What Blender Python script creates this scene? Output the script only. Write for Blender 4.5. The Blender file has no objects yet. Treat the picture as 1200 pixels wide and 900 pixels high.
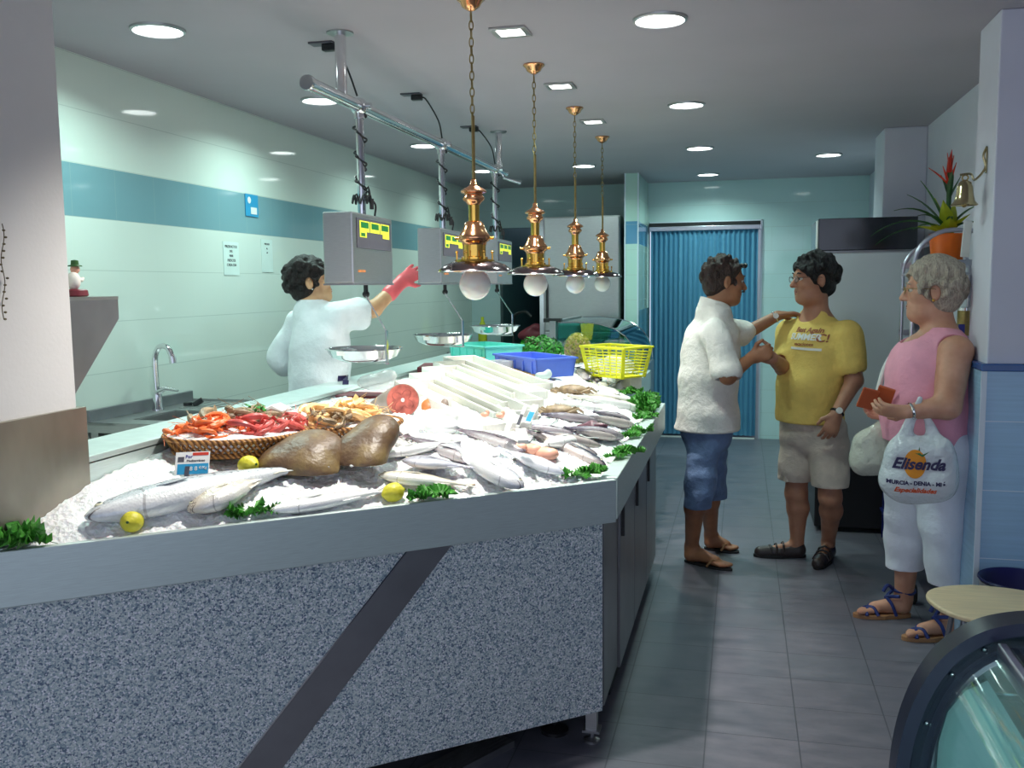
import bpy, bmesh, math, random
import numpy as np
from mathutils import Vector, Matrix, Euler
random.seed(7)
C = bpy.context.scene.collection
SC = bpy.context.scene
V = Vector
PI = math.pi

# ------------------------------------------------------------------ camera
FPX, CAMH = 1100.0, 1.59
def cam_basis():
    y = V((869 - 600, -(332 - 450), -FPX)).normalized()
    h = V((1, 0.011, 0))
    z = h.cross(y).normalized()
    x = y.cross(z)
    return Matrix((x, y, z))          # world = R @ cam
RCAM = cam_basis()
cam_d = bpy.data.cameras.new('camera')
cam_d.sensor_width = 36; cam_d.lens = 36 * FPX / 1200; cam_d.clip_start = 0.05
cam = bpy.data.objects.new('camera', cam_d); C.objects.link(cam)
cam.matrix_world = Matrix.Translation((0, 0, CAMH)) @ RCAM.to_4x4()
SC.camera = cam
def ray(px, py): return RCAM @ V((px - 600, -(py - 450), -FPX))
def atz(px, py, z):
    d = ray(px, py); return V((0, 0, CAMH)) + d * ((z - CAMH) / d.z)
def aty(px, py, y):
    d = ray(px, py); return V((0, 0, CAMH)) + d * (y / d.y)
def atx(px, py, x):
    d = ray(px, py); return V((0, 0, CAMH)) + d * (x / d.x)
def atpl(px, py, p, n):
    d = ray(px, py); o = V((0, 0, CAMH)); return o + d * ((V(p) - o).dot(V(n)) / d.dot(V(n)))

# ------------------------------------------------------------------ materials
def srgb(r, g, b):
    f = lambda c: (c / 255) / 12.92 if c / 255 <= 0.04045 else (((c / 255) + 0.055) / 1.055) ** 2.4
    return (f(r), f(g), f(b), 1)
class NT:
    def __init__(s, name):
        s.m = bpy.data.materials.new(name); s.m.use_nodes = True
        s.t = s.m.node_tree; s.b = s.t.nodes['Principled BSDF']; s.o = s.t.nodes['Material Output']
    def n(s, typ, **kw):
        x = s.t.nodes.new(typ)
        for k, v in kw.items():
            if k in x.inputs: x.inputs[k].default_value = v
            else: setattr(x, k, v)
        return x
    def l(s, a, b): s.t.links.new(a, b)
    def co(s, kind='Object', scale=None, rot=None, loc=None):
        c = s.n('ShaderNodeTexCoord'); mp = s.n('ShaderNodeMapping')
        s.l(c.outputs[kind], mp.inputs['Vector'])
        if scale is not None: mp.inputs['Scale'].default_value = scale
        if rot is not None: mp.inputs['Rotation'].default_value = rot
        if loc is not None: mp.inputs['Location'].default_value = loc
        return mp.outputs[0]
    def geo(s, scale=None, rot=None, loc=None):
        c = s.n('ShaderNodeNewGeometry'); mp = s.n('ShaderNodeMapping')
        s.l(c.outputs['Position'], mp.inputs['Vector'])
        if scale is not None: mp.inputs['Scale'].default_value = scale
        if rot is not None: mp.inputs['Rotation'].default_value = rot
        if loc is not None: mp.inputs['Location'].default_value = loc
        return mp.outputs[0]
    def ramp(s, fac, stops, interp='LINEAR'):
        r = s.n('ShaderNodeValToRGB'); r.color_ramp.interpolation = interp
        e = r.color_ramp.elements
        while len(e) < len(stops): e.new(0.5)
        for i, (p, c) in enumerate(stops): e[i].position = p; e[i].color = c
        s.l(fac, r.inputs[0]); return r.outputs[0]
    def noise(s, vec, scale, detail=3, rough=0.5):
        x = s.n('ShaderNodeTexNoise'); x.inputs['Scale'].default_value = scale
        x.inputs['Detail'].default_value = detail; x.inputs['Roughness'].default_value = rough
        if vec is not None: s.l(vec, x.inputs['Vector'])
        return x.outputs[0]
    def bump(s, h, strength=0.3, dist=0.01):
        b = s.n('ShaderNodeBump'); b.inputs['Strength'].default_value = strength; b.inputs['Distance'].default_value = dist
        s.l(h, b.inputs['Height']); s.l(b.outputs[0], s.b.inputs['Normal'])
    def mix(s, f, a, b):
        x = s.n('ShaderNodeMix', data_type='RGBA')
        for i, v in ((0, f), (6, a), (7, b)):
            if hasattr(v, 'is_output'): s.l(v, x.inputs[i])
            else: x.inputs[i].default_value = v
        return x.outputs[2]
    def math(s, op, a, b=0.0):
        x = s.n('ShaderNodeMath', operation=op)
        for i, v in ((0, a), (1, b)):
            if hasattr(v, 'is_output'): s.l(v, x.inputs[i])
            else: x.inputs[i].default_value = v
        return x.outputs[0]
def mat(name, col, rough=0.5, metal=0.0, var=0.12, vs=12, bump=0.0, bs=40, emit=None, es=0, trans=0, alpha=1, sss=0, stretch=None, spec=None, coat=0, ior=None):
    s = NT(name); b = s.b
    vec = s.co('Object', stretch or (1, 1, 1))
    if var > 0:
        nz = s.noise(vec, vs, 4)
        d = tuple(c * (1 - var) for c in col[:3]) + (1,); l = tuple(min(1, c * (1 + var)) for c in col[:3]) + (1,)
        s.l(s.ramp(nz, [(0.3, d), (0.7, l)]), b.inputs['Base Color'])
    else: b.inputs['Base Color'].default_value = col
    b.inputs['Roughness'].default_value = rough; b.inputs['Metallic'].default_value = metal
    if bump: s.bump(s.noise(vec, bs, 4), bump, 0.01)
    if emit: b.inputs['Emission Color'].default_value = emit; b.inputs['Emission Strength'].default_value = es
    if trans: b.inputs['Transmission Weight'].default_value = trans
    if ior: b.inputs['IOR'].default_value = ior
    b.inputs['Alpha'].default_value = alpha
    if sss:
        b.inputs['Subsurface Weight'].default_value = sss; b.inputs['Subsurface Radius'].default_value = (0.02, 0.008, 0.004)
        b.inputs['Subsurface Scale'].default_value = 0.3
    if spec is not None: b.inputs['Specular IOR Level'].default_value = spec
    if coat: b.inputs['Coat Weight'].default_value = coat; b.inputs['Coat Roughness'].default_value = 0.1
    return s.m

M = {}
M['ceiling'] = mat('ceiling_paint', srgb(176, 170, 178), 0.9, var=0.03, vs=2)
M['paint'] = mat('white_wall_paint', srgb(226, 222, 220), 0.85, var=0.03, vs=3, bump=0.05, bs=90)
M['paint_lilac'] = mat('pale_lilac_paint', srgb(214, 214, 226), 0.85, var=0.03, vs=3, bump=0.05, bs=90)
M['steel'] = mat('brushed_steel', (0.50, 0.50, 0.50, 1), 0.32, 0.9, var=0.06, vs=30, stretch=(1, 1, 14))
M['steel_rail'] = mat('brushed_steel_rail', (0.60, 0.69, 0.67, 1), 0.42, 0.55, var=0.06, vs=20, stretch=(1, 1, 20))
M['steel_dark'] = mat('dull_dark_steel', (0.30, 0.30, 0.32, 1), 0.36, 0.8, var=0.1, vs=6)
M['chrome'] = mat('chrome', (0.78, 0.78, 0.80, 1), 0.12, 1.0, var=0)
M['steel_warm'] = mat('clouded_steel', (0.36, 0.33, 0.28, 1), 0.36, 0.8, var=0.3, vs=4, stretch=(1, 1, 0.5))
M['brass'] = mat('polished_brass', (0.80, 0.47, 0.10, 1), 0.16, 1.0, var=0.08, vs=20)
M['copper'] = mat('polished_copper', (0.82, 0.40, 0.20, 1), 0.16, 1.0, var=0.08, vs=20)
M['brass_old'] = mat('aged_brass', (0.38, 0.27, 0.11, 1), 0.35, 1.0, var=0.2, vs=40)
M['bell_brass'] = mat('bell_brass', (0.50, 0.42, 0.24, 1), 0.22, 1.0, var=0.1, vs=20)
M['shade'] = mat('dark_chrome_shade', (0.22, 0.16, 0.17, 1), 0.14, 1.0, var=0)
M['globe'] = mat('opal_glass_globe', srgb(236, 234, 228), 0.12, var=0, sss=0.3, coat=0.5)
M['black'] = mat('black_plastic', (0.012, 0.012, 0.014, 1), 0.4, var=0)
M['black_gloss'] = mat('black_gloss_panel', (0.012, 0.014, 0.024, 1), 0.14, var=0, coat=0.4)
M['cable'] = mat('black_cable', (0.02, 0.02, 0.022, 1), 0.5, var=0)
M['grey_plastic'] = mat('dark_grey_plastic', srgb(84, 82, 92), 0.45, var=0.05)
M['white_plastic'] = mat('white_plastic', srgb(232, 232, 228), 0.4, var=0.02)
M['light'] = mat('lamp_lens', (1, 1, 1, 1), 0.5, var=0, emit=(0.93, 1, 0.98, 1), es=9)
M['light_warm'] = mat('spot_lens', (1, 1, 1, 1), 0.5, var=0, emit=(1, 0.99, 0.95, 1), es=9)
M['freezer'] = mat('freezer_enamel', srgb(196, 200, 206), 0.35, var=0.03, vs=2, coat=0.3)
M['orange'] = mat('orange_ceramic', srgb(238, 108, 8), 0.35, var=0.06)
M['leaf'] = mat('leaf_green', srgb(46, 92, 40), 0.45, var=0.35, vs=30)
M['leaf_light'] = mat('yellow_green_leaf', srgb(168, 176, 30), 0.5, var=0.2, vs=14)
M['bract'] = mat('red_bract', srgb(206, 46, 16), 0.45, var=0.25, vs=20)
M['green_garnish'] = mat('curly_greens', srgb(74, 146, 52), 0.5, var=0.5, vs=50, bump=0.4, bs=80)
M['parsley'] = mat('parsley_green', srgb(52, 138, 44), 0.5, var=0.5, vs=25)
M['lemon'] = mat('lemon_skin', srgb(224, 214, 62), 0.42, var=0.1, vs=20, bump=0.25, bs=90)
M['wood_light'] = mat('pale_birch', srgb(240, 214, 172), 0.4, var=0.08, vs=6, stretch=(1, 12, 1))
M['wood'] = mat('raw_wood', srgb(190, 150, 96), 0.6, var=0.15, vs=8, stretch=(1, 10, 1))
M['navy'] = mat('navy_plastic', srgb(22, 22, 84), 0.35, var=0.03)
M['crate_blue'] = mat('crate_blue', srgb(92, 124, 226), 0.4, var=0.06)
M['crate_navy'] = mat('crate_dark_blue', srgb(24, 38, 112), 0.45, var=0.06)
M['crate_teal'] = mat('crate_turquoise', srgb(110, 220, 206), 0.4, var=0.06)
M['yellow'] = mat('yellow_plastic', srgb(232, 228, 40), 0.4, var=0.05)
M['maroon'] = mat('maroon_board', srgb(112, 36, 48), 0.5, var=0.1)
M['polystyrene'] = mat('polystyrene', srgb(238, 236, 227), 0.75, var=0.03, vs=80, bump=0.1, bs=200)
M['frame_rubber'] = mat('dark_case_frame', srgb(46, 50, 72), 0.35, var=0.05)
M['case_base'] = mat('teal_case_interior', srgb(132, 178, 176), 0.4, var=0.05)
M['label_blue'] = mat('label_blue', srgb(48, 150, 198), 0.4, var=0.0)
M['label_red'] = mat('label_red', srgb(206, 66, 50), 0.4, var=0.0)
M['ink'] = mat('dark_ink', srgb(40, 36, 50), 0.6, var=0)
M['ink_blue'] = mat('blue_ink', srgb(62, 60, 150), 0.6, var=0)
M['aluminium'] = mat('satin_aluminium', (0.58, 0.58, 0.66, 1), 0.3, 0.9, var=0.04)
M['lcd_yellow'] = mat('lcd_yellow', srgb(222, 226, 60), 0.4, var=0, emit=srgb(222, 226, 60), es=0.5)
M['lcd_green'] = mat('lcd_green', srgb(20, 110, 50), 0.3, var=0, emit=srgb(20, 120, 50), es=0.25)
M['lcd_red'] = mat('lcd_pink', srgb(222, 120, 110), 0.3, var=0, emit=srgb(222, 120, 110), es=0.25)
M['meat'] = mat('raw_tuna', srgb(176, 92, 80), 0.4, var=0.45, vs=34)
M['meat_dark'] = mat('raw_tuna_dark', srgb(152, 74, 66), 0.4, var=0.3, vs=30)
M['meat_pale'] = mat('raw_salmon_pink', srgb(238, 176, 150), 0.35, var=0.12, vs=20)
M['meat_edge'] = mat('tuna_skin', srgb(150, 130, 120), 0.35, var=0.2)
M['meat_orange'] = mat('smoked_slice', srgb(198, 124, 72), 0.35, var=0.3, vs=30)
M['prawn'] = mat('orange_prawn', srgb(226, 112, 56), 0.35, var=0.3, vs=30)
M['prawn_red'] = mat('red_prawn', srgb(196, 84, 78), 0.35, var=0.3, vs=30)
M['prawn_pale'] = mat('pale_prawn', srgb(236, 190, 130), 0.35, var=0.25, vs=30)
M['shell'] = mat('brown_shell', srgb(150, 128, 100), 0.45, var=0.4, vs=40, bump=0.4, bs=60)
M['mussel'] = mat('dark_mussel_shell', srgb(60, 52, 70), 0.25, var=0.4, vs=30)
M['paper'] = mat('white_paper', srgb(214, 230, 226), 0.8, var=0.02)
M['twig'] = mat('dry_twig', srgb(96, 84, 60), 0.8, var=0.2)
M['skirt'] = mat('dark_plinth', srgb(30, 32, 40), 0.5, var=0.05)

def glass(name, col, rough=0.02, alpha=0.25, fk=1.0):
    # thin clear sheet: mostly transparent with a real glossy coat
    s = NT(name); t = s.n('ShaderNodeBsdfTransparent'); t.inputs[0].default_value = col
    g = s.n('ShaderNodeBsdfGlossy'); g.inputs['Roughness'].default_value = rough; g.inputs['Color'].default_value = (0.9, 1, 1, 1)
    fr = s.n('ShaderNodeFresnel'); fr.inputs[0].default_value = 1.5
    f = s.math('ADD', s.math('MULTIPLY', fr.outputs[0], fk), alpha * 0.15)
    mx = s.n('ShaderNodeMixShader'); s.l(f, mx.inputs[0]); s.l(t.outputs[0], mx.inputs[1]); s.l(g.outputs[0], mx.inputs[2])
    s.l(mx.outputs[0], s.o.inputs[0]); return s.m
M['glass'] = glass('clear_glass', (0.80, 0.93, 0.92, 1))
M['glass_case'] = glass('case_glass', (0.90, 0.97, 0.96, 1), 0.05, 0.1, 0.4)
M['glass_tint'] = glass('green_tinted_glass', (0.55, 0.80, 0.78, 1))
def film(name, col, dens):
    s = NT(name); t = s.n('ShaderNodeBsdfTransparent'); s.b.inputs['Base Color'].default_value = col
    s.b.inputs['Roughness'].default_value = 0.15
    mx = s.n('ShaderNodeMixShader'); mx.inputs[0].default_value = dens
    s.l(t.outputs[0], mx.inputs[1]); s.l(s.b.outputs[0], mx.inputs[2]); s.l(mx.outputs[0], s.o.inputs[0])
    s.bump(s.noise(s.co('Object'), 25, 3), 0.8, 0.02)
    return s.m
M['film'] = film('clear_film', (0.85, 0.87, 0.86, 1), 0.45)
M['film_yellow'] = film('yellow_net', srgb(190, 200, 40), 0.32)
M['film_white'] = film('thin_white_plastic', srgb(232, 236, 240), 0.86)

# tiles on vertical walls: plane 'x' (normal along X, runs Y-Z) or 'y'
def tile_wall(name, axis, base, band, zband=(1.915, 2.147), grout=None, tw=0.3005, th=0.235, z0=1.21, u0=3.593, rough=0.06):
    s = NT(name)
    g = s.n('ShaderNodeNewGeometry'); sp = s.n('ShaderNodeSeparateXYZ'); s.l(g.outputs['Position'], sp.inputs[0])
    u = sp.outputs[1] if axis == 'x' else sp.outputs[0]; z = sp.outputs[2]
    def line(c, o, w, lw):
        a = s.math('DIVIDE', s.math('SUBTRACT', c, o), w)
        fr = s.math('FRACT', s.math('ADD', a, 200.0))
        d = s.math('ABSOLUTE', s.math('SUBTRACT', fr, 0.5))
        return s.math('GREATER_THAN', d, 0.5 - lw / w / 2)
    lh = line(z, z0, th, 0.0035); lv = line(u, u0, tw, 0.0025)
    inb = s.math('MULTIPLY', s.math('GREATER_THAN', z, zband[0]), s.math('LESS_THAN', z, zband[1]))
    low = s.math('LESS_THAN', z, -1.0)
    nz = s.noise(s.geo(), 1.3, 2)
    b0 = s.ramp(nz, [(0.3, tuple(c * 0.95 for c in base[:3]) + (1,)), (0.7, base)])
    col = s.mix(inb, b0, band)
    gr = s.math('MAXIMUM', lh, s.math('MULTIPLY', lv, s.math('ADD', s.math('MULTIPLY', inb, 0.65), 0.1)))
    col = s.mix(s.math('MULTIPLY', gr, 0.55), col, grout or (0.42, 0.5, 0.46, 1))
    s.l(col, s.b.inputs['Base Color']); s.b.inputs['Roughness'].default_value = rough
    s.b.inputs['Specular IOR Level'].default_value = 0.5
    s.bump(s.math('SUBTRACT', 1.0, gr), 0.25, 0.002)
    return s.m
M['tile_left'] = tile_wall('white_glazed_wall_tiles', 'x', srgb(220, 230, 222), srgb(124, 162, 172))
M['tile_back'] = tile_wall('pale_teal_glazed_tiles', 'y', srgb(196, 222, 222), srgb(196, 222, 222))
M['tile_column'] = tile_wall('column_tiles', 'y', srgb(190, 222, 212), srgb(96, 150, 186), (1.97, 2.18), u0=-1.06, tw=0.12)
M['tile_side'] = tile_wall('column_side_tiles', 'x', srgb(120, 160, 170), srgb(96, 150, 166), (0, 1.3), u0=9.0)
M['tile_blue'] = mat('blue_wainscot_tiles', srgb(158, 196, 226), 0.25, var=0.06, vs=3, stretch=(1, 1, 30))
M['band_blue'] = mat('deep_blue_border', srgb(34, 84, 148), 0.25, var=0.05)
M['trim_white'] = mat('white_corner_trim', srgb(214, 224, 236), 0.35, var=0)
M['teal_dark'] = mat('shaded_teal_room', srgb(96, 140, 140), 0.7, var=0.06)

def floor_mat():
    s = NT('slate_floor_tiles')
    g = s.n('ShaderNodeNewGeometry'); sp = s.n('ShaderNodeSeparateXYZ'); s.l(g.outputs['Position'], sp.inputs[0])
    def cell(c, o, w): return s.math('ADD', s.math('DIVIDE', s.math('SUBTRACT', c, o), w), 200.0)
    def ln(a, w, lw):
        d = s.math('ABSOLUTE', s.math('SUBTRACT', s.math('FRACT', a), 0.5))
        return s.math('GREATER_THAN', d, 0.5 - lw / w / 2)
    a = cell(sp.outputs[0], 0.215, 0.316); b = cell(sp.outputs[1], 3.272, 0.268)
    gr = s.math('MAXIMUM', ln(a, 0.316, 0.005), ln(b, 0.268, 0.004))
    cx = s.n('ShaderNodeCombineXYZ'); s.l(s.math('FLOOR', a), cx.inputs[0]); s.l(s.math('FLOOR', b), cx.inputs[1])
    wn = s.n('ShaderNodeTexWhiteNoise'); s.l(cx.outputs[0], wn.inputs['Vector'])
    n1 = s.noise(s.geo((1, 3, 1)), 5, 6, 0.65)
    c1 = s.ramp(n1, [(0.25, srgb(84, 86, 98)), (0.75, srgb(120, 116, 126))])
    c2 = s.mix(s.math('MULTIPLY', wn.outputs[0], 0.35), c1, srgb(92, 100, 110))
    col = s.mix(s.math('MULTIPLY', gr, 0.7), c2, srgb(54, 56, 66))
    s.l(col, s.b.inputs['Base Color'])
    s.l(s.ramp(n1, [(0.2, (0.28,) * 3 + (1,)), (0.8, (0.5,) * 3 + (1,))]), s.b.inputs['Roughness'])
    s.bump(s.math('SUBTRACT', s.math('MULTIPLY', n1, 0.4), gr), 0.3, 0.003)
    return s.m
M['floor'] = floor_mat()

def granite():
    s = NT('blue_grey_granite'); v = s.geo()
    vo = s.n('ShaderNodeTexVoronoi'); vo.inputs['Scale'].default_value = 215; s.l(v, vo.inputs['Vector'])
    sp = s.n('ShaderNodeSeparateColor'); s.l(vo.outputs['Color'], sp.inputs[0])
    c = s.ramp(sp.outputs[0], [(0.0, srgb(98, 114, 134)), (0.12, srgb(146, 164, 174)), (0.34, srgb(190, 202, 202)), (0.62, srgb(212, 218, 216)), (0.86, srgb(236, 236, 240))], 'CONSTANT')
    n2 = s.noise(v, 260, 2)
    c = s.mix(s.math('MULTIPLY', s.math('GREATER_THAN', n2, 0.60), 0.6), c, srgb(98, 112, 140))
    n3 = s.noise(v, 2.0, 2)
    s.l(c, s.b.inputs['Base Color']); s.b.inputs['Roughness'].default_value = 0.32
    return s.m
M['granite'] = granite()

def ice_mat():
    s = NT('crushed_ice'); v = s.co('Object')
    n = s.noise(v, 120, 4, 0.7)
    s.l(s.ramp(n, [(0.3, srgb(236, 238, 240)), (0.6, srgb(254, 254, 254))]), s.b.inputs['Base Color'])
    s.b.inputs['Roughness'].default_value = 0.35
    s.b.inputs['Subsurface Weight'].default_value = 0.15; s.b.inputs['Subsurface Scale'].default_value = 0.02
    vo = s.n('ShaderNodeTexVoronoi'); vo.inputs['Scale'].default_value = 70; s.l(v, vo.inputs['Vector'])
    s.bump(s.math('ADD', vo.outputs['Distance'], n), 0.6, 0.008)
    return s.m
M['ice'] = ice_mat()

def wicker():
    s = NT('woven_wicker'); v = s.co('Object')
    w = s.n('ShaderNodeTexWave', wave_type='BANDS', bands_direction='DIAGONAL'); w.inputs['Scale'].default_value = 28; w.inputs['Distortion'].default_value = 1.5
    s.l(v, w.inputs['Vector'])
    s.l(s.ramp(w.outputs[1], [(0.2, srgb(106, 62, 22)), (0.7, srgb(188, 132, 70))]), s.b.inputs['Base Color'])
    s.b.inputs['Roughness'].default_value = 0.55; s.bump(w.outputs[1], 0.6, 0.004)
    return s.m
M['wicker'] = wicker()

def accordion():
    s = NT('teal_folding_door'); g = s.n('ShaderNodeNewGeometry'); sp = s.n('ShaderNodeSeparateXYZ'); s.l(g.outputs['Position'], sp.inputs[0])
    n = s.noise(s.geo((20, 1, 0.3)), 2, 3)
    s.l(s.ramp(n, [(0.3, srgb(84, 142, 176)), (0.7, srgb(110, 168, 198))]), s.b.inputs['Base Color'])
    s.b.inputs['Roughness'].default_value = 0.4
    return s.m
M['door'] = accordion()
M['lens'] = film('spectacle_lens', (0.9, 0.92, 0.95, 1), 0.06)

def fish_mat(name, back, side, belly, spot=None, spot_amt=0.0, rough=0.22, h=0.1, scales=0.3):
    # colour runs from dorsal (+Y) to belly (-Y) of the fish's own body
    s = NT(name); c = s.n('ShaderNodeTexCoord'); sp = s.n('ShaderNodeSeparateXYZ'); s.l(c.outputs['Object'], sp.inputs[0])
    n = s.noise(c.outputs['Object'], 22, 4)
    t = s.math('ADD', s.math('ADD', s.math('MULTIPLY', sp.outputs[1], 0.5 / h), 0.5), s.math('MULTIPLY', s.math('SUBTRACT', n, 0.5), 0.35))
    col = s.ramp(t, [(0.08, belly), (0.42, side), (0.62, side), (0.82, back)])
    if spot:
        vo = s.n('ShaderNodeTexNoise'); vo.inputs['Scale'].default_value = 55; s.l(c.outputs['Object'], vo.inputs['Vector'])
        m = s.math('MULTIPLY', s.math('GREATER_THAN', vo.outputs[0], 0.57), s.math('MULTIPLY', s.math('GREATER_THAN', t, 0.45), spot_amt))
        col = s.mix(m, col, spot)
    ml = s.math('MULTIPLY', s.math('LESS_THAN', s.math('ABSOLUTE', s.math('ADD', sp.outputs[1], h * 0.22)), 0.0035), s.math('GREATER_THAN', sp.outputs[0], 0.445))
    col = s.mix(s.math('MULTIPLY', ml, 0.8), col, (0.08, 0.05, 0.05, 1))
    # gill cover edge and lateral line
    r = s.math('SQRT', s.math('ADD', s.math('POWER', s.math('SUBTRACT', sp.outputs[0], 0.42), 2.0), s.math('POWER', s.math('MULTIPLY', sp.outputs[1], 0.9), 2.0)))
    gl = s.math('LESS_THAN', s.math('ABSOLUTE', s.math('SUBTRACT', r, 0.145)), 0.005)
    gl = s.math('MULTIPLY', gl, s.math('LESS_THAN', sp.outputs[0], 0.36))
    col = s.mix(s.math('MULTIPLY', gl, 0.4), col, (0.12, 0.09, 0.09, 1))
    s.l(col, s.b.inputs['Base Color']); s.b.inputs['Roughness'].default_value = rough
    s.b.inputs['Metallic'].default_value = 0.15
    v2 = s.n('ShaderNodeTexVoronoi'); v2.inputs['Scale'].default_value = 90; s.l(c.outputs['Object'], v2.inputs['Vector'])
    s.bump(v2.outputs['Distance'], scales, 0.003)
    return s.m

def skin_mat(name, col, dark):
    s = NT(name); v = s.co('Object'); n = s.noise(v, 14, 4)
    s.l(s.ramp(n, [(0.3, dark), (0.7, col)]), s.b.inputs['Base Color'])
    s.b.inputs['Roughness'].default_value = 0.5
    s.b.inputs['Subsurface Weight'].default_value = 0.08; s.b.inputs['Subsurface Scale'].default_value = 0.02
    s.bump(s.noise(v, 160, 2), 0.05, 0.004)
    return s.m
def cloth_mat(name, col, var=0.1, weave=300, b=0.25, rough=0.85, fold=9):
    s = NT(name); v = s.co('Object'); n = s.noise(v, fold, 4, 0.6)
    d = tuple(c * (1 - var) for c in col[:3]) + (1,); l = tuple(min(1, c * (1 + var * 0.5)) for c in col[:3]) + (1,)
    s.l(s.ramp(n, [(0.3, d), (0.7, l)]), s.b.inputs['Base Color'])
    s.b.inputs['Roughness'].default_value = rough
    s.bump(s.math('ADD', s.math('MULTIPLY', s.noise(v, fold, 5, 0.55), 2.0), s.math('MULTIPLY', s.noise(v, weave, 1), 0.12)), b, 0.03)
    return s.m
def hair_mat(name, a, b):
    s = NT(name); v = s.co('Object', (1, 1, 0.25)); n = s.noise(v, 130, 4, 0.6)
    s.l(s.ramp(n, [(0.3, a), (0.7, b)]), s.b.inputs['Base Color']); s.b.inputs['Roughness'].default_value = 0.5
    s.bump(n, 0.9, 0.02)
    return s.m

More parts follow.
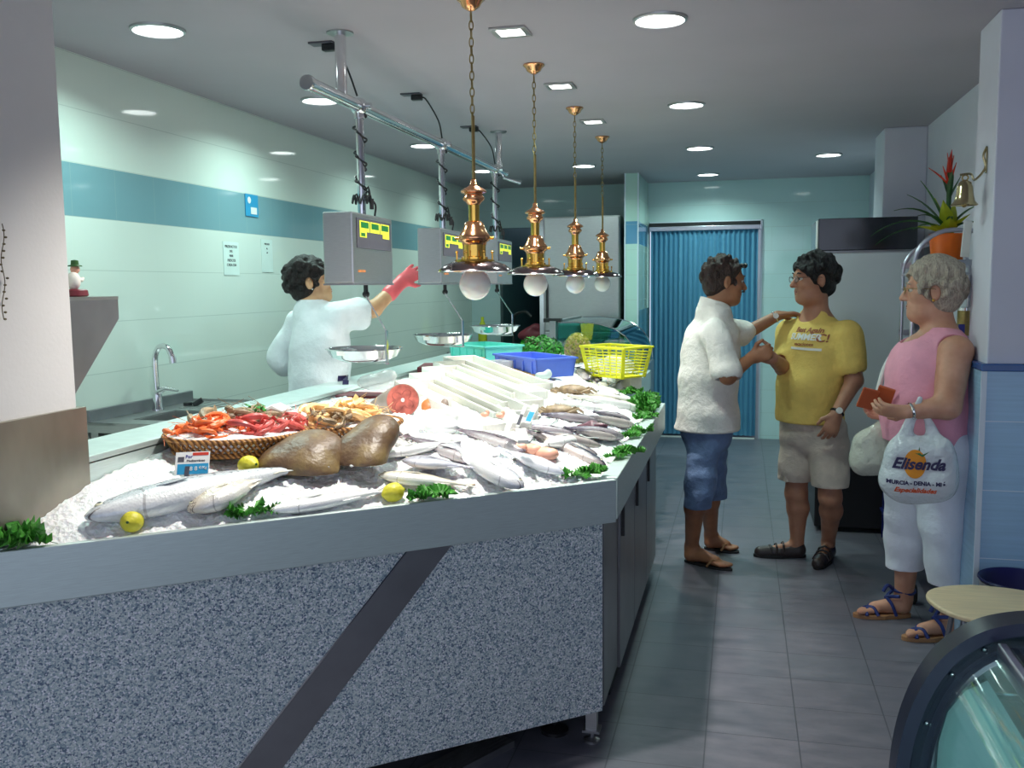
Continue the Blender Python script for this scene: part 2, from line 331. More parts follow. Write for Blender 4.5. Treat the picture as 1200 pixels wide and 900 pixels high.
# ------------------------------------------------------------------ mesh helpers
ORG = {}
class MB:
    def __init__(s): s.v = []; s.f = []
    def add(s, vs, fs):
        o = len(s.v); s.v += [V(p) for p in vs]; s.f += [tuple(i + o for i in f) for f in fs]; return s
    def box(s, c, d, rot=None):
        c = V(c); x, y, z = d[0] / 2, d[1] / 2, d[2] / 2
        vs = [V((a * x, b * y, e * z)) for e in (-1, 1) for b in (-1, 1) for a in (-1, 1)]
        if rot is not None:
            R = rot if isinstance(rot, Matrix) else Euler(rot).to_matrix()
            vs = [R @ p for p in vs]
        return s.add([p + c for p in vs], [(0, 2, 3, 1), (4, 5, 7, 6), (0, 1, 5, 4), (2, 6, 7, 3), (0, 4, 6, 2), (1, 3, 7, 5)])
    def b2(s, a, b): return s.box([(a[i] + b[i]) / 2 for i in range(3)], [abs(a[i] - b[i]) for i in range(3)])
    def bar(s, p, q, w, h, up=(0, 0, 1)):
        p, q = V(p), V(q); d = (q - p); L = d.length; d.normalize(); u = V(up)
        if abs(d.dot(u)) > 0.98: u = V((0, 1, 0))
        sd = d.cross(u).normalized(); u = sd.cross(d)
        R = Matrix((sd, d, u)).transposed()
        return s.box((p + q) / 2, (w, L, h), R)
    def ring(s, c, x, y, r, n, r2=None):
        r2 = r if r2 is None else r2
        return [V(c) + x * (r * math.cos(2 * PI * i / n)) + y * (r2 * math.sin(2 * PI * i / n)) for i in range(n)]
    def loft(s, rings, cap=True, closed=False):
        n = len(rings[0]); vs = [p for r in rings for p in r]; fs = []
        m = len(rings)
        for j in range(m if closed else m - 1):
            k = (j + 1) % m
            for i in range(n): fs.append((j * n + i, j * n + (i + 1) % n, k * n + (i + 1) % n, k * n + i))
        if cap and not closed: fs += [tuple(reversed(range(n))), tuple((m - 1) * n + i for i in range(n))]
        return s.add(vs, fs)
    def tube(s, pts, r, n=10, cap=True, closed=False):
        pts = [V(p) for p in pts]; rr = r if isinstance(r, (list, tuple)) else [r] * len(pts)
        rings = []; up = None; m = len(pts)
        for i, p in enumerate(pts):
            if closed: d = (pts[(i + 1) % m] - pts[i - 1]).normalized()
            else: d = (pts[min(i + 1, m - 1)] - pts[max(i - 1, 0)]).normalized()
            if up is None:
                up = V((0, 0, 1)) if abs(d.z) < 0.9 else V((1, 0, 0))
            x = d.cross(up).normalized(); up = x.cross(d).normalized()
            rings.append(s.ring(p, x, up, rr[i], n))
        return s.loft(rings, cap, closed)
    def cyl(s, p, q, r, r2=None, n=20): return s.tube([p, q], [r, r if r2 is None else r2], n)
    def lathe(s, prof, o=(0, 0, 0), n=28, sx=1, sy=1, cap=True):
        o = V(o); rings = [[o + V((r * sx * math.cos(2 * PI * i / n), r * sy * math.sin(2 * PI * i / n), z)) for i in range(n)] for r, z in prof]
        return s.loft(rings, cap)
    def ball(s, c, r, n=16, m=10, R=None):
        if not isinstance(r, (list, tuple)): r = (r, r, r)
        rings = []
        for j in range(m + 1):
            t = PI * j / m; k = max(math.sin(t), 0.02)
            ring = []
            for i in range(n):
                a = 2 * PI * i / n
                p = V((r[0] * k * math.cos(a), r[1] * k * math.sin(a), -r[2] * math.cos(t)))
                if R is not None: p = R @ p
                ring.append(V(c) + p)
            rings.append(ring)
        return s.loft(rings)
    def prism(s, poly, ax, lo, hi):
        # poly of 2D points; ax: 'x','y','z' extrusion axis; the 2D coords fill the other axes in order
        def mk(p, t):
            if ax == 'z': return (p[0], p[1], t)
            if ax == 'y': return (p[0], t, p[1])
            return (t, p[0], p[1])
        n = len(poly); vs = [mk(p, lo) for p in poly] + [mk(p, hi) for p in poly]
        fs = [tuple(reversed(range(n))), tuple(range(n, 2 * n))] + [(i, (i + 1) % n, n + (i + 1) % n, n + i) for i in range(n)]
        return s.add(vs, fs)
    def slab(s, poly, nrm, th):
        # 3D planar polygon given a thickness along nrm
        nrm = V(nrm).normalized(); n = len(poly); P = [V(p) for p in poly]
        vs = P + [p + nrm * th for p in P]
        fs = [tuple(reversed(range(n))), tuple(range(n, 2 * n))] + [(i, (i + 1) % n, n + (i + 1) % n, n + i) for i in range(n)]
        return s.add(vs, fs)
    def build(s, name, m, parent=None, smooth=False, bevel=0, xf=None, angle=40, fix=True):
        me = bpy.data.meshes.new(name)
        off = ORG.get(parent.name, V((0, 0, 0))) if parent is not None else V((0, 0, 0))
        vs = [(xf @ p if xf is not None else p) - off for p in s.v]
        me.from_pydata([tuple(p) for p in vs], [], s.f)
        if fix:
            bm = bmesh.new(); bm.from_mesh(me); bmesh.ops.recalc_face_normals(bm, faces=bm.faces); bm.to_mesh(me); bm.free()
        me.materials.append(M[m] if isinstance(m, str) else m)
        if smooth:
            for p in me.polygons: p.use_smooth = True
            try: me.set_sharp_from_angle(angle=math.radians(angle))
            except Exception: pass
        o = bpy.data.objects.new(name, me); C.objects.link(o)
        if parent is not None: o.parent = parent; ORG[o.name] = off
        else: ORG[o.name] = V((0, 0, 0))
        if bevel:
            b = o.modifiers.new('bevel', 'BEVEL'); b.width = bevel; b.segments = 2; b.limit_method = 'ANGLE'; b.angle_limit = math.radians(50)
        return o
def tag(o, label, cat, group=None, kind=None):
    o['label'] = label; o['category'] = cat
    if group: o['group'] = group
    if kind: o['kind'] = kind
    return o
def thing(name, label, cat, loc=(0, 0, 0), group=None):
    o = bpy.data.objects.new(name, None); C.objects.link(o); o.location = loc; o.empty_display_size = 0.05
    ORG[o.name] = V(loc)
    return tag(o, label, cat, group)
def solo(mb, name, m, label, cat, group=None, kind=None, loc=None, **kw):
    # a thing that is one mesh, with its origin at its own place
    o = mb.build(name, m, None, **kw)
    c = V(loc) if loc is not None else sum((v.co for v in o.data.vertices), V()) / max(1, len(o.data.vertices))
    if loc is None:
        c.z = min(v.co.z for v in o.data.vertices)
    o.data.transform(Matrix.Translation(-c)); o.location = c; ORG[o.name] = c
    return tag(o, label, cat, group, kind)
def struct(mb, name, m, **kw):
    o = mb.build(name, m, None, **kw); o['kind'] = 'structure'; return o
def kids(o): return [c for c in bpy.data.objects if c.parent == o]
def copy_tree(o, loc=None, rot=None, scale=None, label=None, group=None, parent=None, _k=None):
    c = o.copy(); C.objects.link(c); c.parent = parent
    if loc is not None: c.location = loc
    if rot is not None: c.rotation_euler = rot
    if scale is not None: c.scale = (scale,) * 3 if isinstance(scale, (int, float)) else scale
    if label: c['label'] = label
    if group: c['group'] = group
    ORG[c.name] = V(loc) if loc is not None else V((0, 0, 0))
    for ch in list(o.children): copy_tree(ch, parent=c)
    return c
def text(body, m, parent, M4, size, name='lettering', font_ext=0.0006, bold=0.0, shear=0, align='CENTER'):
    cu = bpy.data.curves.new(name, 'FONT'); cu.body = body; cu.size = size; cu.align_x = align; cu.align_y = 'CENTER'
    cu.extrude = font_ext; cu.offset = bold; cu.shear = shear; cu.resolution_u = 3
    o = bpy.data.objects.new(name, cu); C.objects.link(o)
    bpy.context.view_layer.update()
    me = bpy.data.meshes.new_from_object(o.evaluated_get(bpy.context.evaluated_depsgraph_get()))
    bpy.data.objects.remove(o)
    off = ORG.get(parent.name, V((0, 0, 0)))
    me.transform(Matrix.Translation(-off) @ M4)
    me.materials.clear(); me.materials.append(M[m] if isinstance(m, str) else m)
    t = bpy.data.objects.new(name, me); C.objects.link(t); t.parent = parent; ORG[t.name] = off
    return t
def frame4(o, x, y):
    x = V(x).normalized(); y = V(y); y = (y - x * y.dot(x)).normalized(); z = x.cross(y)
    m = Matrix((x, y, z)).transposed().to_4x4(); m.translation = V(o); return m
def bez(p, n=12):
    # Catmull-Rom through points
    P = [V(q) for q in p]; P = [P[0] * 2 - P[1]] + P + [P[-1] * 2 - P[-2]]; out = []
    for i in range(1, len(P) - 2):
        for k in range(n):
            t = k / n; a, b, c, d = P[i - 1], P[i], P[i + 1], P[i + 2]
            out.append(0.5 * ((2 * b) + (c - a) * t + (2 * a - 5 * b + 4 * c - d) * t * t + (3 * b - a - 3 * c + d) * t ** 3))
    out.append(P[-2]); return out

# ------------------------------------------------------------------ smooth volumes (for bodies and cloth)
class Vol:
    def __init__(s, lo, hi, vox):
        s.lo = np.array(lo, float); s.vox = vox
        s.n = np.ceil((np.array(hi) - s.lo) / vox).astype(int) + 1
        s.ax = [s.lo[i] + vox * np.arange(s.n[i]) for i in range(3)]
        s.d = np.full(tuple(s.n), 10.0, np.float32)
    def win(s, lo, hi):
        a = np.clip(np.floor((np.array(lo) - s.lo) / s.vox).astype(int), 0, s.n - 1)
        b = np.clip(np.ceil((np.array(hi) - s.lo) / s.vox).astype(int) + 1, 1, s.n)
        sl = tuple(slice(a[i], b[i]) for i in range(3))
        g = np.meshgrid(*[s.ax[i][sl[i]] for i in range(3)], indexing='ij', sparse=True)
        return sl, g
    def put(s, sl, q, k, op):
        c = s.d[sl]
        if op == 'add':
            if k > 0:
                h = np.clip(0.5 + 0.5 * (c - q) / k, 0, 1); s.d[sl] = c * (1 - h) + q * h - k * h * (1 - h)
                far = c > 5
                s.d[sl] = np.where(far, q, s.d[sl])
            else: s.d[sl] = np.minimum(c, q)
        else:
            q = -q
            if k > 0:
                h = np.clip(0.5 - 0.5 * (c - q) / k, 0, 1); s.d[sl] = c * (1 - h) + q * h + k * h * (1 - h)
            else: s.d[sl] = np.maximum(c, q)
    def cap(s, a, b, ra, rb=None, k=0.02, op='add', flat=None):
        # rounded cone from a to b; flat=(axis, factor): thinner along that axis by the factor
        rb = ra if rb is None else rb
        a = np.array(a, float); b = np.array(b, float); m = max(ra, rb) * (1.0 if flat is None else max(1, flat[1])) + 2 * k + 3 * s.vox
        sl, g = s.win(np.minimum(a, b) - m, np.maximum(a, b) + m)
        p = [g[i] - a[i] for i in range(3)]; ba = b - a
        if flat is not None:
            u = np.array(flat[0], float); u /= np.linalg.norm(u); f = flat[1]
            du = p[0] * u[0] + p[1] * u[1] + p[2] * u[2]; bu = ba.dot(u)
            p = [p[i] + (f - 1) * du * u[i] for i in range(3)]; ba = ba + (f - 1) * bu * u
        L = max(ba.dot(ba), 1e-9)
        t = np.clip((p[0] * ba[0] + p[1] * ba[1] + p[2] * ba[2]) / L, 0, 1)
        q = np.sqrt((p[0] - t * ba[0]) ** 2 + (p[1] - t * ba[1]) ** 2 + (p[2] - t * ba[2]) ** 2) - (ra + (rb - ra) * t)
        if flat is not None: q = q / max(1.0, flat[1]) ** 0.5
        s.put(sl, q.astype(np.float32), k, op); return s
    def ell(s, c, r, R=None, k=0.015, op='add'):
        c = np.array(c, float); r = np.array(r, float); m = max(r) + 2 * k + 3 * s.vox
        sl, g = s.win(c - m, c + m)
        p = [g[i] - c[i] for i in range(3)]
        if R is not None:     # R columns = local axes
            R = np.array(R); p = [p[0] * R[0, i] + p[1] * R[1, i] + p[2] * R[2, i] for i in range(3)]
        k0 = np.sqrt(sum((p[i] / r[i]) ** 2 for i in range(3)))
        k1 = np.sqrt(sum((p[i] / r[i] ** 2) ** 2 for i in range(3))) + 1e-6
        q = k0 * (k0 - 1) / k1
        s.put(sl, q.astype(np.float32), k, op); return s
    def cut(s, o, n):
        n = np.array(n, float); n /= np.linalg.norm(n)
        g = np.meshgrid(*s.ax, indexing='ij', sparse=True)
        q = sum((g[i] - o[i]) * n[i] for i in range(3)); s.d = np.maximum(s.d, q.astype(np.float32)); return s
    def wrinkle(s, amp, f, seed=0, zf=1.0):
        g = np.meshgrid(*s.ax, indexing='ij', sparse=True); rs = np.random.RandomState(seed); w = 0
        for i in range(7):
            d = rs.normal(size=3); d[2] *= zf; d /= np.linalg.norm(d); fr = f * (0.6 + 1.1 * rs.rand())
            w = w + np.sin((g[0] * d[0] + g[1] * d[1] + g[2] * d[2]) * fr + rs.rand() * 6.3 + 1.5 * np.sin(g[2] * f * 0.37 + i))
        s.d = s.d + (amp * w / 3).astype(np.float32); return s
    def build(s, name, m, parent=None, smooth_it=1):
        d = s.d; d = np.pad(d, 1, constant_values=1.0); ins = d < 0
        cx = ins[:-1, :-1, :-1].astype(np.int8)
        tot = np.zeros(tuple(np.array(d.shape) - 1), np.int8)
        for i in (0, 1):
            for j in (0, 1):
                for k in (0, 1): tot += ins[i:i + tot.shape[0], j:j + tot.shape[1], k:k + tot.shape[2]]
        act = (tot > 0) & (tot < 8); idx = np.argwhere(act); N = len(idx)
        ids = np.full(act.shape, -1, np.int64); ids[act] = np.arange(N)
        acc = np.zeros((N, 3)); cnt = np.zeros(N)
        cor = [(i, j, k) for i in (0, 1) for j in (0, 1) for k in (0, 1)]
        val = {c: d[idx[:, 0] + c[0], idx[:, 1] + c[1], idx[:, 2] + c[2]] for c in cor}
        for a in cor:
            for ax in range(3):
                if a[ax] == 0:
                    b = list(a); b[ax] = 1; b = tuple(b); va, vb = val[a], val[b]; mk = (va < 0) != (vb < 0)
                    t = np.where(mk, va / np.where(va == vb, 1, va - vb), 0)
                    p = np.tile(np.array(a, float), (N, 1)); p[:, ax] += t
                    acc[mk] += p[mk]; cnt[mk] += 1
        pos = (idx + acc / cnt[:, None] - 1) * s.vox + s.lo
        quads = []
        for ax in range(3):
            o1, o2 = [(1, 2), (2, 0), (0, 1)][ax]
            A = ins; sh = [slice(None)] * 3; sh2 = [slice(None)] * 3
            sh[ax] = slice(0, -1); sh2[ax] = slice(1, None)
            a = A[tuple(sh)]; b = A[tuple(sh2)]; e = np.argwhere(a != b)
            e = e[(e[:, o1] > 0) & (e[:, o2] > 0) & (e[:, o1] < act.shape[o1]) & (e[:, o2] < act.shape[o2]) & (e[:, ax] < act.shape[ax])]
            sg = a[e[:, 0], e[:, 1], e[:, 2]]
            def g(u, v):
                q = e.copy(); q[:, o1] -= u; q[:, o2] -= v; return ids[q[:, 0], q[:, 1], q[:, 2]]
            q = np.stack([g(1, 1), g(0, 1), g(0, 0), g(1, 0)], 1)
            q[~sg] = q[~sg][:, ::-1]; quads.append(q)
        Q = np.concatenate(quads)
        off = np.array(ORG.get(parent.name, V((0, 0, 0)))) if parent is not None else np.zeros(3)
        me = bpy.data.meshes.new(name); me.vertices.add(N); me.vertices.foreach_set('co', (pos - off).astype(np.float32).ravel())
        me.loops.add(len(Q) * 4); me.loops.foreach_set('vertex_index', Q.astype(np.int32).ravel())
        me.polygons.add(len(Q)); me.polygons.foreach_set('loop_start', np.arange(0, len(Q) * 4, 4, dtype=np.int32))
        try: me.polygons.foreach_set('loop_total', np.full(len(Q), 4, np.int32))
        except Exception: pass
        me.update(calc_edges=True); me.validate()
        me.polygons.foreach_set('use_smooth', np.ones(len(Q), bool))
        me.materials.append(M[m] if isinstance(m, str) else m)
        # keep the largest pieces only (drops specks)
        o = bpy.data.objects.new(name, me); C.objects.link(o)
        if parent is not None: o.parent = parent; ORG[o.name] = V(off)
        else: ORG[o.name] = V((0, 0, 0))
        return o
# ================================================================== ROOM
ZC = 2.625; XL = -2.85; YB = 9.86; XR = 1.2; XP = -1.82
struct(MB().b2((-4, -3, -0.1), (3.2, 12.2, 0)), 'floor', 'floor')
struct(MB().b2((-4, -1.5, ZC), (3.2, 12.2, ZC + 0.1)), 'ceiling', 'ceiling')
struct(MB().b2((XL - 0.1, -1.5, 0), (XL, YB, ZC)), 'wall_left', 'tile_left')
# partition between camera side and the prep side, ending at the counter
struct(MB().b2((XP - 0.16, 1.62, 0.95), (XP, 2.262, ZC)).b2((XP - 0.16, 2.06, 0), (XP, 2.262, 0.95)), 'wall_partition', 'paint')
# back wall: lintel over the opening, wall over and beside the folding door
wb = MB().b2((XL, YB, 2.205), (-1.0, YB + 0.12, ZC)).b2((XL, YB, 0), (-2.53, YB + 0.12, 2.205))
wb.b2((-1.0, YB, 2.225), (0.185, YB + 0.12, ZC)).b2((0.185, YB, 0), (XR + 0.1, YB + 0.12, ZC)).b2((-1.9, YB, 0), (-0.935, YB + 0.12, 2.225))
struct(wb, 'wall_back', 'tile_back')
rm = MB().b2((-2.53, 11.9, 0), (-1.9, 12.0, 2.3)).b2((-2.63, YB + 0.12, 0), (-2.53, 12.0, 2.3)).b2((-1.9, YB + 0.12, 0), (-1.8, 12.0, 2.3))
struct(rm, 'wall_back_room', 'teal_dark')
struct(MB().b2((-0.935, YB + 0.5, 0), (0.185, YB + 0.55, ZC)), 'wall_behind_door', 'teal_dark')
struct(MB().b2((XR, 4.39, 0), (XR + 0.1, YB, ZC)), 'wall_right', 'paint_lilac')
struct(MB().b2((XR, 4.2, 0), (3.1, 4.39, ZC)), 'wall_return', 'paint_lilac')
struct(MB().b2((3.1, -1.5, 0), (3.2, 4.39, ZC)), 'wall_right_front', 'paint_lilac')
struct(MB().b2((0.925, 6.9, 0), (XR, 7.35, ZC)), 'wall_pier', 'paint_lilac', bevel=0.008)
struct(MB().b2((0.953, 4.07, 0), (3.1, 4.39, ZC)), 'wall_pillar', 'paint_lilac', bevel=0.006)
struct(MB().b2((0.935, 4.052, 0), (3.1, 4.3, 1.232)).b2((0.935, 4.3, 0), (0.953, 4.39, 1.232)), 'wall_wainscot', 'tile_blue')
struct(MB().b2((0.93, 4.042, 1.232), (3.1, 4.3, 1.262)), 'trim_1', 'band_blue', bevel=0.004)
struct(MB().b2((0.932, 4.046, 0), (0.952, 4.056, 1.232)), 'trim_2', 'trim_white')
t3 = MB()
for z in (0.19, 0.47, 0.75, 1.03): t3.b2((0.952, 4.0505, z), (3.1, 4.053, z + 0.003))
struct(t3, 'trim_3', 'trim_white')
# tiled column beside the fridge
struct(MB().b2((-1.076, 8.93, 0), (-0.946, YB, ZC)), 'wall_column', 'tile_column')
struct(MB().b2((-1.078, 8.926, 0), (-1.066, 8.932, ZC)).b2((-0.956, 8.926, 0), (-0.944, 8.932, ZC)), 'trim_4', 'trim_white')
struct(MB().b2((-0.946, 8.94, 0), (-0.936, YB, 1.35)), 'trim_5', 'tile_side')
# folding door
pts = []
n = 44
for i in range(n + 1):
    x = -0.915 + (0.165 + 0.915) * i / n
    pts.append((x, YB - 0.01 + (0.022 if i % 2 else -0.012)))
poly = pts + [(p[0], p[1] + 0.006) for p in reversed(pts)]
dm = MB()
for i in range(n):
    a, b = pts[i], pts[i + 1]
    dm.add([(a[0], a[1], 0.03), (b[0], b[1], 0.03), (b[0], b[1], 2.13), (a[0], a[1], 2.13), (a[0], a[1] + 0.006, 0.03), (b[0], b[1] + 0.006, 0.03), (b[0], b[1] + 0.006, 2.13), (a[0], a[1] + 0.006, 2.13)],
           [(0, 1, 2, 3), (5, 4, 7, 6), (0, 4, 5, 1), (3, 2, 6, 7), (0, 3, 7, 4), (1, 5, 6, 2)])
dr = struct(dm, 'door_1', 'door')
MB().b2((-0.93, YB - 0.04, 2.13), (0.18, YB + 0.03, 2.175)).build('door_rail', 'aluminium', dr, bevel=0.004)
MB().b2((-0.93, YB - 0.03, 2.176), (0.18, YB + 0.02, 2.212)).build('head_gap', 'black', dr)
MB().b2((-0.9, YB - 0.05, 0.0), (0.15, YB - 0.02, 0.012)).build('underdoor_light', 'white_plastic', dr)  # light showing under the door, painted as a white strip
MB().b2((0.155, YB - 0.04, 0.0), (0.185, YB + 0.03, 2.13)).build('end_post', 'aluminium', dr, bevel=0.004)
struct(MB().b2((0.185, YB - 0.012, 0), (0.2, YB + 0.005, 2.225)).b2((-0.93, YB - 0.012, 2.213), (0.2, YB + 0.005, 2.225)), 'trim_6', 'trim_white')
# dark line of the door frame inside the back room and things there
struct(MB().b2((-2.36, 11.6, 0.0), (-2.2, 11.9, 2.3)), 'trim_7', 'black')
# steel cladding on the partition
t = thing('splash_panel', 'clouded steel splash panel on the white partition above the counter ice', 'panel', (XP, 1.2, 0.9))
MB().b2((XP + 0.0005, 1.62, 0.948), (XP + 0.012, 2.29, 1.262)).build('panel', 'steel_warm', t, bevel=0.002)
MB().b2((XP - 0.165, 2.2625, 0.93), (XP - 0.0005, 2.29, 1.262)).build('end_panel', 'steel_warm', t)
# wall shelf on the end of the partition with a plaster figure on it
t = thing('wall_shelf', 'dark steel shelf with a slanted bracket on the partition end', 'shelf', (XP - 0.08, 2.28, 1.38))
MB().b2((XP - 0.5, 2.262, 1.562), (XP - 0.001, 2.475, 1.572)).build('shelf_board', 'steel', t)
MB().prism([(2.263, 1.562), (2.473, 1.562), (2.473, 1.505), (2.263, 1.30)], 'x', XP - 0.008, XP - 0.001).build('bracket', 'steel_dark', t)
MB().prism([(2.263, 1.562), (2.473, 1.562), (2.473, 1.505), (2.263, 1.30)], 'x', XP - 0.5, XP - 0.492).build('bracket', 'steel_dark', t)
t = thing('shelf_figurine', 'small pale seated figurine on a dark red base on the wall shelf', 'figurine', (XP - 0.02, 2.33, 1.5725))
fx, fy, fz = XP - 0.03, 2.325, 1.5725
MB().lathe([(0.03, 0), (0.035, 0.004), (0.033, 0.018), (0.026, 0.022)], (fx, fy, fz), 20).build('base', 'maroon', t, smooth=True)
MB().ball((fx, fy - 0.005, fz + 0.045), (0.02, 0.018, 0.026)).tube([(fx, fy + 0.005, fz + 0.05), (fx + 0.002, fy + 0.028, fz + 0.048), (fx + 0.002, fy + 0.034, fz + 0.054)], [0.007, 0.006, 0.004]).build('body', 'lcd_yellow' if False else 'polystyrene', t, smooth=True)
MB().ball((fx, fy + 0.004, fz + 0.078), 0.013).build('head', 'meat_pale', t, smooth=True)
MB().lathe([(0.02, 0), (0.019, 0.003), (0.011, 0.005), (0.010, 0.017), (0.002, 0.019)], (fx, fy + 0.004, fz + 0.086), 16).build('hat', 'leaf', t, smooth=True)
# dry garland on the partition at the very left
t = thing('hanging_garland', 'thin dry garland hanging down the white partition at the picture edge', 'garland', (XP + 0.01, 1.87, 1.45))
pts = []
rr = random.Random(3)
for i in range(15):
    p = atx(2.5 + 2.0 * math.sin(i * 0.9) + i * 0.15, 262 + i * 8, XP + 0.008); pts.append(p)
MB().tube(bez(pts, 3), 0.0012, 6).build('stem', 'twig', t)
g = MB()
for p in pts[1:]:
    g.ball(p + V((0.004, rr.uniform(-0.008, 0.008), 0)), (0.003, 0.005, 0.003), 6, 4)
g.build('buds', 'twig', t)
# printed notices on the left wall
def notice(px, py, w, h, lines, label):
    p = atx(px, py, XL + 0.002); t = thing('wall_notice', label, 'notice', p)
    MB().box(p, (0.002, w, h)).build('sheet', 'paper', t)
    k = 0
    for i, (s, sz) in enumerate(lines):
        text(s, 'ink', t, frame4(p + V((0.0016, 0, h / 2 - 0.028 - i * 0.026)), (0, 1, 0), (0, 0, 1)), sz)
notice(271, 303, 0.17, 0.19, [('PRODUCTOS', 0.022), ('DEL', 0.02), ('MAR', 0.02), ('FRESCOS', 0.022), ('CADA DIA', 0.022)], 'pale paper notice with five short lines under the blue tile band')
notice(313, 300, 0.14, 0.2, [('PRECIOS', 0.016), ('kg', 0.014), ('ud', 0.014)], 'pale paper sheet with a narrow printed column, right of the other notice')
p = atx(295, 241, XL + 0.004); t = thing('wall_poster', 'small blue and white picture card stuck on the blue tile band', 'card', p)
MB().box(p, (0.003, 0.15, 0.13)).build('sheet', 'label_blue', t)
MB().box(p + V((0.002, 0.02, -0.03)), (0.002, 0.07, 0.04)).ball(p + V((0.002, -0.03, 0.03)), (0.002, 0.02, 0.02)).build('picture', 'white_plastic', t)

# ================================================================== CEILING LIGHTS
LAMPS = []
def disk_light(x, y, power, col, r=0.085, spread=150):
    l = bpy.data.lights.new('lamp_light', 'AREA'); l.shape = 'DISK'; l.size = 2 * r; l.energy = power; l.color = col; l.spread = math.radians(spread)
    o = bpy.data.objects.new('lamp_light', l); C.objects.link(o); o.location = (x, y, ZC - 0.016); o.visible_camera = True
    return o
def round_light(x, y, label, power=22):
    t = thing('recessed_downlight', label, 'ceiling light', (x, y, ZC), 'round recessed downlights')
    MB().lathe([(0.094, 0), (0.108, 0), (0.107, -0.008), (0.096, -0.012), (0.094, 0)], (x, y, ZC), 40, cap=False).build('trim_ring', 'steel', t, smooth=True)
    MB().lathe([(0.0005, -0.006), (0.094, -0.006), (0.094, -0.001), (0.0005, -0.001)], (x, y, ZC), 40, cap=False).build('lens', 'light', t)
    disk_light(x, y, power, (0.68, 1.0, 0.92))
rl = [(-2.28, 3.435, 'left-row downlight nearest the camera, beside the partition top'), (-2.28, 4.93, 'downlight over the saleswoman, beside the near end of the chrome rail'),
      (-2.28, 6.69, 'downlight beside the middle of the chrome scale rail'), (-2.28, 8.3, 'farthest downlight of the left row, past the chrome rail'),
      (-0.325, 3.84, 'largest downlight over the customer aisle, nearest the camera'), (-0.325, 5.66, 'second downlight over the aisle counting from the camera'),
      (-0.325, 7.46, 'third downlight over the aisle counting from the camera'), (-0.325, 9.26, 'last downlight over the aisle, right before the folding door'),
      (0.673, 8.18, 'lone downlight over the freezer corner at the right wall'), (-1.35, 8.24, 'downlight in front of the steel fridge near the tiled column')]
for x, y, lb in rl: round_light(x, y, lb, (13.0 if y < 6 else 7.0) if x < -2 else (9.0 if y > 5 else 8.0))
for i, (x, y, lb) in enumerate([(-0.93, 3.85, 'square ceiling spot nearest the camera, beside the first pendant lamp'), (-0.93, 4.94, 'middle square ceiling spot, between the second and third pendant lamps'), (-0.93, 6.055, 'farthest square ceiling spot, between the third and last pendant lamps')]):
    t = thing('square_spotlight', lb, 'ceiling light', (x, y, ZC), 'square recessed spotlights')
    m = MB()
    for a, b in (((-0.075, -0.075), (0.075, -0.052)), ((-0.075, 0.052), (0.075, 0.075)), ((-0.075, -0.052), (-0.052, 0.052)), ((0.052, -0.052), (0.075, 0.052))):
        m.b2((x + a[0], y + a[1], ZC - 0.01), (x + b[0], y + b[1], ZC))
    m.build('frame', 'steel', t, bevel=0.002)
    MB().b2((x - 0.052, y - 0.052, ZC - 0.004), (x + 0.052, y + 0.052, ZC - 0.001)).build('lens', 'light_warm', t)
def spot(x, y, tx, ty, power, ang=75, z=ZC - 0.02, col=(1, 0.97, 0.9), size=0.05):
    l = bpy.data.lights.new('spot_light', 'SPOT'); l.energy = power; l.spot_size = math.radians(ang); l.spot_blend = 0.7; l.shadow_soft_size = size; l.color = col
    o = bpy.data.objects.new('spot_light', l); C.objects.link(o); o.location = (x, y, z)
    o.rotation_euler = (V((tx, ty, 1.0)) - o.location).to_track_quat('-Z', 'Y').to_euler()
for y in (3.85, 4.94, 6.055): spot(-0.93, y, -1.05, y - 0.1, 105 if y < 5.5 else 75, 92)
spot(-0.93, 2.75, -1.25, 2.7, 150, 100)  # extra unseen spot added for the lighting, no fixture modelled
# ================================================================== DISPLAY COUNTER
G = V((-0.4475, 3.10, 0)); FD = V((0.768, 0.640, 0)).normalized(); FN = V((0.640, -0.768, 0)).normalized()
R0 = V((-0.397, 3.077, 0)); ZT = 0.943
def fpt(X, z, off=0.0):
    # point on the front line (shifted outward by off) at a given X
    o = R0 + FN * off; k = (X - o.x) / FD.x; return V((X, o.y + FD.y * k, z))
t = thing('display_counter', 'long steel and granite fish counter with a diagonal steel strip on its front', 'counter', (-1.0, 3.6, 0))
XE = XP - 0.30
# granite front
a, b = fpt(XE, 0, -0.05), fpt(-0.4475, 0, -0.05)
MB().slab([(a.x, a.y, 0.122), (b.x, b.y, 0.122), (b.x, b.y, 0.80), (a.x, a.y, 0.80)], -FN, 0.03).build('granite_panel', 'granite', t)
gp, gn = G, FN
P4 = [atpl(470, 652, gp + FN * 0.0, gn), atpl(527, 641, gp, gn), atpl(330, 900, gp, gn), atpl(277, 900, gp, gn)]
def ext(p, q, z): k = (z - p.z) / (q.z - p.z); return p + (q - p) * k
Q = [ext(P4[3], P4[0], 0.80), ext(P4[2], P4[1], 0.80), ext(P4[2], P4[1], 0.122), ext(P4[3], P4[0], 0.122)]
ds = MB().slab(Q, FN, 0.006).build('diagonal_strip', 'steel_dark', t, bevel=0.0015)
MB().bar(Q[0] + FN * 0.007, Q[3] + FN * 0.007, 0.004, 0.004).build('bright_edge', 'chrome', ds)
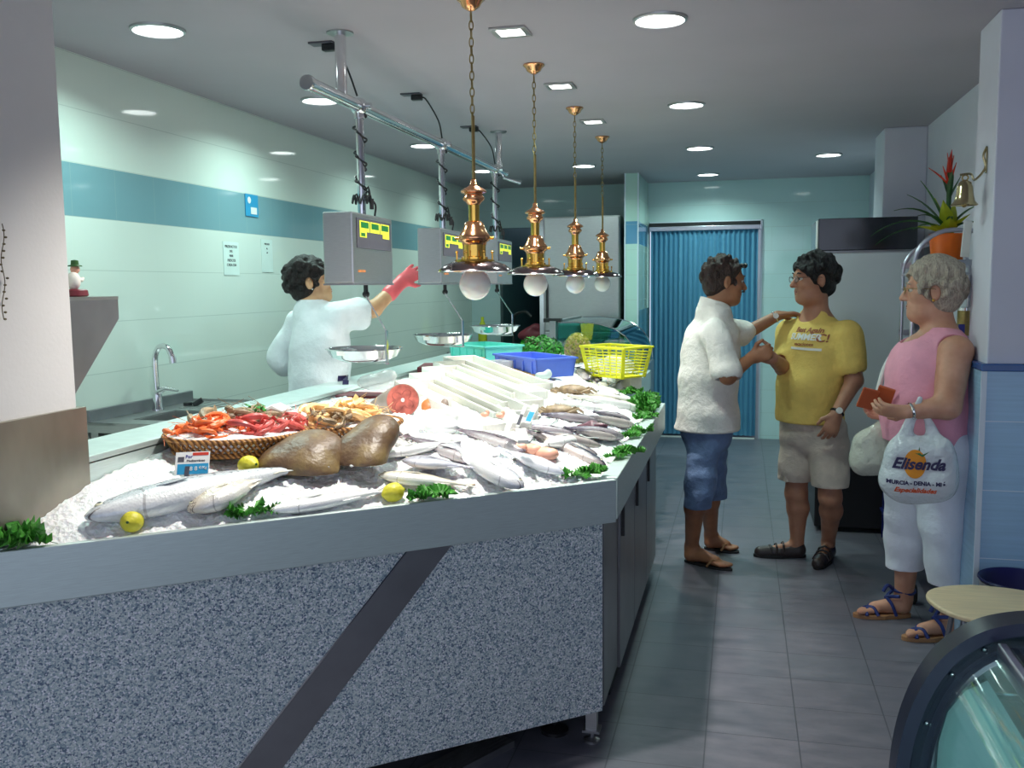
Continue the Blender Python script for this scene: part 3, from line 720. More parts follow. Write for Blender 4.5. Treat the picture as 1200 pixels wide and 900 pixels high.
# front rail, right rail, end rail
def rail(p, q, z0, z1, th, inward):
    return [(p.x, p.y, z0), (q.x, q.y, z0), (q.x, q.y, z1), (p.x, p.y, z1)], inward
a, b = fpt(XE, 0), V(R0)
m = MB().slab([(a.x, a.y, 0.797), (b.x, b.y, 0.797), (b.x, b.y, ZT), (a.x, a.y, ZT)], -FN, 0.022)
m.build('front_rail', 'steel_rail', t, bevel=0.003)
m = MB().b2((R0.x - 0.058, R0.y + 0.03, 0.80), (R0.x, 5.15, ZT)).b2((-0.69, 5.09, 0.80), (R0.x - 0.05, 5.15, ZT)).b2((-0.72, 5.09, 0.80), (-0.66, 7.15, ZT))
m.build('side_rail', 'steel_rail', t, bevel=0.003)
# side cabinets
m = MB().b2((-0.475, 3.14, 0.122), (-0.4475, 3.50, 0.80))
m.build('side_panel', 'steel_dark', t)
for y0, y1 in ((3.53, 4.02), (4.04, 4.55), (4.57, 5.10)):
    d = MB().b2((-0.47, y0, 0.10), (-0.44, y1, 0.80)).build('cabinet_door', 'steel_dark', t, bevel=0.004)
    MB().b2((-0.442, y0 + 0.03, 0.62), (-0.428, y0 + 0.05, 0.76)).build('handle', 'black', d)
MB().b2((-0.50, 3.5, 0.0), (-0.475, 5.1, 0.8)).b2((-0.74, 5.15, 0.05), (-0.70, 7.15, 0.80)).b2((-0.72, 5.10, 0.05), (-0.47, 5.13, 0.80)).build('inner_panel', 'skirt', t)
MB().prism([(XP, 2.08), (-0.52, 3.16), (-0.52, 5.05), (-0.76, 5.08), (-0.76, 7.1), (XP, 7.1)], 'z', 0.78, 0.80).build('basin_floor', 'steel', t)
MB().prism([(XP - 0.25, 1.98), (XP + 0.02, 1.98), (XP + 0.02, 1.94), (XP - 0.25, 1.72)], 'z', 0.90, 0.945).build('corner_top', 'steel_rail', t)
# back ledge and its walls
MB().b2((-2.03, 2.295, 1.09), (XP, 7.15, 1.115)).b2((XP - 0.012, 2.295, 0.80), (XP, 7.15, 1.10)).build('back_ledge', 'steel_rail', t, bevel=0.003)
MB().b2((-2.0, 2.30, 0.05), (-1.97, 7.12, 1.09)).build('back_panel', 'steel', t)
MB().b2((-1.97, 7.12, 0.05), (-0.66, 7.15, ZT)).build('end_panel', 'steel', t)
def foot(x, y, top):
    l = MB().b2((x - 0.019, y - 0.019, 0.045), (x + 0.019, y + 0.019, top)).build('leg', 'steel', t)
    MB().b2((x - 0.03, y - 0.03, 0.042), (x + 0.03, y + 0.03, 0.05)).cyl((x, y, 0.012), (x, y, 0.05), 0.008).lathe([(0.028, 0), (0.028, 0.008), (0.012, 0.016)], (x, y, 0.0), 20).build('foot', 'steel_dark', l, smooth=True)
foot(-0.487, 3.115, 0.80); foot(-1.15, 2.62, 0.80); foot(-1.78, 2.12, 0.80); foot(-0.52, 5.0, 0.80); foot(-0.74, 7.05, 0.80)
foot(-1.93, 3.5, 1.09); foot(-1.93, 7.0, 1.09)
# ribbed board lying on the floor under the counter
o = atz(520, 905, 0.0)
gb = MB(); dv = (atz(575, 862, 0) - atz(490, 905, 0)).normalized(); sv = V((dv.y, -dv.x, 0))
for i in range(6):
    gb.bar(o - dv * 0.5 + sv * (i * 0.018 - 0.04) + V((0, 0, 0.012)), o + dv * 0.28 + sv * (i * 0.018 - 0.04) + V((0, 0, 0.012)), 0.015, 0.024)
solo(gb, 'ribbed_board', 'steel_dark', 'grey ribbed board lying on the floor under the counter front', 'board')
o = atz(650, 857, 0.0)
solo(MB().lathe([(0.05, 0), (0.05, 0.012), (0.03, 0.022), (0.012, 0.03), (0.012, 0.06)], o, 20), 'rubber_stopper', 'black', 'black rubber foot on the floor under the counter corner', 'stopper', smooth=True)

# ------------------------------------------------------------------ ice
def sstep(t): t = max(0, min(1, t)); return t * t * (3 - 2 * t)
def ice_h(x, y):
    d1 = (V((x, y, 0)) - R0).dot(-FN); d2 = (R0.x - 0.058 - x)
    if y > 5.1: d2 = min(d2, -0.72 - x)
    d = max(0, min(d1, d2 * 1.0))
    z = 0.932 + 0.155 * (1 - math.exp(-max(d - 0.03, 0) / 0.25))
    return z
rn = random.Random(5)
nx, ny = 150, 330
vs, fs, ok = [], [], {}
X0, X1 = -0.458, XP + 0.003
for j in range(ny + 1):
    for i in range(nx + 1):
        x = X0 + (X1 - X0) * i / nx
        yf = R0.y + 0.04 + (x - R0.x) * FD.y / FD.x
        y1 = 5.07 if x > -0.73 else 7.1
        y = yf + (y1 - yf) * (j / ny) ** 1.15
        z = ice_h(x, y)
        bmp = 0.006 * math.sin(x * 31 + 1.7 * math.sin(y * 23)) * math.sin(y * 37 + x * 11) + rn.uniform(-0.006, 0.006)
        e = min(1, 6 * min(i, nx - i, j, ny - j) / 20)
        vs.append((x + rn.uniform(-0.002, 0.002), y + rn.uniform(-0.002, 0.002), z + bmp * (0.4 + 0.6 * e)))
w = nx + 1
for j in range(ny):
    for i in range(nx): fs.append((j * w + i, j * w + i + 1, (j + 1) * w + i + 1, (j + 1) * w + i))
ob = len(vs)
bd = [i for i in range(w)] + [j * w + nx for j in range(1, ny + 1)] + [ny * w + i for i in range(nx - 1, -1, -1)] + [j * w for j in range(ny - 1, 0, -1)]
vs += [(vs[k][0], vs[k][1], 0.83) for k in bd]
for q in range(len(bd)): fs.append((bd[q], ob + q, ob + (q + 1) % len(bd), bd[(q + 1) % len(bd)]))
im = MB(); im.add(vs, fs)
ice = im.build('crushed_ice', 'ice', None, smooth=True, angle=180)
tag(ice, 'bed of white crushed ice filling the fish counter', 'ice', kind='stuff')
def ati(px, py, dz=0.0):
    d = ray(px, py); z = 1.0; p = None
    for _ in range(40):
        p = V((0, 0, CAMH)) + d * ((z + dz - CAMH) / d.z)
        z = z * 0.5 + 0.5 * ice_h(min(p.x, -0.4), p.y)
    return p
# ================================================================== FISH
def prof(t, P):
    for i in range(len(P) - 1):
        if t <= P[i + 1][0]:
            a, b = P[i], P[i + 1]; k = (t - a[0]) / (b[0] - a[0]); k = k * k * (3 - 2 * k) * 0.5 + k * 0.5
            return a[1] + (b[1] - a[1]) * k
    return P[-1][1]
FP_STD = [(0, 0.10), (0.04, 0.34), (0.12, 0.68), (0.24, 0.93), (0.38, 1.0), (0.56, 0.86), (0.74, 0.52), (0.90, 0.22), (1, 0.26)]
FP_LONG = [(0, 0.12), (0.04, 0.42), (0.12, 0.72), (0.25, 0.95), (0.42, 1.0), (0.62, 0.85), (0.8, 0.55), (0.93, 0.27), (1, 0.3)]
FP_DEEP = [(0, 0.10), (0.04, 0.36), (0.12, 0.72), (0.24, 0.97), (0.38, 1.0), (0.56, 0.76), (0.74, 0.38), (0.88, 0.18), (1, 0.24)]
def fish_proto(kind, m, H, W, P=FP_STD, bend=0.0, arch=0.0, mouth=0.05, label='', fork=0.5, fin_m=None, dors=(0.3, 0.75), droop=0.0):
    fin_m = fin_m or m; L0, L1 = 0.5, -0.38
    yo = lambda x: bend * (0.25 - x * x) * 4
    zo = lambda x: arch * (0.25 - x * x) * 4 - droop * max(0, -x - 0.1) ** 2 * 4
    mb = MB(); rings = []; n = 20; K = 26
    for j in range(K + 1):
        t = j / K; x = L0 + (L1 - L0) * t; h = H / 2 * prof(t, P); w = W / 2 * prof(min(1, t * 0.98), P) * (1 if t > 0.1 else 1.0)
        ring = []
        for i in range(n):
            a = 2 * PI * i / n; cy, cz = math.cos(a), math.sin(a)
            ring.append(V((x, yo(x) + h * cy * (1.0 if cy > 0 else 1.08), zo(x) + w * math.copysign(abs(cz) ** 0.85, cz))))
        rings.append(ring)
    mb.loft(rings)
    b = mb.build('fish', m, None, smooth=True, angle=60)
    hT = H / 2 * prof(1, P); xT = L1
    th = 0.006
    # tail fin
    poly = [(xT + 0.02, hT), (xT - 0.05, hT * 2.0), (-0.5, H * 0.40 + 0.03), (-0.5 + 0.04 * fork, H * 0.2), (-0.5 + 0.09 * fork, 0), (-0.5 + 0.04 * fork, -H * 0.2), (-0.5, -H * 0.40 - 0.03), (xT - 0.05, -hT * 2.0), (xT + 0.02, -hT)]
    tf = MB().prism([(p[0], p[1] + yo(p[0])) for p in poly], 'z', zo(-0.44) - th / 2, zo(-0.44) + th / 2)
    tf.build('tail_fin', fin_m, b)
    # dorsal and anal fin
    def fin(t0, t1, sgn, hh):
        pts = []; k = 10
        for i in range(k + 1):
            t = t0 + (t1 - t0) * i / k; x = L0 + (L1 - L0) * t; pts.append((x, sgn * H / 2 * prof(t, P) * 0.94 + yo(x)))
        up = [(p[0] - 0.012, p[1] + sgn * hh * (0.5 + 0.5 * math.sin(PI * min(1, (i / k) * 0.8 + 0.2))) * (1.1 if i % 2 else 0.9)) for i, p in enumerate(pts)]
        poly = pts + list(reversed(up)); mm = MB(); nn = len(pts)
        vs = []; 
        for i in range(nn):
            z = zo(pts[i][0]); vs += [(pts[i][0], pts[i][1], z - 0.003), (up[i][0], up[i][1], z - 0.001), (up[i][0], up[i][1], z + 0.001), (pts[i][0], pts[i][1], z + 0.003)]
        fs = []
        for i in range(nn - 1):
            for q in range(4): fs.append((i * 4 + q, i * 4 + (q + 1) % 4, (i + 1) * 4 + (q + 1) % 4, (i + 1) * 4 + q))
        return mm.add(vs, fs)
    fin(dors[0], dors[1], 1, H * 0.16).build('dorsal_fin', fin_m, b)
    fin(0.62, 0.8, -1, H * 0.14).build('anal_fin', fin_m, b)
    # pectoral fins on both flanks
    for s in (1, -1):
        xz = 0.22; yz = -H * 0.12; z = W / 2 * 0.93
        c = V((xz, yz + yo(xz), zo(xz) + s * z))
        pf = MB().slab([c, c + V((-0.04, 0.022, 0.004 * s)), c + V((-0.12, 0.012, 0.010 * s)), c + V((-0.13, -0.012, 0.010 * s)), c + V((-0.05, -0.022, 0.006 * s))], (0, 0, s), 0.003)
        pf.build('pectoral_fin', fin_m, b)
        xe = 0.435; te = (L0 - xe) / (L0 - L1); ye = H * 0.12
        we = W / 2 * prof(te, P) * 0.80; re = 0.013 + H * 0.035
        e = V((xe, ye * 0.7 + yo(xe), zo(xe) + s * we))
        ey = MB().ball(e, (re, re, re * 0.6), 12, 8).build('eye', 'eye_white', b, smooth=True)
        MB().ball(e + V((0, 0, s * re * 0.35)), (re * 0.55, re * 0.55, re * 0.35), 10, 6).build('pupil', 'black', ey, smooth=True)
    # mouth slit
    mo = None if True else MB().slab([V((0.497, -H * 0.03, -W * 0.16)), V((0.455, -H * 0.10, -W * 0.30)), V((0.45, -H * 0.13, -W * 0.30)), V((0.495, -H * 0.06, -W * 0.16))], (0, 0, 1), W * 0.6)
    return b
M['eye_white'] = mat('fish_eye', srgb(226, 220, 190), 0.15, var=0)
M['mouth_dark'] = mat('fish_mouth', srgb(96, 70, 74), 0.3, var=0.1)
GR = srgb
FK = {
 'salmon': dict(m=fish_mat('salmon_skin', GR(58, 64, 76), GR(206, 210, 216), GR(248, 248, 246), GR(70, 74, 84), 0.6, h=0.10), H=0.215, W=0.13, P=FP_LONG, fin_m=None, bend=0.02, fork=0.4),
 'grouper': dict(m=fish_mat('grouper_skin', GR(150, 132, 110), GR(212, 200, 180), GR(236, 232, 226), GR(110, 92, 80), 0.75, h=0.16), H=0.33, W=0.2, P=FP_DEEP, fork=0.2, bend=0.01),
 'whiting': dict(m=fish_mat('whiting_skin', GR(168, 164, 156), GR(230, 230, 228), GR(250, 250, 248), GR(120, 110, 100), 0.4, h=0.09), H=0.2, W=0.12, P=FP_LONG, fork=0.3),
 'mullet': dict(m=fish_mat('mullet_skin', GR(206, 176, 120), GR(232, 222, 200), GR(250, 248, 240), GR(196, 140, 90), 0.35, h=0.11), H=0.235, W=0.14, P=FP_STD, fork=0.8),
 'bream': dict(m=fish_mat('sea_bream_skin', GR(138, 122, 128), GR(192, 192, 204), GR(228, 228, 236), GR(150, 112, 104), 0.5, h=0.18), H=0.37, W=0.16, P=FP_DEEP, bend=0.05, fork=0.8),
 'hake': dict(m=fish_mat('hake_skin', GR(124, 122, 132), GR(206, 206, 212), GR(244, 244, 244), GR(92, 88, 96), 0.5, h=0.11), H=0.24, W=0.17, P=FP_LONG, fork=0.1, bend=-0.03),
 'silver': dict(m=fish_mat('silver_fish_skin', GR(150, 150, 170), GR(222, 224, 236), GR(248, 248, 252), GR(130, 120, 150), 0.3, h=0.12), H=0.26, W=0.17, P=FP_STD, fork=0.5),
 'grey': dict(m=fish_mat('grey_fish_skin', GR(88, 76, 84), GR(138, 126, 136), GR(214, 206, 206), GR(70, 60, 66), 0.4, h=0.08), H=0.19, W=0.13, P=FP_LONG, fork=0.3, bend=0.03),
 'mackerel': dict(m=fish_mat('mackerel_skin', GR(30, 30, 46), GR(70, 68, 88), GR(196, 184, 180), GR(24, 24, 40), 0.95, h=0.07), H=0.17, W=0.13, P=FP_LONG, fork=0.8),
 'purple': dict(m=fish_mat('dusky_fish_skin', GR(62, 52, 74), GR(96, 86, 108), GR(176, 166, 172), GR(60, 50, 70), 0.4, h=0.08), H=0.19, W=0.14, P=FP_LONG, fork=0.4),
 'pale': dict(m=fish_mat('pale_fish_skin', GR(206, 186, 150), GR(240, 232, 216), GR(252, 252, 248), GR(190, 150, 110), 0.4, h=0.07), H=0.15, W=0.11, P=FP_LONG, fork=0.4),
}
PROTO = {}
USED = set()
def put_fish(kind, head, tail, label, flip=None, lift=0.0, lenk=1.0, dz=0.02, group=None):
    if kind not in PROTO: PROTO[kind] = fish_proto(kind, **FK[kind])
    p = PROTO[kind]
    a, b = ati(*head, dz), ati(*tail, dz); L = (a - b).length * lenk
    x = (a - b).normalized(); up = V((0, 0, 1)); y = up.cross(x).normalized(); z = x.cross(y)
    # dorsal side away from the camera unless flipped
    cen = (a + b) / 2; away = V((cen.x, cen.y, 0)).normalized()
    if (y.dot(away) < 0) != bool(flip): y, z = -y, -z
    R = Matrix((x, y, z)).transposed()
    W = FK[kind]['W'] * L
    loc = V(((a.x + b.x) / 2, (a.y + b.y) / 2, (a.z + b.z) / 2 - dz + W * 0.33 + lift + 0.004))
    roll = Matrix.Rotation(0.0, 3, 'X')
    R = R @ roll
    if kind not in USED:
        o = p; USED.add(kind); o.location = loc; o.rotation_euler = R.to_euler(); o.scale = (L,) * 3; o.name = 'fish'
        tag(o, label, 'fish', group)
    else:
        o = copy_tree(p, loc, R.to_euler(), L); tag(o, label, 'fish')
        if group: o['group'] = group
        elif 'group' in o.keys(): del o['group']
    return o
put_fish('salmon', (100, 612), (372, 548), 'large silver salmon with a dark back, nearest the steel splash panel')
put_fish('grouper', (221, 606), (330, 556), 'mottled brownish grouper with a dark open mouth, right of the salmon head', lift=0.012)
put_fish('whiting', (316, 598), (458, 573), 'pale whitish fish lying in front of the two brown skate wings')
put_fish('mullet', (443, 556), (560, 569), 'yellowish mullet with a reddish tail in front of the grey sea bream')
put_fish('bream', (471, 546), (566, 556), 'grey sea bream with a big round eye, arched on the ice', lift=0.02)
put_fish('hake', (613, 576), (528, 524), 'large pale hake with its gaping head at the front rail', lift=0.01)
put_fish('silver', (661, 558), (580, 526), 'silver fish with its head near the corner of the front rail', lift=0.01)
put_fish('whiting', (446, 534), (536, 517), 'pale fish behind the sea bream, beside the second wicker basket', lift=0.005)
put_fish('grey', (556, 541), (470, 509), 'grey fish, nearer one of two below the polystyrene trays')
put_fish('grey', (616, 528), (528, 500), 'grey fish, farther one of two below the polystyrene trays')
put_fish('whiting', (480, 522), (448, 505), 'small pale fish tucked against the end of the second basket', lenk=1.1)
put_fish('mackerel', (710, 546), (606, 500), 'dark mackerel, lowest of the pile near the counter corner')
put_fish('mackerel', (700, 536), (604, 503), 'dark mackerel just above the lowest one of the pile', lift=0.012)
put_fish('mackerel', (704, 528), (622, 508), 'dark mackerel lying highest on the pile near the corner', lift=0.02)
put_fish('purple', (672, 507), (601, 495), 'dusky purple fish beside the blue price tag')
put_fish('purple', (730, 513), (652, 501), 'dusky purple fish pointing at the side rail, beyond the mackerel')
put_fish('mackerel', (722, 517), (668, 507), 'short dark mackerel on the dusky fish by the side rail', lift=0.015)
put_fish('purple', (700, 493), (626, 484), 'dusky fish in front of the brown crab, farther row')
put_fish('mackerel', (744, 499), (676, 486), 'dark fish with its head at the side rail, farther row')
put_fish('purple', (738, 494), (690, 483), 'dusky fish resting behind the dark fish of the farther row', lift=0.01)
put_fish('pale', (753, 481), (654, 462), 'long pale fish with its head at the side rail, nearer of the long pair')
put_fish('pale', (748, 475), (668, 458), 'long pale fish, farther of the long pair at the side rail', lift=0.01)
put_fish('pale', (706, 478), (650, 470), 'slim pale fish lying behind the brown crab')
put_fish('whiting', (724, 463), (684, 454), 'white fish lying next to the brown flat crab')
put_fish('mackerel', (690, 443), (676, 431), 'small dark fish head up, left of the two by the white carton', lenk=1.2)
put_fish('mackerel', (702, 445), (690, 433), 'small dark fish head up, right of the two by the white carton', lenk=1.2)
put_fish('whiting', (640, 520), (690, 512), 'pale fish between the mackerel pile and the dusky fish', lift=0.0)

# skate wings
def skate(name, c, r, R, label, seed, k):
    o0 = V(c); v = Vol(o0 - V((0.22, 0.22, 0.16)), o0 + V((0.22, 0.22, 0.16)), 0.005)
    v.ell(o0, r, R, 0)
    ax = [V(R.col[i]) for i in range(3)]
    for p in k: v.ell(o0 + ax[0] * p[0] + ax[1] * p[1] + ax[2] * p[2], p[3], R, 0.05)
    v.wrinkle(0.0022, 28, seed)
    Rm = np.array(R)
    v.cut(o0 - V((0, 0, r[2] * 0.8)), (0, 0, -1))
    o = v.build(name, 'skate_skin')
    return solo_obj(o, label, 'skate')
def solo_obj(o, label, cat, group=None, kind=None):
    c = sum((v.co for v in o.data.vertices), V()) / len(o.data.vertices); c.z = min(v.co.z for v in o.data.vertices)
    o.data.transform(Matrix.Translation(-c)); o.location = c; ORG[o.name] = c
    return tag(o, label, cat, group, kind)
s = NT('skate_skin'); v_ = s.co('Object'); n_ = s.noise(v_, 9, 5, 0.6)
s.l(s.ramp(n_, [(0.28, srgb(74, 52, 42)), (0.5, srgb(108, 84, 60)), (0.72, srgb(146, 124, 78))]), s.b.inputs['Base Color'])
s.b.inputs['Roughness'].default_value = 0.42; s.bump(s.noise(v_, 60, 4), 0.35, 0.008); M['skate_skin'] = s.m
pA = ati(352, 553); RA = Matrix.Rotation(math.radians(12), 3, 'Z') @ Matrix.Rotation(math.radians(14), 3, 'X')
k1 = skate('skate_wing', pA + V((0, 0.03, 0.045)), (0.120, 0.105, 0.052), RA, 'brown skate wing lying on the left of two, with a small pale spot', 3,
           [(-0.085, -0.045, -0.012, (0.05, 0.05, 0.03)), (0.05, -0.07, -0.02, (0.07, 0.05, 0.028)), (0.03, 0.03, 0.022, (0.08, 0.075, 0.035))])
pB = ati(423, 556); RB = Matrix.Rotation(math.radians(-8), 3, 'Z') @ Matrix.Rotation(math.radians(42), 3, 'X')
k2 = skate('skate_wing', pB + V((0.0, 0.035, 0.075)), (0.086, 0.115, 0.048), RB, 'brown skate wing propped higher on the right of two, against the basket', 8,
           [(0.03, 0.075, -0.005, (0.055, 0.06, 0.035)), (-0.04, -0.05, 0.01, (0.05, 0.06, 0.035)), (0.04, -0.06, 0.0, (0.04, 0.05, 0.035))])
for k_, q in ((k1, (333, 552)), (k2, (412, 546))):
    d = ray(*q).normalized(); o_ = V((0, 0, CAMH))
    bpy.context.view_layer.update()
    hit, loc, nr, _ = k_.ray_cast(k_.matrix_world.inverted() @ o_, d)
    if hit: MB().ball(k_.matrix_world @ loc, (0.007, 0.004, 0.004), 10, 6).build('pale_spot', 'white_plastic', k_, smooth=True)

# ------------------------------------------------------------------ lemons
def lemon_proto():
    pr = [(0.0005, -0.040), (0.006, -0.038), (0.012, -0.034), (0.024, -0.024), (0.030, -0.010), (0.031, 0.004), (0.028, 0.018), (0.018, 0.029), (0.008, 0.034), (0.004, 0.038), (0.0005, 0.039)]
    mb = MB().lathe(pr, (0, 0, 0), 24); b = mb.build('lemon', 'lemon', None, smooth=True, angle=80)
    MB().lathe([(0.004, 0.036), (0.004, 0.0405), (0.001, 0.041)], (0, 0, 0), 8).build('stem_end', 'leaf', b)
    return b
lp = lemon_proto()
for i, (px, py, lb, rz) in enumerate([(155, 611, 'lemon in front of the salmon at the front rail', 0.3), (291, 545, 'lemon between the price card and the left skate wing', 1.2), (461, 577, 'lemon in front of the yellowish mullet, beside curly greens', 2.2)]):
    p = ati(px, py, 0.028); o = lp if i == 0 else copy_tree(lp)
    o.location = p + V((0, 0, 0.0)); o.rotation_euler = (math.radians(80), 0, rz); o.scale = (0.95,) * 3
    tag(o, lb, 'lemon')

# ------------------------------------------------------------------ curly greens
def curly(px0, px1, py, label, h=0.05, seed=1, dz=0.0, on=None):
    rg = random.Random(seed); a = (on or ati)(px0, py); b = (on or ati)(px1[0], px1[1]); L = (b - a).length; n = max(3, int(L / 0.035))
    mb = MB()
    for i in range(n):
        c = a.lerp(b, (i + 0.5) / n) + V((rg.uniform(-.01, .01), rg.uniform(-.01, .01), 0.004 + dz))
        for k in range(3):
            az = rg.uniform(0, 2 * PI); tl = rg.uniform(0.2, 0.9); r = rg.uniform(0.9, 1.3) * h * 0.9
            ux = V((math.cos(az), math.sin(az), 0)); uy = V((-math.sin(az) * math.cos(tl), math.cos(az) * math.cos(tl), math.sin(tl))); un = ux.cross(uy)
            c0 = c + V((0, 0, 0.004))
            rings = [[], []]; m = 26; vs = []; fs = []
            for j in range(5):
                for q in range(m + 1):
                    th = -1.35 + 2.7 * q / m; rr_ = r * (j / 4) * (1 + 0.16 * math.sin(q * 2.1 + seed)) ; rf = (j / 4) ** 2 * h * 0.22 * math.sin(q * 1.9 + k * 2 + seed)
                    vs.append(c0 + ux * rr_ * math.sin(th) + uy * (rr_ * math.cos(th)) + un * rf)
            for j in range(4):
                for q in range(m): fs.append((j * (m + 1) + q, j * (m + 1) + q + 1, (j + 1) * (m + 1) + q + 1, (j + 1) * (m + 1) + q))
            nv = len(vs); vs2 = [v - un * 0.0012 for v in vs]; e = []
            fs2 = [tuple(x + nv for x in reversed(f)) for f in fs]
            for q in range(m): e.append((4 * (m + 1) + q, 4 * (m + 1) + q + 1, nv + 4 * (m + 1) + q + 1, nv + 4 * (m + 1) + q))
            mb.add(vs + vs2, fs + fs2 + e)
    return solo(mb, 'curly_greens', 'green_garnish', label, 'garnish', smooth=True, angle=70, fix=False)
rimz = lambda px, py: atz(px, py, ZT + 0.002)
curly(-6, (50, 636), 640, 'big clump of dark curly greens at the far left of the front rail', 0.072, 2, on=rimz)
curly(276, (318, 601), 607, 'dark curly greens beside the grouper on the front rail', 0.045, 4, on=rimz)
curly(480, (522, 582), 588, 'flat curly greens beside the lemon, in the middle of the front rail', 0.04, 6, on=rimz)
curly(664, (706, 556), 563, 'curly greens lying at the corner of the front rail', 0.038, 8, on=rimz)
curly(714, (748, 531), 538, 'curly greens, first on the side rail from the corner', 0.038, 10, on=rimz)
curly(732, (760, 507), 514, 'curly greens, second on the side rail from the corner', 0.038, 12, on=rimz)
curly(748, (766, 488), 494, 'small curly greens, third on the side rail from the corner', 0.035, 14, on=rimz)
curly(752, (760, 470), 484, 'upright curly greens near the far end of the side rail', 0.07, 16, on=rimz)
curly(724, (748, 461), 464, 'curly greens at the step where the counter narrows', 0.045, 18, on=rimz)
curly(730, (745, 445), 452, 'curly greens beside the shells and the white carton', 0.05, 20, on=rimz)

# ------------------------------------------------------------------ price card on the salmon
p = ati(226, 556); cz = p + V((0, 0, 0.028)); xd = V((0.93, 0.30, 0.02)).normalized(); yd = V((-0.12, 0.45, 0.85)).normalized()
t = thing('price_card', 'white and blue price card standing behind the salmon in a metal clip', 'price card', p)
cz = cz + V((0, 0, 0.006)); F = frame4(cz, xd, yd) @ Matrix.Scale(1.3, 4); MB().box((0, 0, 0), (0.078, 0.056, 0.0016)).build('card', 'white_plastic', t, xf=F, bevel=0.0008)
MB().box((0.002, -0.014, 0.0012), (0.070, 0.025, 0.0008)).build('blue_field', 'label_blue', t, xf=F)
MB().box((0.018, 0.022, 0.0012), (0.036, 0.007, 0.0008)).build('red_field', 'label_red', t, xf=F)
MB().box((-0.026, 0.010, 0.0012), (0.014, 0.012, 0.0008)).build('emblem', 'grey_plastic', t, xf=F)
text('Por', 'ink_blue', t, F @ Matrix.Translation((-0.008, 0.016, 0.0012)), 0.011)
text('Mediterráneo', 'ink', t, F @ Matrix.Translation((0.008, 0.006, 0.0012)), 0.0075)
text('8 8', 'white_plastic', t, F @ Matrix.Translation((0.004, -0.014, 0.002)), 0.014)
text('€/Kg', 'white_plastic', t, F @ Matrix.Translation((0.025, -0.012, 0.002)), 0.009)
MB().bar(cz - yd * 0.05 - xd * 0.012, cz - yd * 0.01 - xd * 0.012, 0.014, 0.008).build('clip', 'chrome', t)
# ------------------------------------------------------------------ wicker baskets
def basket(c, u, a, b, h, label):
    t = thing('wicker_basket', label, 'basket', c, 'oval wicker baskets'); u = V(u).normalized(); w_ = V((-u.y, u.x, 0)); c = V(c)
    P = lambda th, z, k=1.0: c + u * (a * k * math.cos(th)) + w_ * (b * k * math.sin(th)) + V((0, 0, z))
    N = 60
    lt = MB()
    for s_ in (1, -1):
        for i in range(N):
            th = 2 * PI * i / N; pts = []
            for k in range(5):
                f = k / 4; pts.append(P(th + s_ * f * 0.26, 0.006 + f * h, 0.86 + 0.14 * f + 0.008 * s_))
            lt.tube(pts, 0.0036, 5)
    lt.build('weave', 'wicker', t, smooth=True)
    MB().tube([P(2 * PI * i / 48, h) for i in range(48)], 0.008, 8, closed=True).build('rim', 'wicker', t, smooth=True)
    MB().tube([P(2 * PI * i / 48, 0.008, 0.87) for i in range(48)], 0.009, 8, closed=True).loft([[P(2 * PI * i / 48, z, 0.84) for i in range(48)] for z in (0.002, 0.006)]).build('base', 'wicker', t, smooth=True)
    lv = MB(); rings = [[P(2 * PI * i / 48, z, k) for i in range(48)] for k, z in ((0.83, 0.008), (0.95, h * 0.85), (0.96, h + 0.002), (0.80, h + 0.010), (0.5, h + 0.022), (0.2, h + 0.026), (0.02, h + 0.027))]
    lv.loft(rings).build('ice_filling', 'ice', t, smooth=True)
    return P
zb1 = ice_h(-1.55, 2.75) + 0.008
B1 = basket((-1.60, 2.74, 1.066), (0.90, 0.42, 0), 0.225, 0.20, 0.056, 'oval wicker basket of orange prawns, left of the two at the splash panel')
B2 = basket((-1.325, 3.015, 1.070), (0.85, 0.53, 0), 0.185, 0.17, 0.052, 'oval wicker basket of pale langoustines, right of the two behind the skate wings')
def prawn_proto(m, L=0.10):
    mb = MB(); pts = []; rr_ = []
    for i in range(12):
        t = i / 11; a = -0.5 + 1.9 * t; R = L * 0.42
        pts.append((R * math.cos(a) * 1.1, R * math.sin(a), 0)); rr_.append(0.0062 * (0.35 + 1.1 * math.sin(PI * min(1, t * 0.75 + 0.18)) * (1 + 0.06 * (i % 2))) * L / 0.1)
    mb.tube(pts, rr_, 8)
    e = V(pts[0]); mb.slab([e, e + V((0.006, -0.014, 0.008)), e + V((0.001, -0.018, 0)), e + V((-0.006, -0.014, -0.008))], (1, 0, 0), 0.0015)
    b = mb.build('prawn', m, None, smooth=True)
    h = V(pts[-1]); an = MB()
    for k in (-1, 1): an.tube([h, h + V((-0.03, 0.012, 0.004 * k)), h + V((-0.065, 0.0, 0.012 * k))], 0.0007, 4)
    for k in range(5):
        q = V(pts[7 + (k % 4)]); an.tube([q, q * 0.72 + V((0, 0, 0.004 * (k - 2)))], 0.0009, 4)
    an.build('antennae', m, b)
    return b
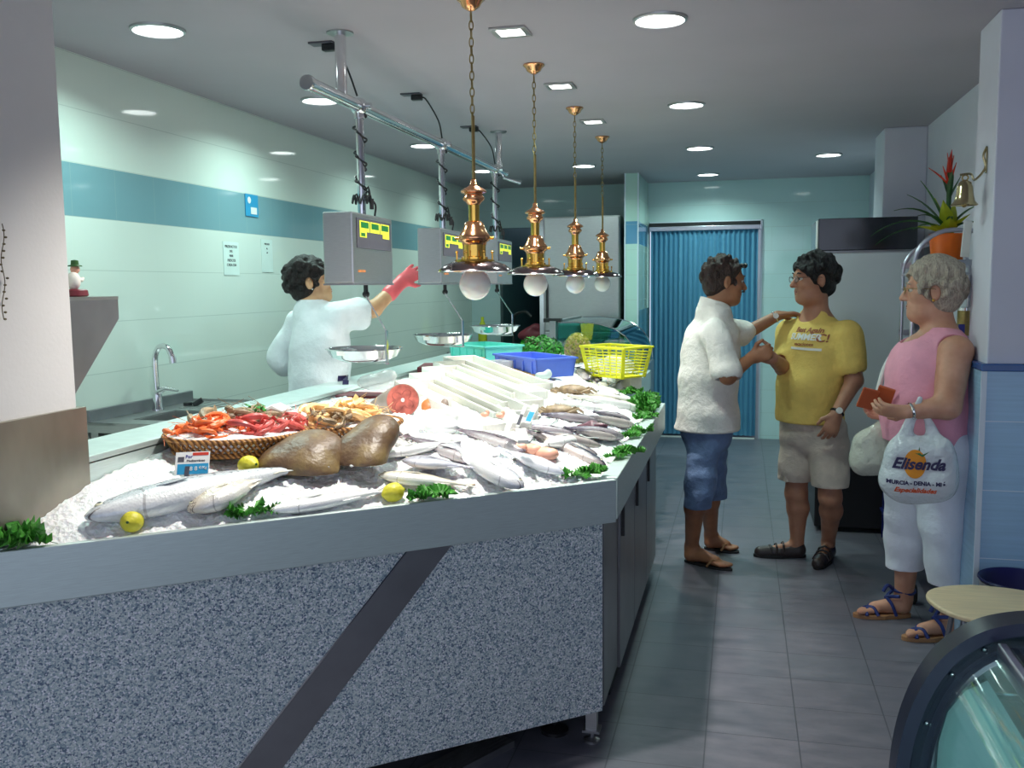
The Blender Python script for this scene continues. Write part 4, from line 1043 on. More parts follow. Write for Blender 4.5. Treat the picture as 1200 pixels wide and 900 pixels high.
def heap(name, m, P, n, rad, hz, label, grp, seed, cat, sc=(0.8, 1.2), c=(0, 0)):
    rg = random.Random(seed); pr = None
    for i in range(n):
        r_ = math.sqrt(rg.random()) * rad; th = rg.uniform(0, 2 * PI)
        ex, ey = c[0] + r_ * math.cos(th), c[1] + r_ * math.sin(th)
        k = math.hypot(ex, ey); th2 = math.atan2(ey, ex)
        if k > 0.86: k = 0.86
        p = P(th2, hz + 0.014 + 0.03 * (1 - r_ / rad) * rg.random() + 0.01 * (1 - k), k)
        rot = (rg.uniform(-0.5, 0.5), rg.uniform(-0.5, 0.5), rg.uniform(0, 2 * PI))
        if pr is None: pr = prawn_proto(m); o = pr; o.name = name; o.location = p; o.rotation_euler = rot
        else: o = copy_tree(pr, p, rot)
        o.scale = (rg.uniform(*sc),) * 3; tag(o, label, cat, grp)
heap('prawn', 'prawn', B1, 46, 0.42, 0.056, 'orange prawn heaped in the left wicker basket', 'orange prawns in the left basket', 1, 'prawn', c=(-0.35, -0.28))
heap('prawn', 'prawn_red', B1, 34, 0.42, 0.056, 'dark red prawn heaped in the left wicker basket', 'red prawns in the left basket', 2, 'prawn', (0.9, 1.4), c=(0.42, -0.1))
heap('langoustine', 'shell', B1, 50, 0.5, 0.064, 'brownish langoustine heaped at the back of the left basket', 'brown langoustines in the left basket', 3, 'langoustine', (0.9, 1.5), c=(0.0, 0.42))
heap('langoustine', 'prawn_pale', B2, 64, 0.62, 0.058, 'pale yellowish langoustine heaped in the right wicker basket', 'pale langoustines in the right basket', 4, 'langoustine', (0.9, 1.5), c=(-0.1, 0.15))
heap('langoustine', 'shell', B2, 20, 0.35, 0.056, 'brownish langoustine at the near side of the right basket', 'brown langoustines in the right basket', 5, 'langoustine', c=(-0.35, -0.5))
def sprig(p, label, seed, r=0.03):
    rg = random.Random(seed); mb = MB()
    for i in range(26):
        d = V((rg.gauss(0, 1), rg.gauss(0, 1), abs(rg.gauss(0, 0.7)))).normalized(); c = V(p) + d * r * rg.uniform(0.4, 1)
        x = d.orthogonal().normalized(); y = d.cross(x)
        s_ = rg.uniform(0.006, 0.011); mb.slab([c + x * s_, c + y * s_ * 0.6, c - x * s_, c - y * s_ * 0.6], d, 0.0015)
    return solo(mb, 'parsley_sprig', 'parsley', label, 'parsley')
sprig(B1(1.2, 0.11, 0.35), 'small parsley sprig on the left basket, left of the white squid', 1)
sprig(B1(0.7, 0.115, 0.42), 'small parsley sprig on the left basket, right of the white squid', 2, 0.026)
q = B1(0.75, 0.115, 0.6); mb = MB()
for i in range(5): mb.tube([q + V((0.0, 0.01 * i - 0.02, 0.0)), q + V((0.03, 0.012 * i - 0.02, 0.012)), q + V((0.07, 0.016 * i - 0.03, 0.002))], [0.010, 0.012, 0.003], 8)
solo(mb, 'squid', 'white_plastic', 'white squid pieces lying on top of the left basket', 'squid', smooth=True)

# ------------------------------------------------------------------ tuna and wrapped pieces
c = aty(472, 469, 3.52); dn = V((0.30, -0.93, 0.18)).normalized(); ax = V((-0.80, 0.55, -0.14)).normalized()
t = thing('tuna_chunk', 'big round cut of tuna with a white bone, behind the wicker baskets', 'tuna', c - V((0, 0, 0.07)))
x_ = dn.cross(V((0, 0, 1))).normalized(); y_ = x_.cross(dn)
mb = MB(); rings = []
for i in range(9):
    f = i / 8; rings.append(mb.ring(c + ax * (f * 0.22) - dn * f * 0.02 + V((0, 0, -0.01 * f)), x_, y_, 0.066 * (1 - 0.72 * f ** 1.3), 32))
mb.loft(rings).build('skin', 'meat_edge', t, smooth=True)
mb = MB(); mb.loft([mb.ring(c + dn * e, x_, y_, r, 32) for e, r in ((0.0, 0.0635), (0.003, 0.0625), (0.0035, 0.02), (0.0038, 0.001))]).build('cut_face', 'meat', t)
MB().ball(c + dn * 0.004, (0.008, 0.008, 0.008), 12, 8).build('bone', 'white_plastic', t, smooth=True)
for k in range(4):
    a_ = k * PI / 2 + 0.6; p = c + dn * 0.0036 + (x_ * math.cos(a_) + y_ * math.sin(a_)) * 0.034
    MB().tube([c + dn * 0.0042 + (x_ * math.cos(a_ + e) + y_ * math.sin(a_ + e)) * (0.022 + 0.026 * math.sin((e + 0.7) / 1.4 * PI)) for e in [-0.7 + 0.14 * j for j in range(11)]], 0.0014, 6).build('muscle_line', 'meat_dark', t)
c = aty(511, 475, 3.7)
t = thing('wrapped_tray', 'polystyrene tray of orange-brown fish cut under film, right of the tuna', 'tray', c - V((0, 0, 0.04)))
F = frame4(c, V((0.95, 0.25, -0.05)), V((-0.1, 0.5, 0.85)))
MB().box((0, 0, -0.01), (0.135, 0.085, 0.012)).build('tray', 'polystyrene', t, xf=F, bevel=0.004)
MB().ball((-0.03, -0.005, 0.004), (0.032, 0.032, 0.012)).ball((0.0, -0.02, 0.004), (0.03, 0.018, 0.012)).build('fish_cut', 'meat_orange', t, smooth=True, xf=F)
MB().ball((0.035, 0.0, 0.006), (0.018, 0.03, 0.012)).build('fish_cut', 'meat_edge', t, smooth=True, xf=F)
v = Vol(ati(512, 508) + V((-0.12, -0.08, -0.02)), ati(512, 508) + V((0.12, 0.12, 0.14)), 0.006)
q = ati(512, 508)
v.ell(q + V((-0.02, 0.02, 0.04)), (0.05, 0.04, 0.05)).ell(q + V((0.03, 0.03, 0.045)), (0.05, 0.035, 0.055)).wrinkle(0.006, 60, 2)
solo_obj(v.build('plastic_bag', 'film'), 'crumpled clear plastic bag on the ice below the tuna', 'bag')
v = Vol(aty(440, 448, 4.0) - V((0.16, 0.1, 0.1)), aty(440, 448, 4.0) + V((0.16, 0.12, 0.1)), 0.006)
q = aty(440, 448, 4.0)
v.ell(q, (0.09, 0.04, 0.035)).ell(q + V((0.05, 0.02, 0.01)), (0.05, 0.04, 0.045)).wrinkle(0.007, 50, 4)
solo_obj(v.build('plastic_bag', 'film'), 'crumpled clear plastic bag below the nearest weighing pan', 'bag')
c = aty(436, 467, 4.05)
solo(MB().box(c, (0.30, 0.16, 0.045)), 'maroon_tray', 'maroon', 'maroon plastic tray between the saleswoman and the tuna', 'tray', bevel=0.006)

# ------------------------------------------------------------------ polystyrene trays in a slanted row
LA = V((0.64, -0.76, -0.085)).normalized(); LW = V((0.76, 0.64, 0.0)).normalized(); LN = LA.cross(LW).normalized()
if LN.z < 0: LN = -LN
lbs = ['polystyrene tray of the slanted row, nearest the tuna cut', 'polystyrene tray of the slanted row, second from the tuna cut', 'polystyrene tray in the middle of the slanted row of five', 'polystyrene tray of the slanted row, second from the blue crate', 'polystyrene tray of the slanted row, nearest the blue crate']
tray0 = None
def tray_mesh():
    L, W, H, T = 0.97, 0.205, 0.060, 0.013
    r = thing('polystyrene_tray', lbs[0], 'tray', (0, 0, 0), 'white polystyrene trays in a row')
    MB().box((0, 0, 0.006), (L, W, 0.012)).build('floor', 'polystyrene', r, bevel=0.003)
    m = MB().box((0, -W / 2 + T / 2, H / 2), (L, T, H)).box((0, W / 2 - T / 2, H / 2), (L, T, H)).box((-L / 2 + T / 2, 0, H / 2), (T, W - 2 * T, H)).box((L / 2 - T / 2, 0, H / 2), (T, W - 2 * T, H))
    m.build('walls', 'polystyrene', r, bevel=0.004)
    return r
tray0 = tray_mesh()
F3 = Matrix((LA, LW, LN)).transposed()
if F3.determinant() < 0: F3 = Matrix((LA, -LW, LN)).transposed()
for i in range(5):
    cc = V((-1.150 - 0.040 * i, 3.72 + 0.305 * i, 1.066 + 0.004 * i))
    o = tray0 if i == 0 else copy_tree(tray0)
    o.location = cc; o.rotation_euler = F3.to_euler(); o['label'] = lbs[i]
for i, (px, py, lb) in enumerate([(568, 486, 'small dried fish head in the tray nearest the tuna, left of two'), (586, 487, 'small dried fish head in the tray nearest the tuna, right of two')]):
    p = atz(px, py, 1.115); mb = MB().ball(p, (0.016, 0.010, 0.010), 12, 8).ball(p + V((0.010, 0.004, 0.008)), (0.008, 0.006, 0.011), 10, 6)
    solo(mb, 'fish_piece', 'meat_pale', lb, 'fish piece', smooth=True)
# tags and a loose plank near the tray ends
def tagcard(px, py, z, w, h, yaw, lean, ma, mb_, label):
    c = atz(px, py, z); t = thing('price_tag', label, 'price tag', c)
    R = Matrix.Rotation(yaw, 3, 'Z') @ Matrix.Rotation(lean, 3, 'X'); F = R.to_4x4(); F.translation = c
    MB().box((0, 0, 0), (w, h, 0.0015)).build('card', ma, t, xf=F)
    MB().box((0, -h * 0.15, 0.001), (w * 0.85, h * 0.5, 0.001)).build('field', mb_, t, xf=F)
tagcard(623, 485, 1.13, 0.035, 0.075, -0.7, 1.0, 'white_plastic', 'label_blue', 'white and blue price tag at the lower tray ends')
tagcard(611, 488, 1.13, 0.02, 0.08, -0.7, 1.1, 'white_plastic', 'grey_plastic', 'narrow grey price tag left of the blue tag')
tagcard(597, 497, 1.12, 0.03, 0.09, -0.6, 1.1, 'white_plastic', 'polystyrene', 'blank white price tag left of the narrow grey tag')
p = atz(611, 513, 1.09)
solo(MB().bar(p + V((-0.012, 0.04, 0.02)), p + V((0.018, -0.05, -0.005)), 0.035, 0.012), 'foam_block', 'polystyrene', 'loose white foam strip between the grey fish and the mackerel', 'foam strip')
p = ati(604, 524); rg = random.Random(4)
for i, (px, py, r_, lb) in enumerate([(607, 524, 0.03, 'pale pink fish fillet, leftmost of three above the silver fish'), (623, 526, 0.034, 'pink fish fillet, middle one of three above the silver fish'), (640, 531, 0.04, 'folded pink fish fillet, rightmost of three above the silver fish')]):
    q = ati(px, py, 0.015); v = Vol(q - V((0.08, 0.08, 0.06)), q + V((0.08, 0.08, 0.06)), 0.005)
    v.ell(q, (r_, r_ * 0.8, r_ * 0.55)).ell(q + V((r_ * 0.6, -r_ * 0.4, 0)), (r_ * 0.6, r_ * 0.5, r_ * 0.45)).wrinkle(0.002, 60, i)
    solo_obj(v.build('fish_fillet', 'meat_pale'), lb, 'fillet')
# crabs, shells, octopus pieces
def crab(px, py, r, m, label, seed):
    q = ati(px, py, 0.015); t = thing('crab', label, 'crab', q)
    MB().ball(q + V((0, 0, 0.006)), (r, r * 0.72, r * 0.36), 20, 12).build('carapace', m, t, smooth=True)
    for s_ in (-1, 1):
        for k in range(4):
            a = (0.25 + 0.4 * k) ; d = V((s_ * math.cos(a - 0.7), math.sin(a - 0.7), 0))
            MB().tube([q + d * r * 0.8, q + d * r * 1.3 + V((0, 0, 0.012)), q + d * r * 1.7 - V((0, 0, 0.008))], [0.005, 0.005, 0.002], 6).build('leg', m, t, smooth=True)
        MB().tube([q + V((s_ * r * 0.8, -r * 0.4, 0)), q + V((s_ * r * 1.2, -r * 0.9, 0.006)), q + V((s_ * r * 0.8, -r * 1.3, 0.004))], [0.007, 0.012, 0.005], 8).build('claw', m, t, smooth=True)
crab(655, 482, 0.065, 'shell', 'brown crab lying among the dusky fish', 1)
crab(671, 458, 0.075, 'shell', 'flat brown crab nearer the blue crate', 2)
q = ati(694, 499, 0.02); v = Vol(q - V((0.1, 0.08, 0.05)), q + V((0.1, 0.08, 0.05)), 0.006)
for i in range(6):
    a = rg.uniform(0, 6.3); v.cap(q, q + V((math.cos(a) * 0.06, math.sin(a) * 0.035, rg.uniform(-0.01, 0.01))), 0.018, 0.009, 0.01)
solo_obj(v.build('octopus', 'octo'), 'small dark red octopus among the dusky fish', 'octopus') if False else None
M['octo'] = mat('dark_octopus', srgb(104, 62, 76), 0.3, var=0.3, vs=40)
solo_obj(v.build('octopus', 'octo'), 'small dark red octopus among the dusky fish', 'octopus')
for i, (px, py, lb) in enumerate([(707, 451, 'white oval clam shell, left of two by the side rail greens'), (717, 454, 'white oval clam shell, right of two by the side rail greens')]):
    q = ati(px, py, 0.012); mb = MB().ball(q, (0.045, 0.028, 0.014), 18, 10, Euler((0.5, 0.2, 1.0)).to_matrix()); solo(mb, 'clam_shell', 'white_plastic', lb, 'shell', smooth=True)
for i, (px, py, lb) in enumerate([(684, 440, 'dark mussel in front of the white carton, left of two'), (697, 442, 'dark mussel in front of the white carton, right of two')]):
    q = ati(px, py, 0.012); mb = MB().ball(q, (0.03, 0.018, 0.012), 16, 8, Euler((0.3, 0.5, 0.9)).to_matrix()); solo(mb, 'mussel', 'mussel', lb, 'mussel', smooth=True)
# long white carton with blue lettering
cA, cB = atz(686, 437, 0.985), atz(740, 449, 0.985); xd = (cB - cA).normalized(); nd = V((xd.y, -xd.x, 0))
t = thing('fish_carton', 'long white carton with blue letters and a red ring, before the yellow basket', 'carton', (cA + cB) / 2 - V((0, 0, 0.04)))
m = (cA + cB) / 2; L = (cB - cA).length; F = frame4(m, xd, (0, 0, 1))
MB().box((0, 0, -0.03), (L, 0.075, 0.08)).build('carton', 'polystyrene', t, xf=F, bevel=0.004)
MB().box((0, 0.039, -0.03), (L * 0.98, 0.004, 0.07)).build('lid_edge', 'wood', t, xf=F)
text('MAR', 'ink_blue', t, F @ Matrix.Translation((-0.01, 0.005, 0.001)), 0.055, bold=0.002)
mb = MB(); mb.tube([F @ V((L * 0.27 + 0.02 * math.cos(a * PI / 10), -0.008 + 0.02 * math.sin(a * PI / 10), 0.002)) for a in range(20)], 0.004, 6, closed=True).build('ring_mark', 'label_red', t)
# ------------------------------------------------------------------ crates
def crate(c, xd, L, W, H, m, label, name='fish_crate'):
    t = thing(name, label, 'crate', c); F = frame4(c, xd, V((0, 0, 1)).cross(V(xd)))
    mb = MB().box((0, 0, 0.004), (L * 0.92, W * 0.9, 0.008))
    mb.build('base', m, t, xf=F)
    T = 0.008
    sd = MB()
    for s_ in (-1, 1):
        for A, B in (((-L / 2 * 0.94, s_ * W / 2 * 0.92), (L / 2 * 0.94, s_ * W / 2 * 0.92)),):
            a0 = V((A[0], A[1], 0)); a1 = V((B[0], B[1], 0)); b0 = V((A[0] / 0.94, s_ * W / 2, H)); b1 = V((B[0] / 0.94, s_ * W / 2, H))
            sd.slab([a0, a1, b1, b0], (0, -s_, 0), T)
        a0 = V((s_ * L / 2 * 0.94, -W / 2 * 0.92, 0)); a1 = V((s_ * L / 2 * 0.94, W / 2 * 0.92, 0)); b0 = V((s_ * L / 2, -W / 2, H)); b1 = V((s_ * L / 2, W / 2, H))
        sd.slab([a0, a1, b1, b0], (-s_, 0, 0), T)
    for i in range(5):
        x = -L * 0.4 + L * 0.2 * i
        for s_ in (-1, 1): sd.box((x, s_ * W / 2 * 0.985, H * 0.45), (0.008, 0.012, H * 0.8))
    sd.build('sides', m, t, xf=F)
    r = MB()
    for s_ in (-1, 1): r.box((0, s_ * (W / 2 + 0.002), H), (L + 0.02, 0.016, 0.012)).box((s_ * (L / 2 + 0.002), 0, H), (0.016, W + 0.02, 0.012))
    r.build('rim', m, t, xf=F, bevel=0.003)
    return t
crate((-1.60, 5.83, 1.105), (0.72, -0.69, 0), 0.46, 0.28, 0.11, 'crate_teal', 'turquoise plastic fish crate left of the blue crate, behind the foam trays')
crate((-1.175, 5.36, 1.075), (0.66, -0.75, 0), 0.52, 0.26, 0.105, 'crate_blue', 'light blue plastic fish crate beyond the foam trays')
c = aty(588, 427, 5.3)
solo(MB().box(c, (0.12, 0.08, 0.05), (0, 0, -0.7)), 'clear_box', 'film', 'small clear plastic box in front of the turquoise crate', 'box', bevel=0.004)
a, b = atz(575, 428, 1.12), atz(640, 443, 1.08)
solo(MB().bar(a, b, 0.05, 0.02), 'wood_lath', 'wood', 'wooden lath under the near edge of the blue crate', 'lath')
q = aty(636, 440, 4.9); v = Vol(q - V((0.1, 0.1, 0.06)), q + V((0.1, 0.1, 0.06)), 0.006); v.ell(q, (0.045, 0.03, 0.02)).ell(q + V((0.03, 0, 0.01)), (0.025, 0.02, 0.028)).wrinkle(0.004, 60, 9)
solo_obj(v.build('crumpled_paper', 'paper'), 'crumpled pale paper at the near end of the blue crate', 'paper')
# boards and tools at the scale side
c = aty(515, 431, 5.2); solo(MB().box(c, (0.22, 0.3, 0.035), (0, 0, 0.2)), 'cutting_board', 'maroon', 'maroon cutting board under the middle weighing pan', 'cutting board', bevel=0.004)
c2 = aty(510, 438, 5.15); solo(MB().bar(c2 + V((-0.1, 0.0, 0)), c2 + V((0.13, 0.02, 0.01)), 0.035, 0.03), 'knife_handle', 'black', 'black handled knife in front of the maroon board', 'knife', bevel=0.008)
c = aty(546, 424, 5.5); solo(MB().box(c, (0.13, 0.2, 0.05), (0, 0, -0.6)), 'wooden_block', 'wood', 'pale wooden block next to the turquoise crate', 'wood block', bevel=0.004)
q = aty(531, 432, 5.1); v = Vol(q - V((0.1, 0.1, 0.08)), q + V((0.1, 0.1, 0.08)), 0.006); v.ell(q, (0.05, 0.04, 0.035)).wrinkle(0.006, 50, 19)
solo_obj(v.build('paper_wrap', 'paper'), 'crumpled wrapping paper between the maroon board and wooden block', 'paper')
# ------------------------------------------------------------------ parsley pot
c = aty(633, 424, 6.15); rg = random.Random(11); mb = MB()
for i in range(1500):
    d = V((rg.gauss(0, 1), rg.gauss(0, 1), rg.gauss(0, 1))).normalized()
    r_ = rg.uniform(0.7, 1.0) ** 0.5; p = c + V((d.x * 0.165 * r_, d.y * 0.14 * r_, 0.075 + d.z * 0.095 * r_ * (1 + 0.15 * math.sin(d.x * 9 + d.y * 7))))
    nn = (d + V((rg.gauss(0, .4), rg.gauss(0, .4), rg.gauss(0, .4) + 0.3))).normalized(); x = nn.orthogonal().normalized(); a = rg.uniform(0, 6.3); x = Matrix.Rotation(a, 3, nn) @ x; y = nn.cross(x); s_ = rg.uniform(0.008, 0.015)
    mb.add([p - y * s_, p + x * s_ * 0.8, p + y * s_ * 0.3 + x * s_ * 0.4, p + y * s_, p + y * s_ * 0.3 - x * s_ * 0.4, p - x * s_ * 0.8], [(0, 1, 2, 3, 4, 5)])
t = thing('parsley_bunch', 'round bushy bunch of bright green parsley behind the blue crate', 'parsley', c - V((0, 0, 0.05)))
mb.build('leaves', 'parsley', t, fix=False)
mb = MB()
for i in range(40):
    a = rg.uniform(0, 6.3); mb.tube([c + V((math.cos(a) * 0.02, math.sin(a) * 0.02, -0.06)), c + V((math.cos(a) * 0.1 * rg.random(), math.sin(a) * 0.1, 0.06))], 0.002, 4)
mb.build('stems', 'leaf', t)
MB().lathe([(0.05, -0.06), (0.07, -0.06), (0.085, 0.0), (0.08, 0.0), (0.02, -0.01)], c, 24).build('pot', 'grey_plastic', t, smooth=True)
# net sack of snails
c = aty(677, 424, 5.95); t = thing('snail_sack', 'brown snails in a yellow net sack between the parsley and the yellow basket', 'sack', c - V((0, 0, 0.02)))
v = Vol(c - V((0.15, 0.15, 0.05)), c + V((0.15, 0.15, 0.3)), 0.006)
v.ell(c + V((0, 0, 0.09)), (0.085, 0.07, 0.1)).ell(c + V((0, 0, 0.02)), (0.08, 0.07, 0.04)); v.build('net', 'film_yellow', t)
mb = MB()
for i in range(240):
    d = V((rg.gauss(0, 1), rg.gauss(0, 1), rg.gauss(0, 1))).normalized(); mb.ball(c + V((d.x * 0.078, d.y * 0.064, 0.085 + d.z * 0.088)), rg.uniform(0.008, 0.013), 7, 5)
g = mb.build('snails', 'shell', t, smooth=True); g['kind'] = 'stuff'
mb = MB(); c3 = c + V((0.06, 0.01, 0.19))
for i in range(9): a = i * 0.7; mb.add([c3 + V((0.03 * math.cos(a), 0.02 * math.sin(a), -0.05)), c3 + V((0.03 * math.cos(a + .7), 0.02 * math.sin(a + .7), -0.05)), c3 + V((0.045 * math.cos(a + .7), 0.03 * math.sin(a + .7), 0.05)), c3 + V((0.045 * math.cos(a), 0.03 * math.sin(a), 0.06))], [(0, 1, 2, 3)])
mb.build('sack_neck', 'film_yellow', t, fix=False)
# yellow basket
c = aty(722, 441, 5.78); xd = V((0.80, -0.60, 0)); t = thing('yellow_basket', 'bright yellow slatted plastic basket at the far end of the fish counter', 'basket', c)
F = frame4(c, xd, V((0, 0, 1)).cross(xd)); L, W, H = 0.36, 0.24, 0.185
MB().box((0, 0, 0.005), (L * 0.8, W * 0.8, 0.01)).build('base', 'yellow', t, xf=F)
m = MB()
def yp(x, y, z): k = 0.8 + 0.2 * z / H; return V((x * k, y * k, z))
for s_ in (-1, 1):
    for i in range(8):
        z = 0.03 + i * 0.018
        m.bar(yp(-L / 2, s_ * W / 2, z), yp(L / 2, s_ * W / 2, z), 0.006, 0.006); m.bar(yp(s_ * L / 2, -W / 2, z), yp(s_ * L / 2, W / 2, z), 0.006, 0.006)
    for q in (-1, 1): m.bar(yp(q * L / 2, s_ * W / 2, 0), yp(q * L / 2, s_ * W / 2, H), 0.02, 0.02)
    for i in range(1, 6): m.bar(yp(-L / 2 + i * L / 6, s_ * W / 2, 0), yp(-L / 2 + i * L / 6, s_ * W / 2, H), 0.005, 0.006)
m.build('slats', 'yellow', t, xf=F)
r = MB()
for s_ in (-1, 1): r.box((0, s_ * W / 2, H), (L + 0.03, 0.024, 0.016)).box((s_ * L / 2, 0, H), (0.024, W + 0.03, 0.016))
r.build('rim', 'yellow', t, xf=F, bevel=0.004)
v = Vol(c - V((0.2, 0.2, 0.02)), c + V((0.2, 0.2, 0.2)), 0.007); v.ell(c + V((0, 0, 0.07)), (0.11, 0.09, 0.06)).wrinkle(0.008, 40, 5)
solo_obj(v.build('bagged_goods', 'film'), 'clear plastic bags inside the yellow basket', 'bag')
# ================================================================== PENDANT LAMPS
def pendant():
    t = thing('pendant_lamp', '', 'pendant lamp', (0, 0, ZC))
    z = lambda a: a
    MB().lathe([(0.004, ZC), (0.050, ZC), (0.052, ZC - 0.006), (0.040, ZC - 0.016), (0.033, ZC - 0.030), (0.018, ZC - 0.040), (0.005, ZC - 0.046)], (0, 0, 0), 32).build('canopy', 'copper', t, smooth=True)
    ch = MB(); zz = ZC - 0.05; k = 0
    while zz > 2.20:
        cz = zz - 0.016; pts = []
        for i in range(14):
            a = 2 * PI * i / 14; u, w_ = 0.0075 * math.cos(a), 0.0185 * math.sin(a)
            pts.append((u, 0, cz + w_) if k % 2 else (0, u, cz + w_))
        ch.tube(pts, 0.0022, 6, closed=True); zz -= 0.0295; k += 1
    ch.build('chain', 'brass_old', t, smooth=True)
    MB().cyl((0, 0, 2.21), (0, 0, 1.965), 0.0048).cyl((0.006, 0, 2.21), (0.006, 0, 1.965), 0.002).build('rod', 'brass_old', t, smooth=True)
    MB().lathe([(0.004, 1.985), (0.010, 1.98), (0.012, 1.965), (0.022, 1.955), (0.040, 1.946), (0.049, 1.938), (0.048, 1.933), (0.034, 1.928), (0.034, 1.922), (0.041, 1.914), (0.040, 1.907), (0.028, 1.897), (0.023, 1.888)], (0, 0, 0), 36).build('cap', 'copper', t, smooth=True, angle=50)
    MB().lathe([(0.021, 1.89), (0.0205, 1.86), (0.0205, 1.828), (0.024, 1.824)], (0, 0, 0), 32).build('neck', 'brass', t, smooth=True)
    b = MB().lathe([(0.022, 1.830), (0.034, 1.824), (0.040, 1.808), (0.047, 1.792), (0.057, 1.778), (0.059, 1.768), (0.057, 1.758), (0.047, 1.752), (0.045, 1.742)], (0, 0, 0), 36).build('dome', 'copper', t, smooth=True, angle=50)
    MB().lathe([(0.044, 1.745), (0.043, 1.735), (0.043, 1.70), (0.050, 1.697), (0.050, 1.690), (0.074, 1.688), (0.075, 1.680), (0.05, 1.676)], (0, 0, 0), 36).build('burner', 'brass', t, smooth=True, angle=50)
    s = MB()
    for i in range(6):
        a = i * PI / 3 + 0.3; s = MB(); s.cyl((0.066 * math.cos(a), 0.066 * math.sin(a), 1.685), (0.066 * math.cos(a), 0.066 * math.sin(a), 1.712), 0.0035, n=8).ball((0.066 * math.cos(a), 0.066 * math.sin(a), 1.716), 0.006, 8, 6); s.build('knob', 'brass', t, smooth=True)
    for a in (0.2, 0.2 + PI): s = MB(); s.cyl((0.058 * math.cos(a), 0.058 * math.sin(a), 1.768), (0.072 * math.cos(a), 0.072 * math.sin(a), 1.768), 0.006, n=10); s.build('side_knob', 'brass', t, smooth=True)
    MB().lathe([(0.05, 1.684), (0.085, 1.680), (0.115, 1.668), (0.134, 1.652), (0.1375, 1.645), (0.1345, 1.6445), (0.112, 1.660), (0.08, 1.672), (0.048, 1.676)], (0, 0, 0), 48, cap=False).build('shade', 'shade', t, smooth=True, angle=60)
    MB().tube([(0.1365 * math.cos(2 * PI * i / 48), 0.1365 * math.sin(2 * PI * i / 48), 1.645) for i in range(48)], 0.0022, 6, closed=True).build('shade_rim', 'chrome', t, smooth=True)
    MB().ball((0, 0, 1.597), 0.0585, 32, 20).cyl((0, 0, 1.64), (0, 0, 1.675), 0.028, n=24).build('globe', 'globe', t, smooth=True)
    return t
pl = pendant()
for i, (y, lb) in enumerate([(3.385, 'brass pendant lamp nearest the camera, largest in view'), (4.45, 'second brass pendant lamp from the camera'), (5.57, 'third brass pendant lamp from the camera'), (6.70, 'farthest brass pendant lamp, before the tall steel fridge')]):
    o = pl if i == 0 else copy_tree(pl)
    o.location = (-0.965, y, ZC); o['label'] = lb; o['group'] = 'brass pendant lamps'
    ORG[o.name] = V((0, 0, 0))
# meshes were built relative to (0,0,ZC)
# ================================================================== SCALE RAIL
BX, BZ = -1.605, 2.362
t = thing('scale_rail', 'long chrome rail hung below the ceiling that carries the scales', 'rail', (BX, 4.9, ZC))
MB().cyl((BX, 3.365, BZ), (BX, 6.42, BZ), 0.0265, n=24).build('bar', 'chrome', t, smooth=True)
MB().lathe([(0.0005, 0), (0.028, 0.0), (0.030, 0.01), (0.030, 0.02)], (0, 0, 0), 24).build('end_cap', 'chrome', t, smooth=True, xf=Matrix.Translation((BX, 3.352, BZ)) @ Matrix.Rotation(-PI / 2, 4, 'X'))
for y in (3.68, 6.26):
    MB().cyl((BX, y, BZ), (BX, y, ZC), 0.0235, n=24).build('post', 'chrome', t, smooth=True)
    MB().cyl((BX, y, ZC - 0.006), (BX, y, ZC), 0.055, n=32).build('flange', 'steel', t, smooth=True)
MB().cyl((BX, 6.38, BZ - 0.03), (BX + 0.12, 6.40, BZ - 0.07), 0.012, n=12).build('side_stub', 'chrome', t, smooth=True)
def outlet(x, y, label, cable_to=None):
    t = thing('ceiling_outlet', label, 'outlet', (x, y, ZC), 'ceiling outlets for the scales')
    MB().b2((x - 0.055, y - 0.03, ZC - 0.008), (x + 0.055, y + 0.03, ZC)).build('plate', 'grey_plastic', t, bevel=0.002)
    MB().box((x + 0.03, y, ZC - 0.022), (0.06, 0.036, 0.03)).build('plug', 'black', t, bevel=0.006)
    if cable_to: MB().tube(bez([(x + 0.05, y, ZC - 0.025)] + cable_to, 8), 0.0042, 8).build('cable', 'cable', t, smooth=True)
outlet(-1.742, 3.81, 'dark ceiling outlet beside the near post of the chrome rail', [(-1.67, 3.80, 2.60), (-1.625, 3.80, 2.5), (-1.60, 3.83, 2.40)])
outlet(-1.742, 4.92, 'middle ceiling outlet with a cable curving down to the rail', [(-1.66, 4.92, 2.59), (-1.60, 4.94, 2.48), (-1.59, 4.97, 2.39)])
outlet(-1.735, 6.01, 'farthest ceiling outlet with a cable curving down to the rail', [(-1.66, 6.02, 2.585), (-1.60, 6.05, 2.49), (-1.59, 6.10, 2.39)])
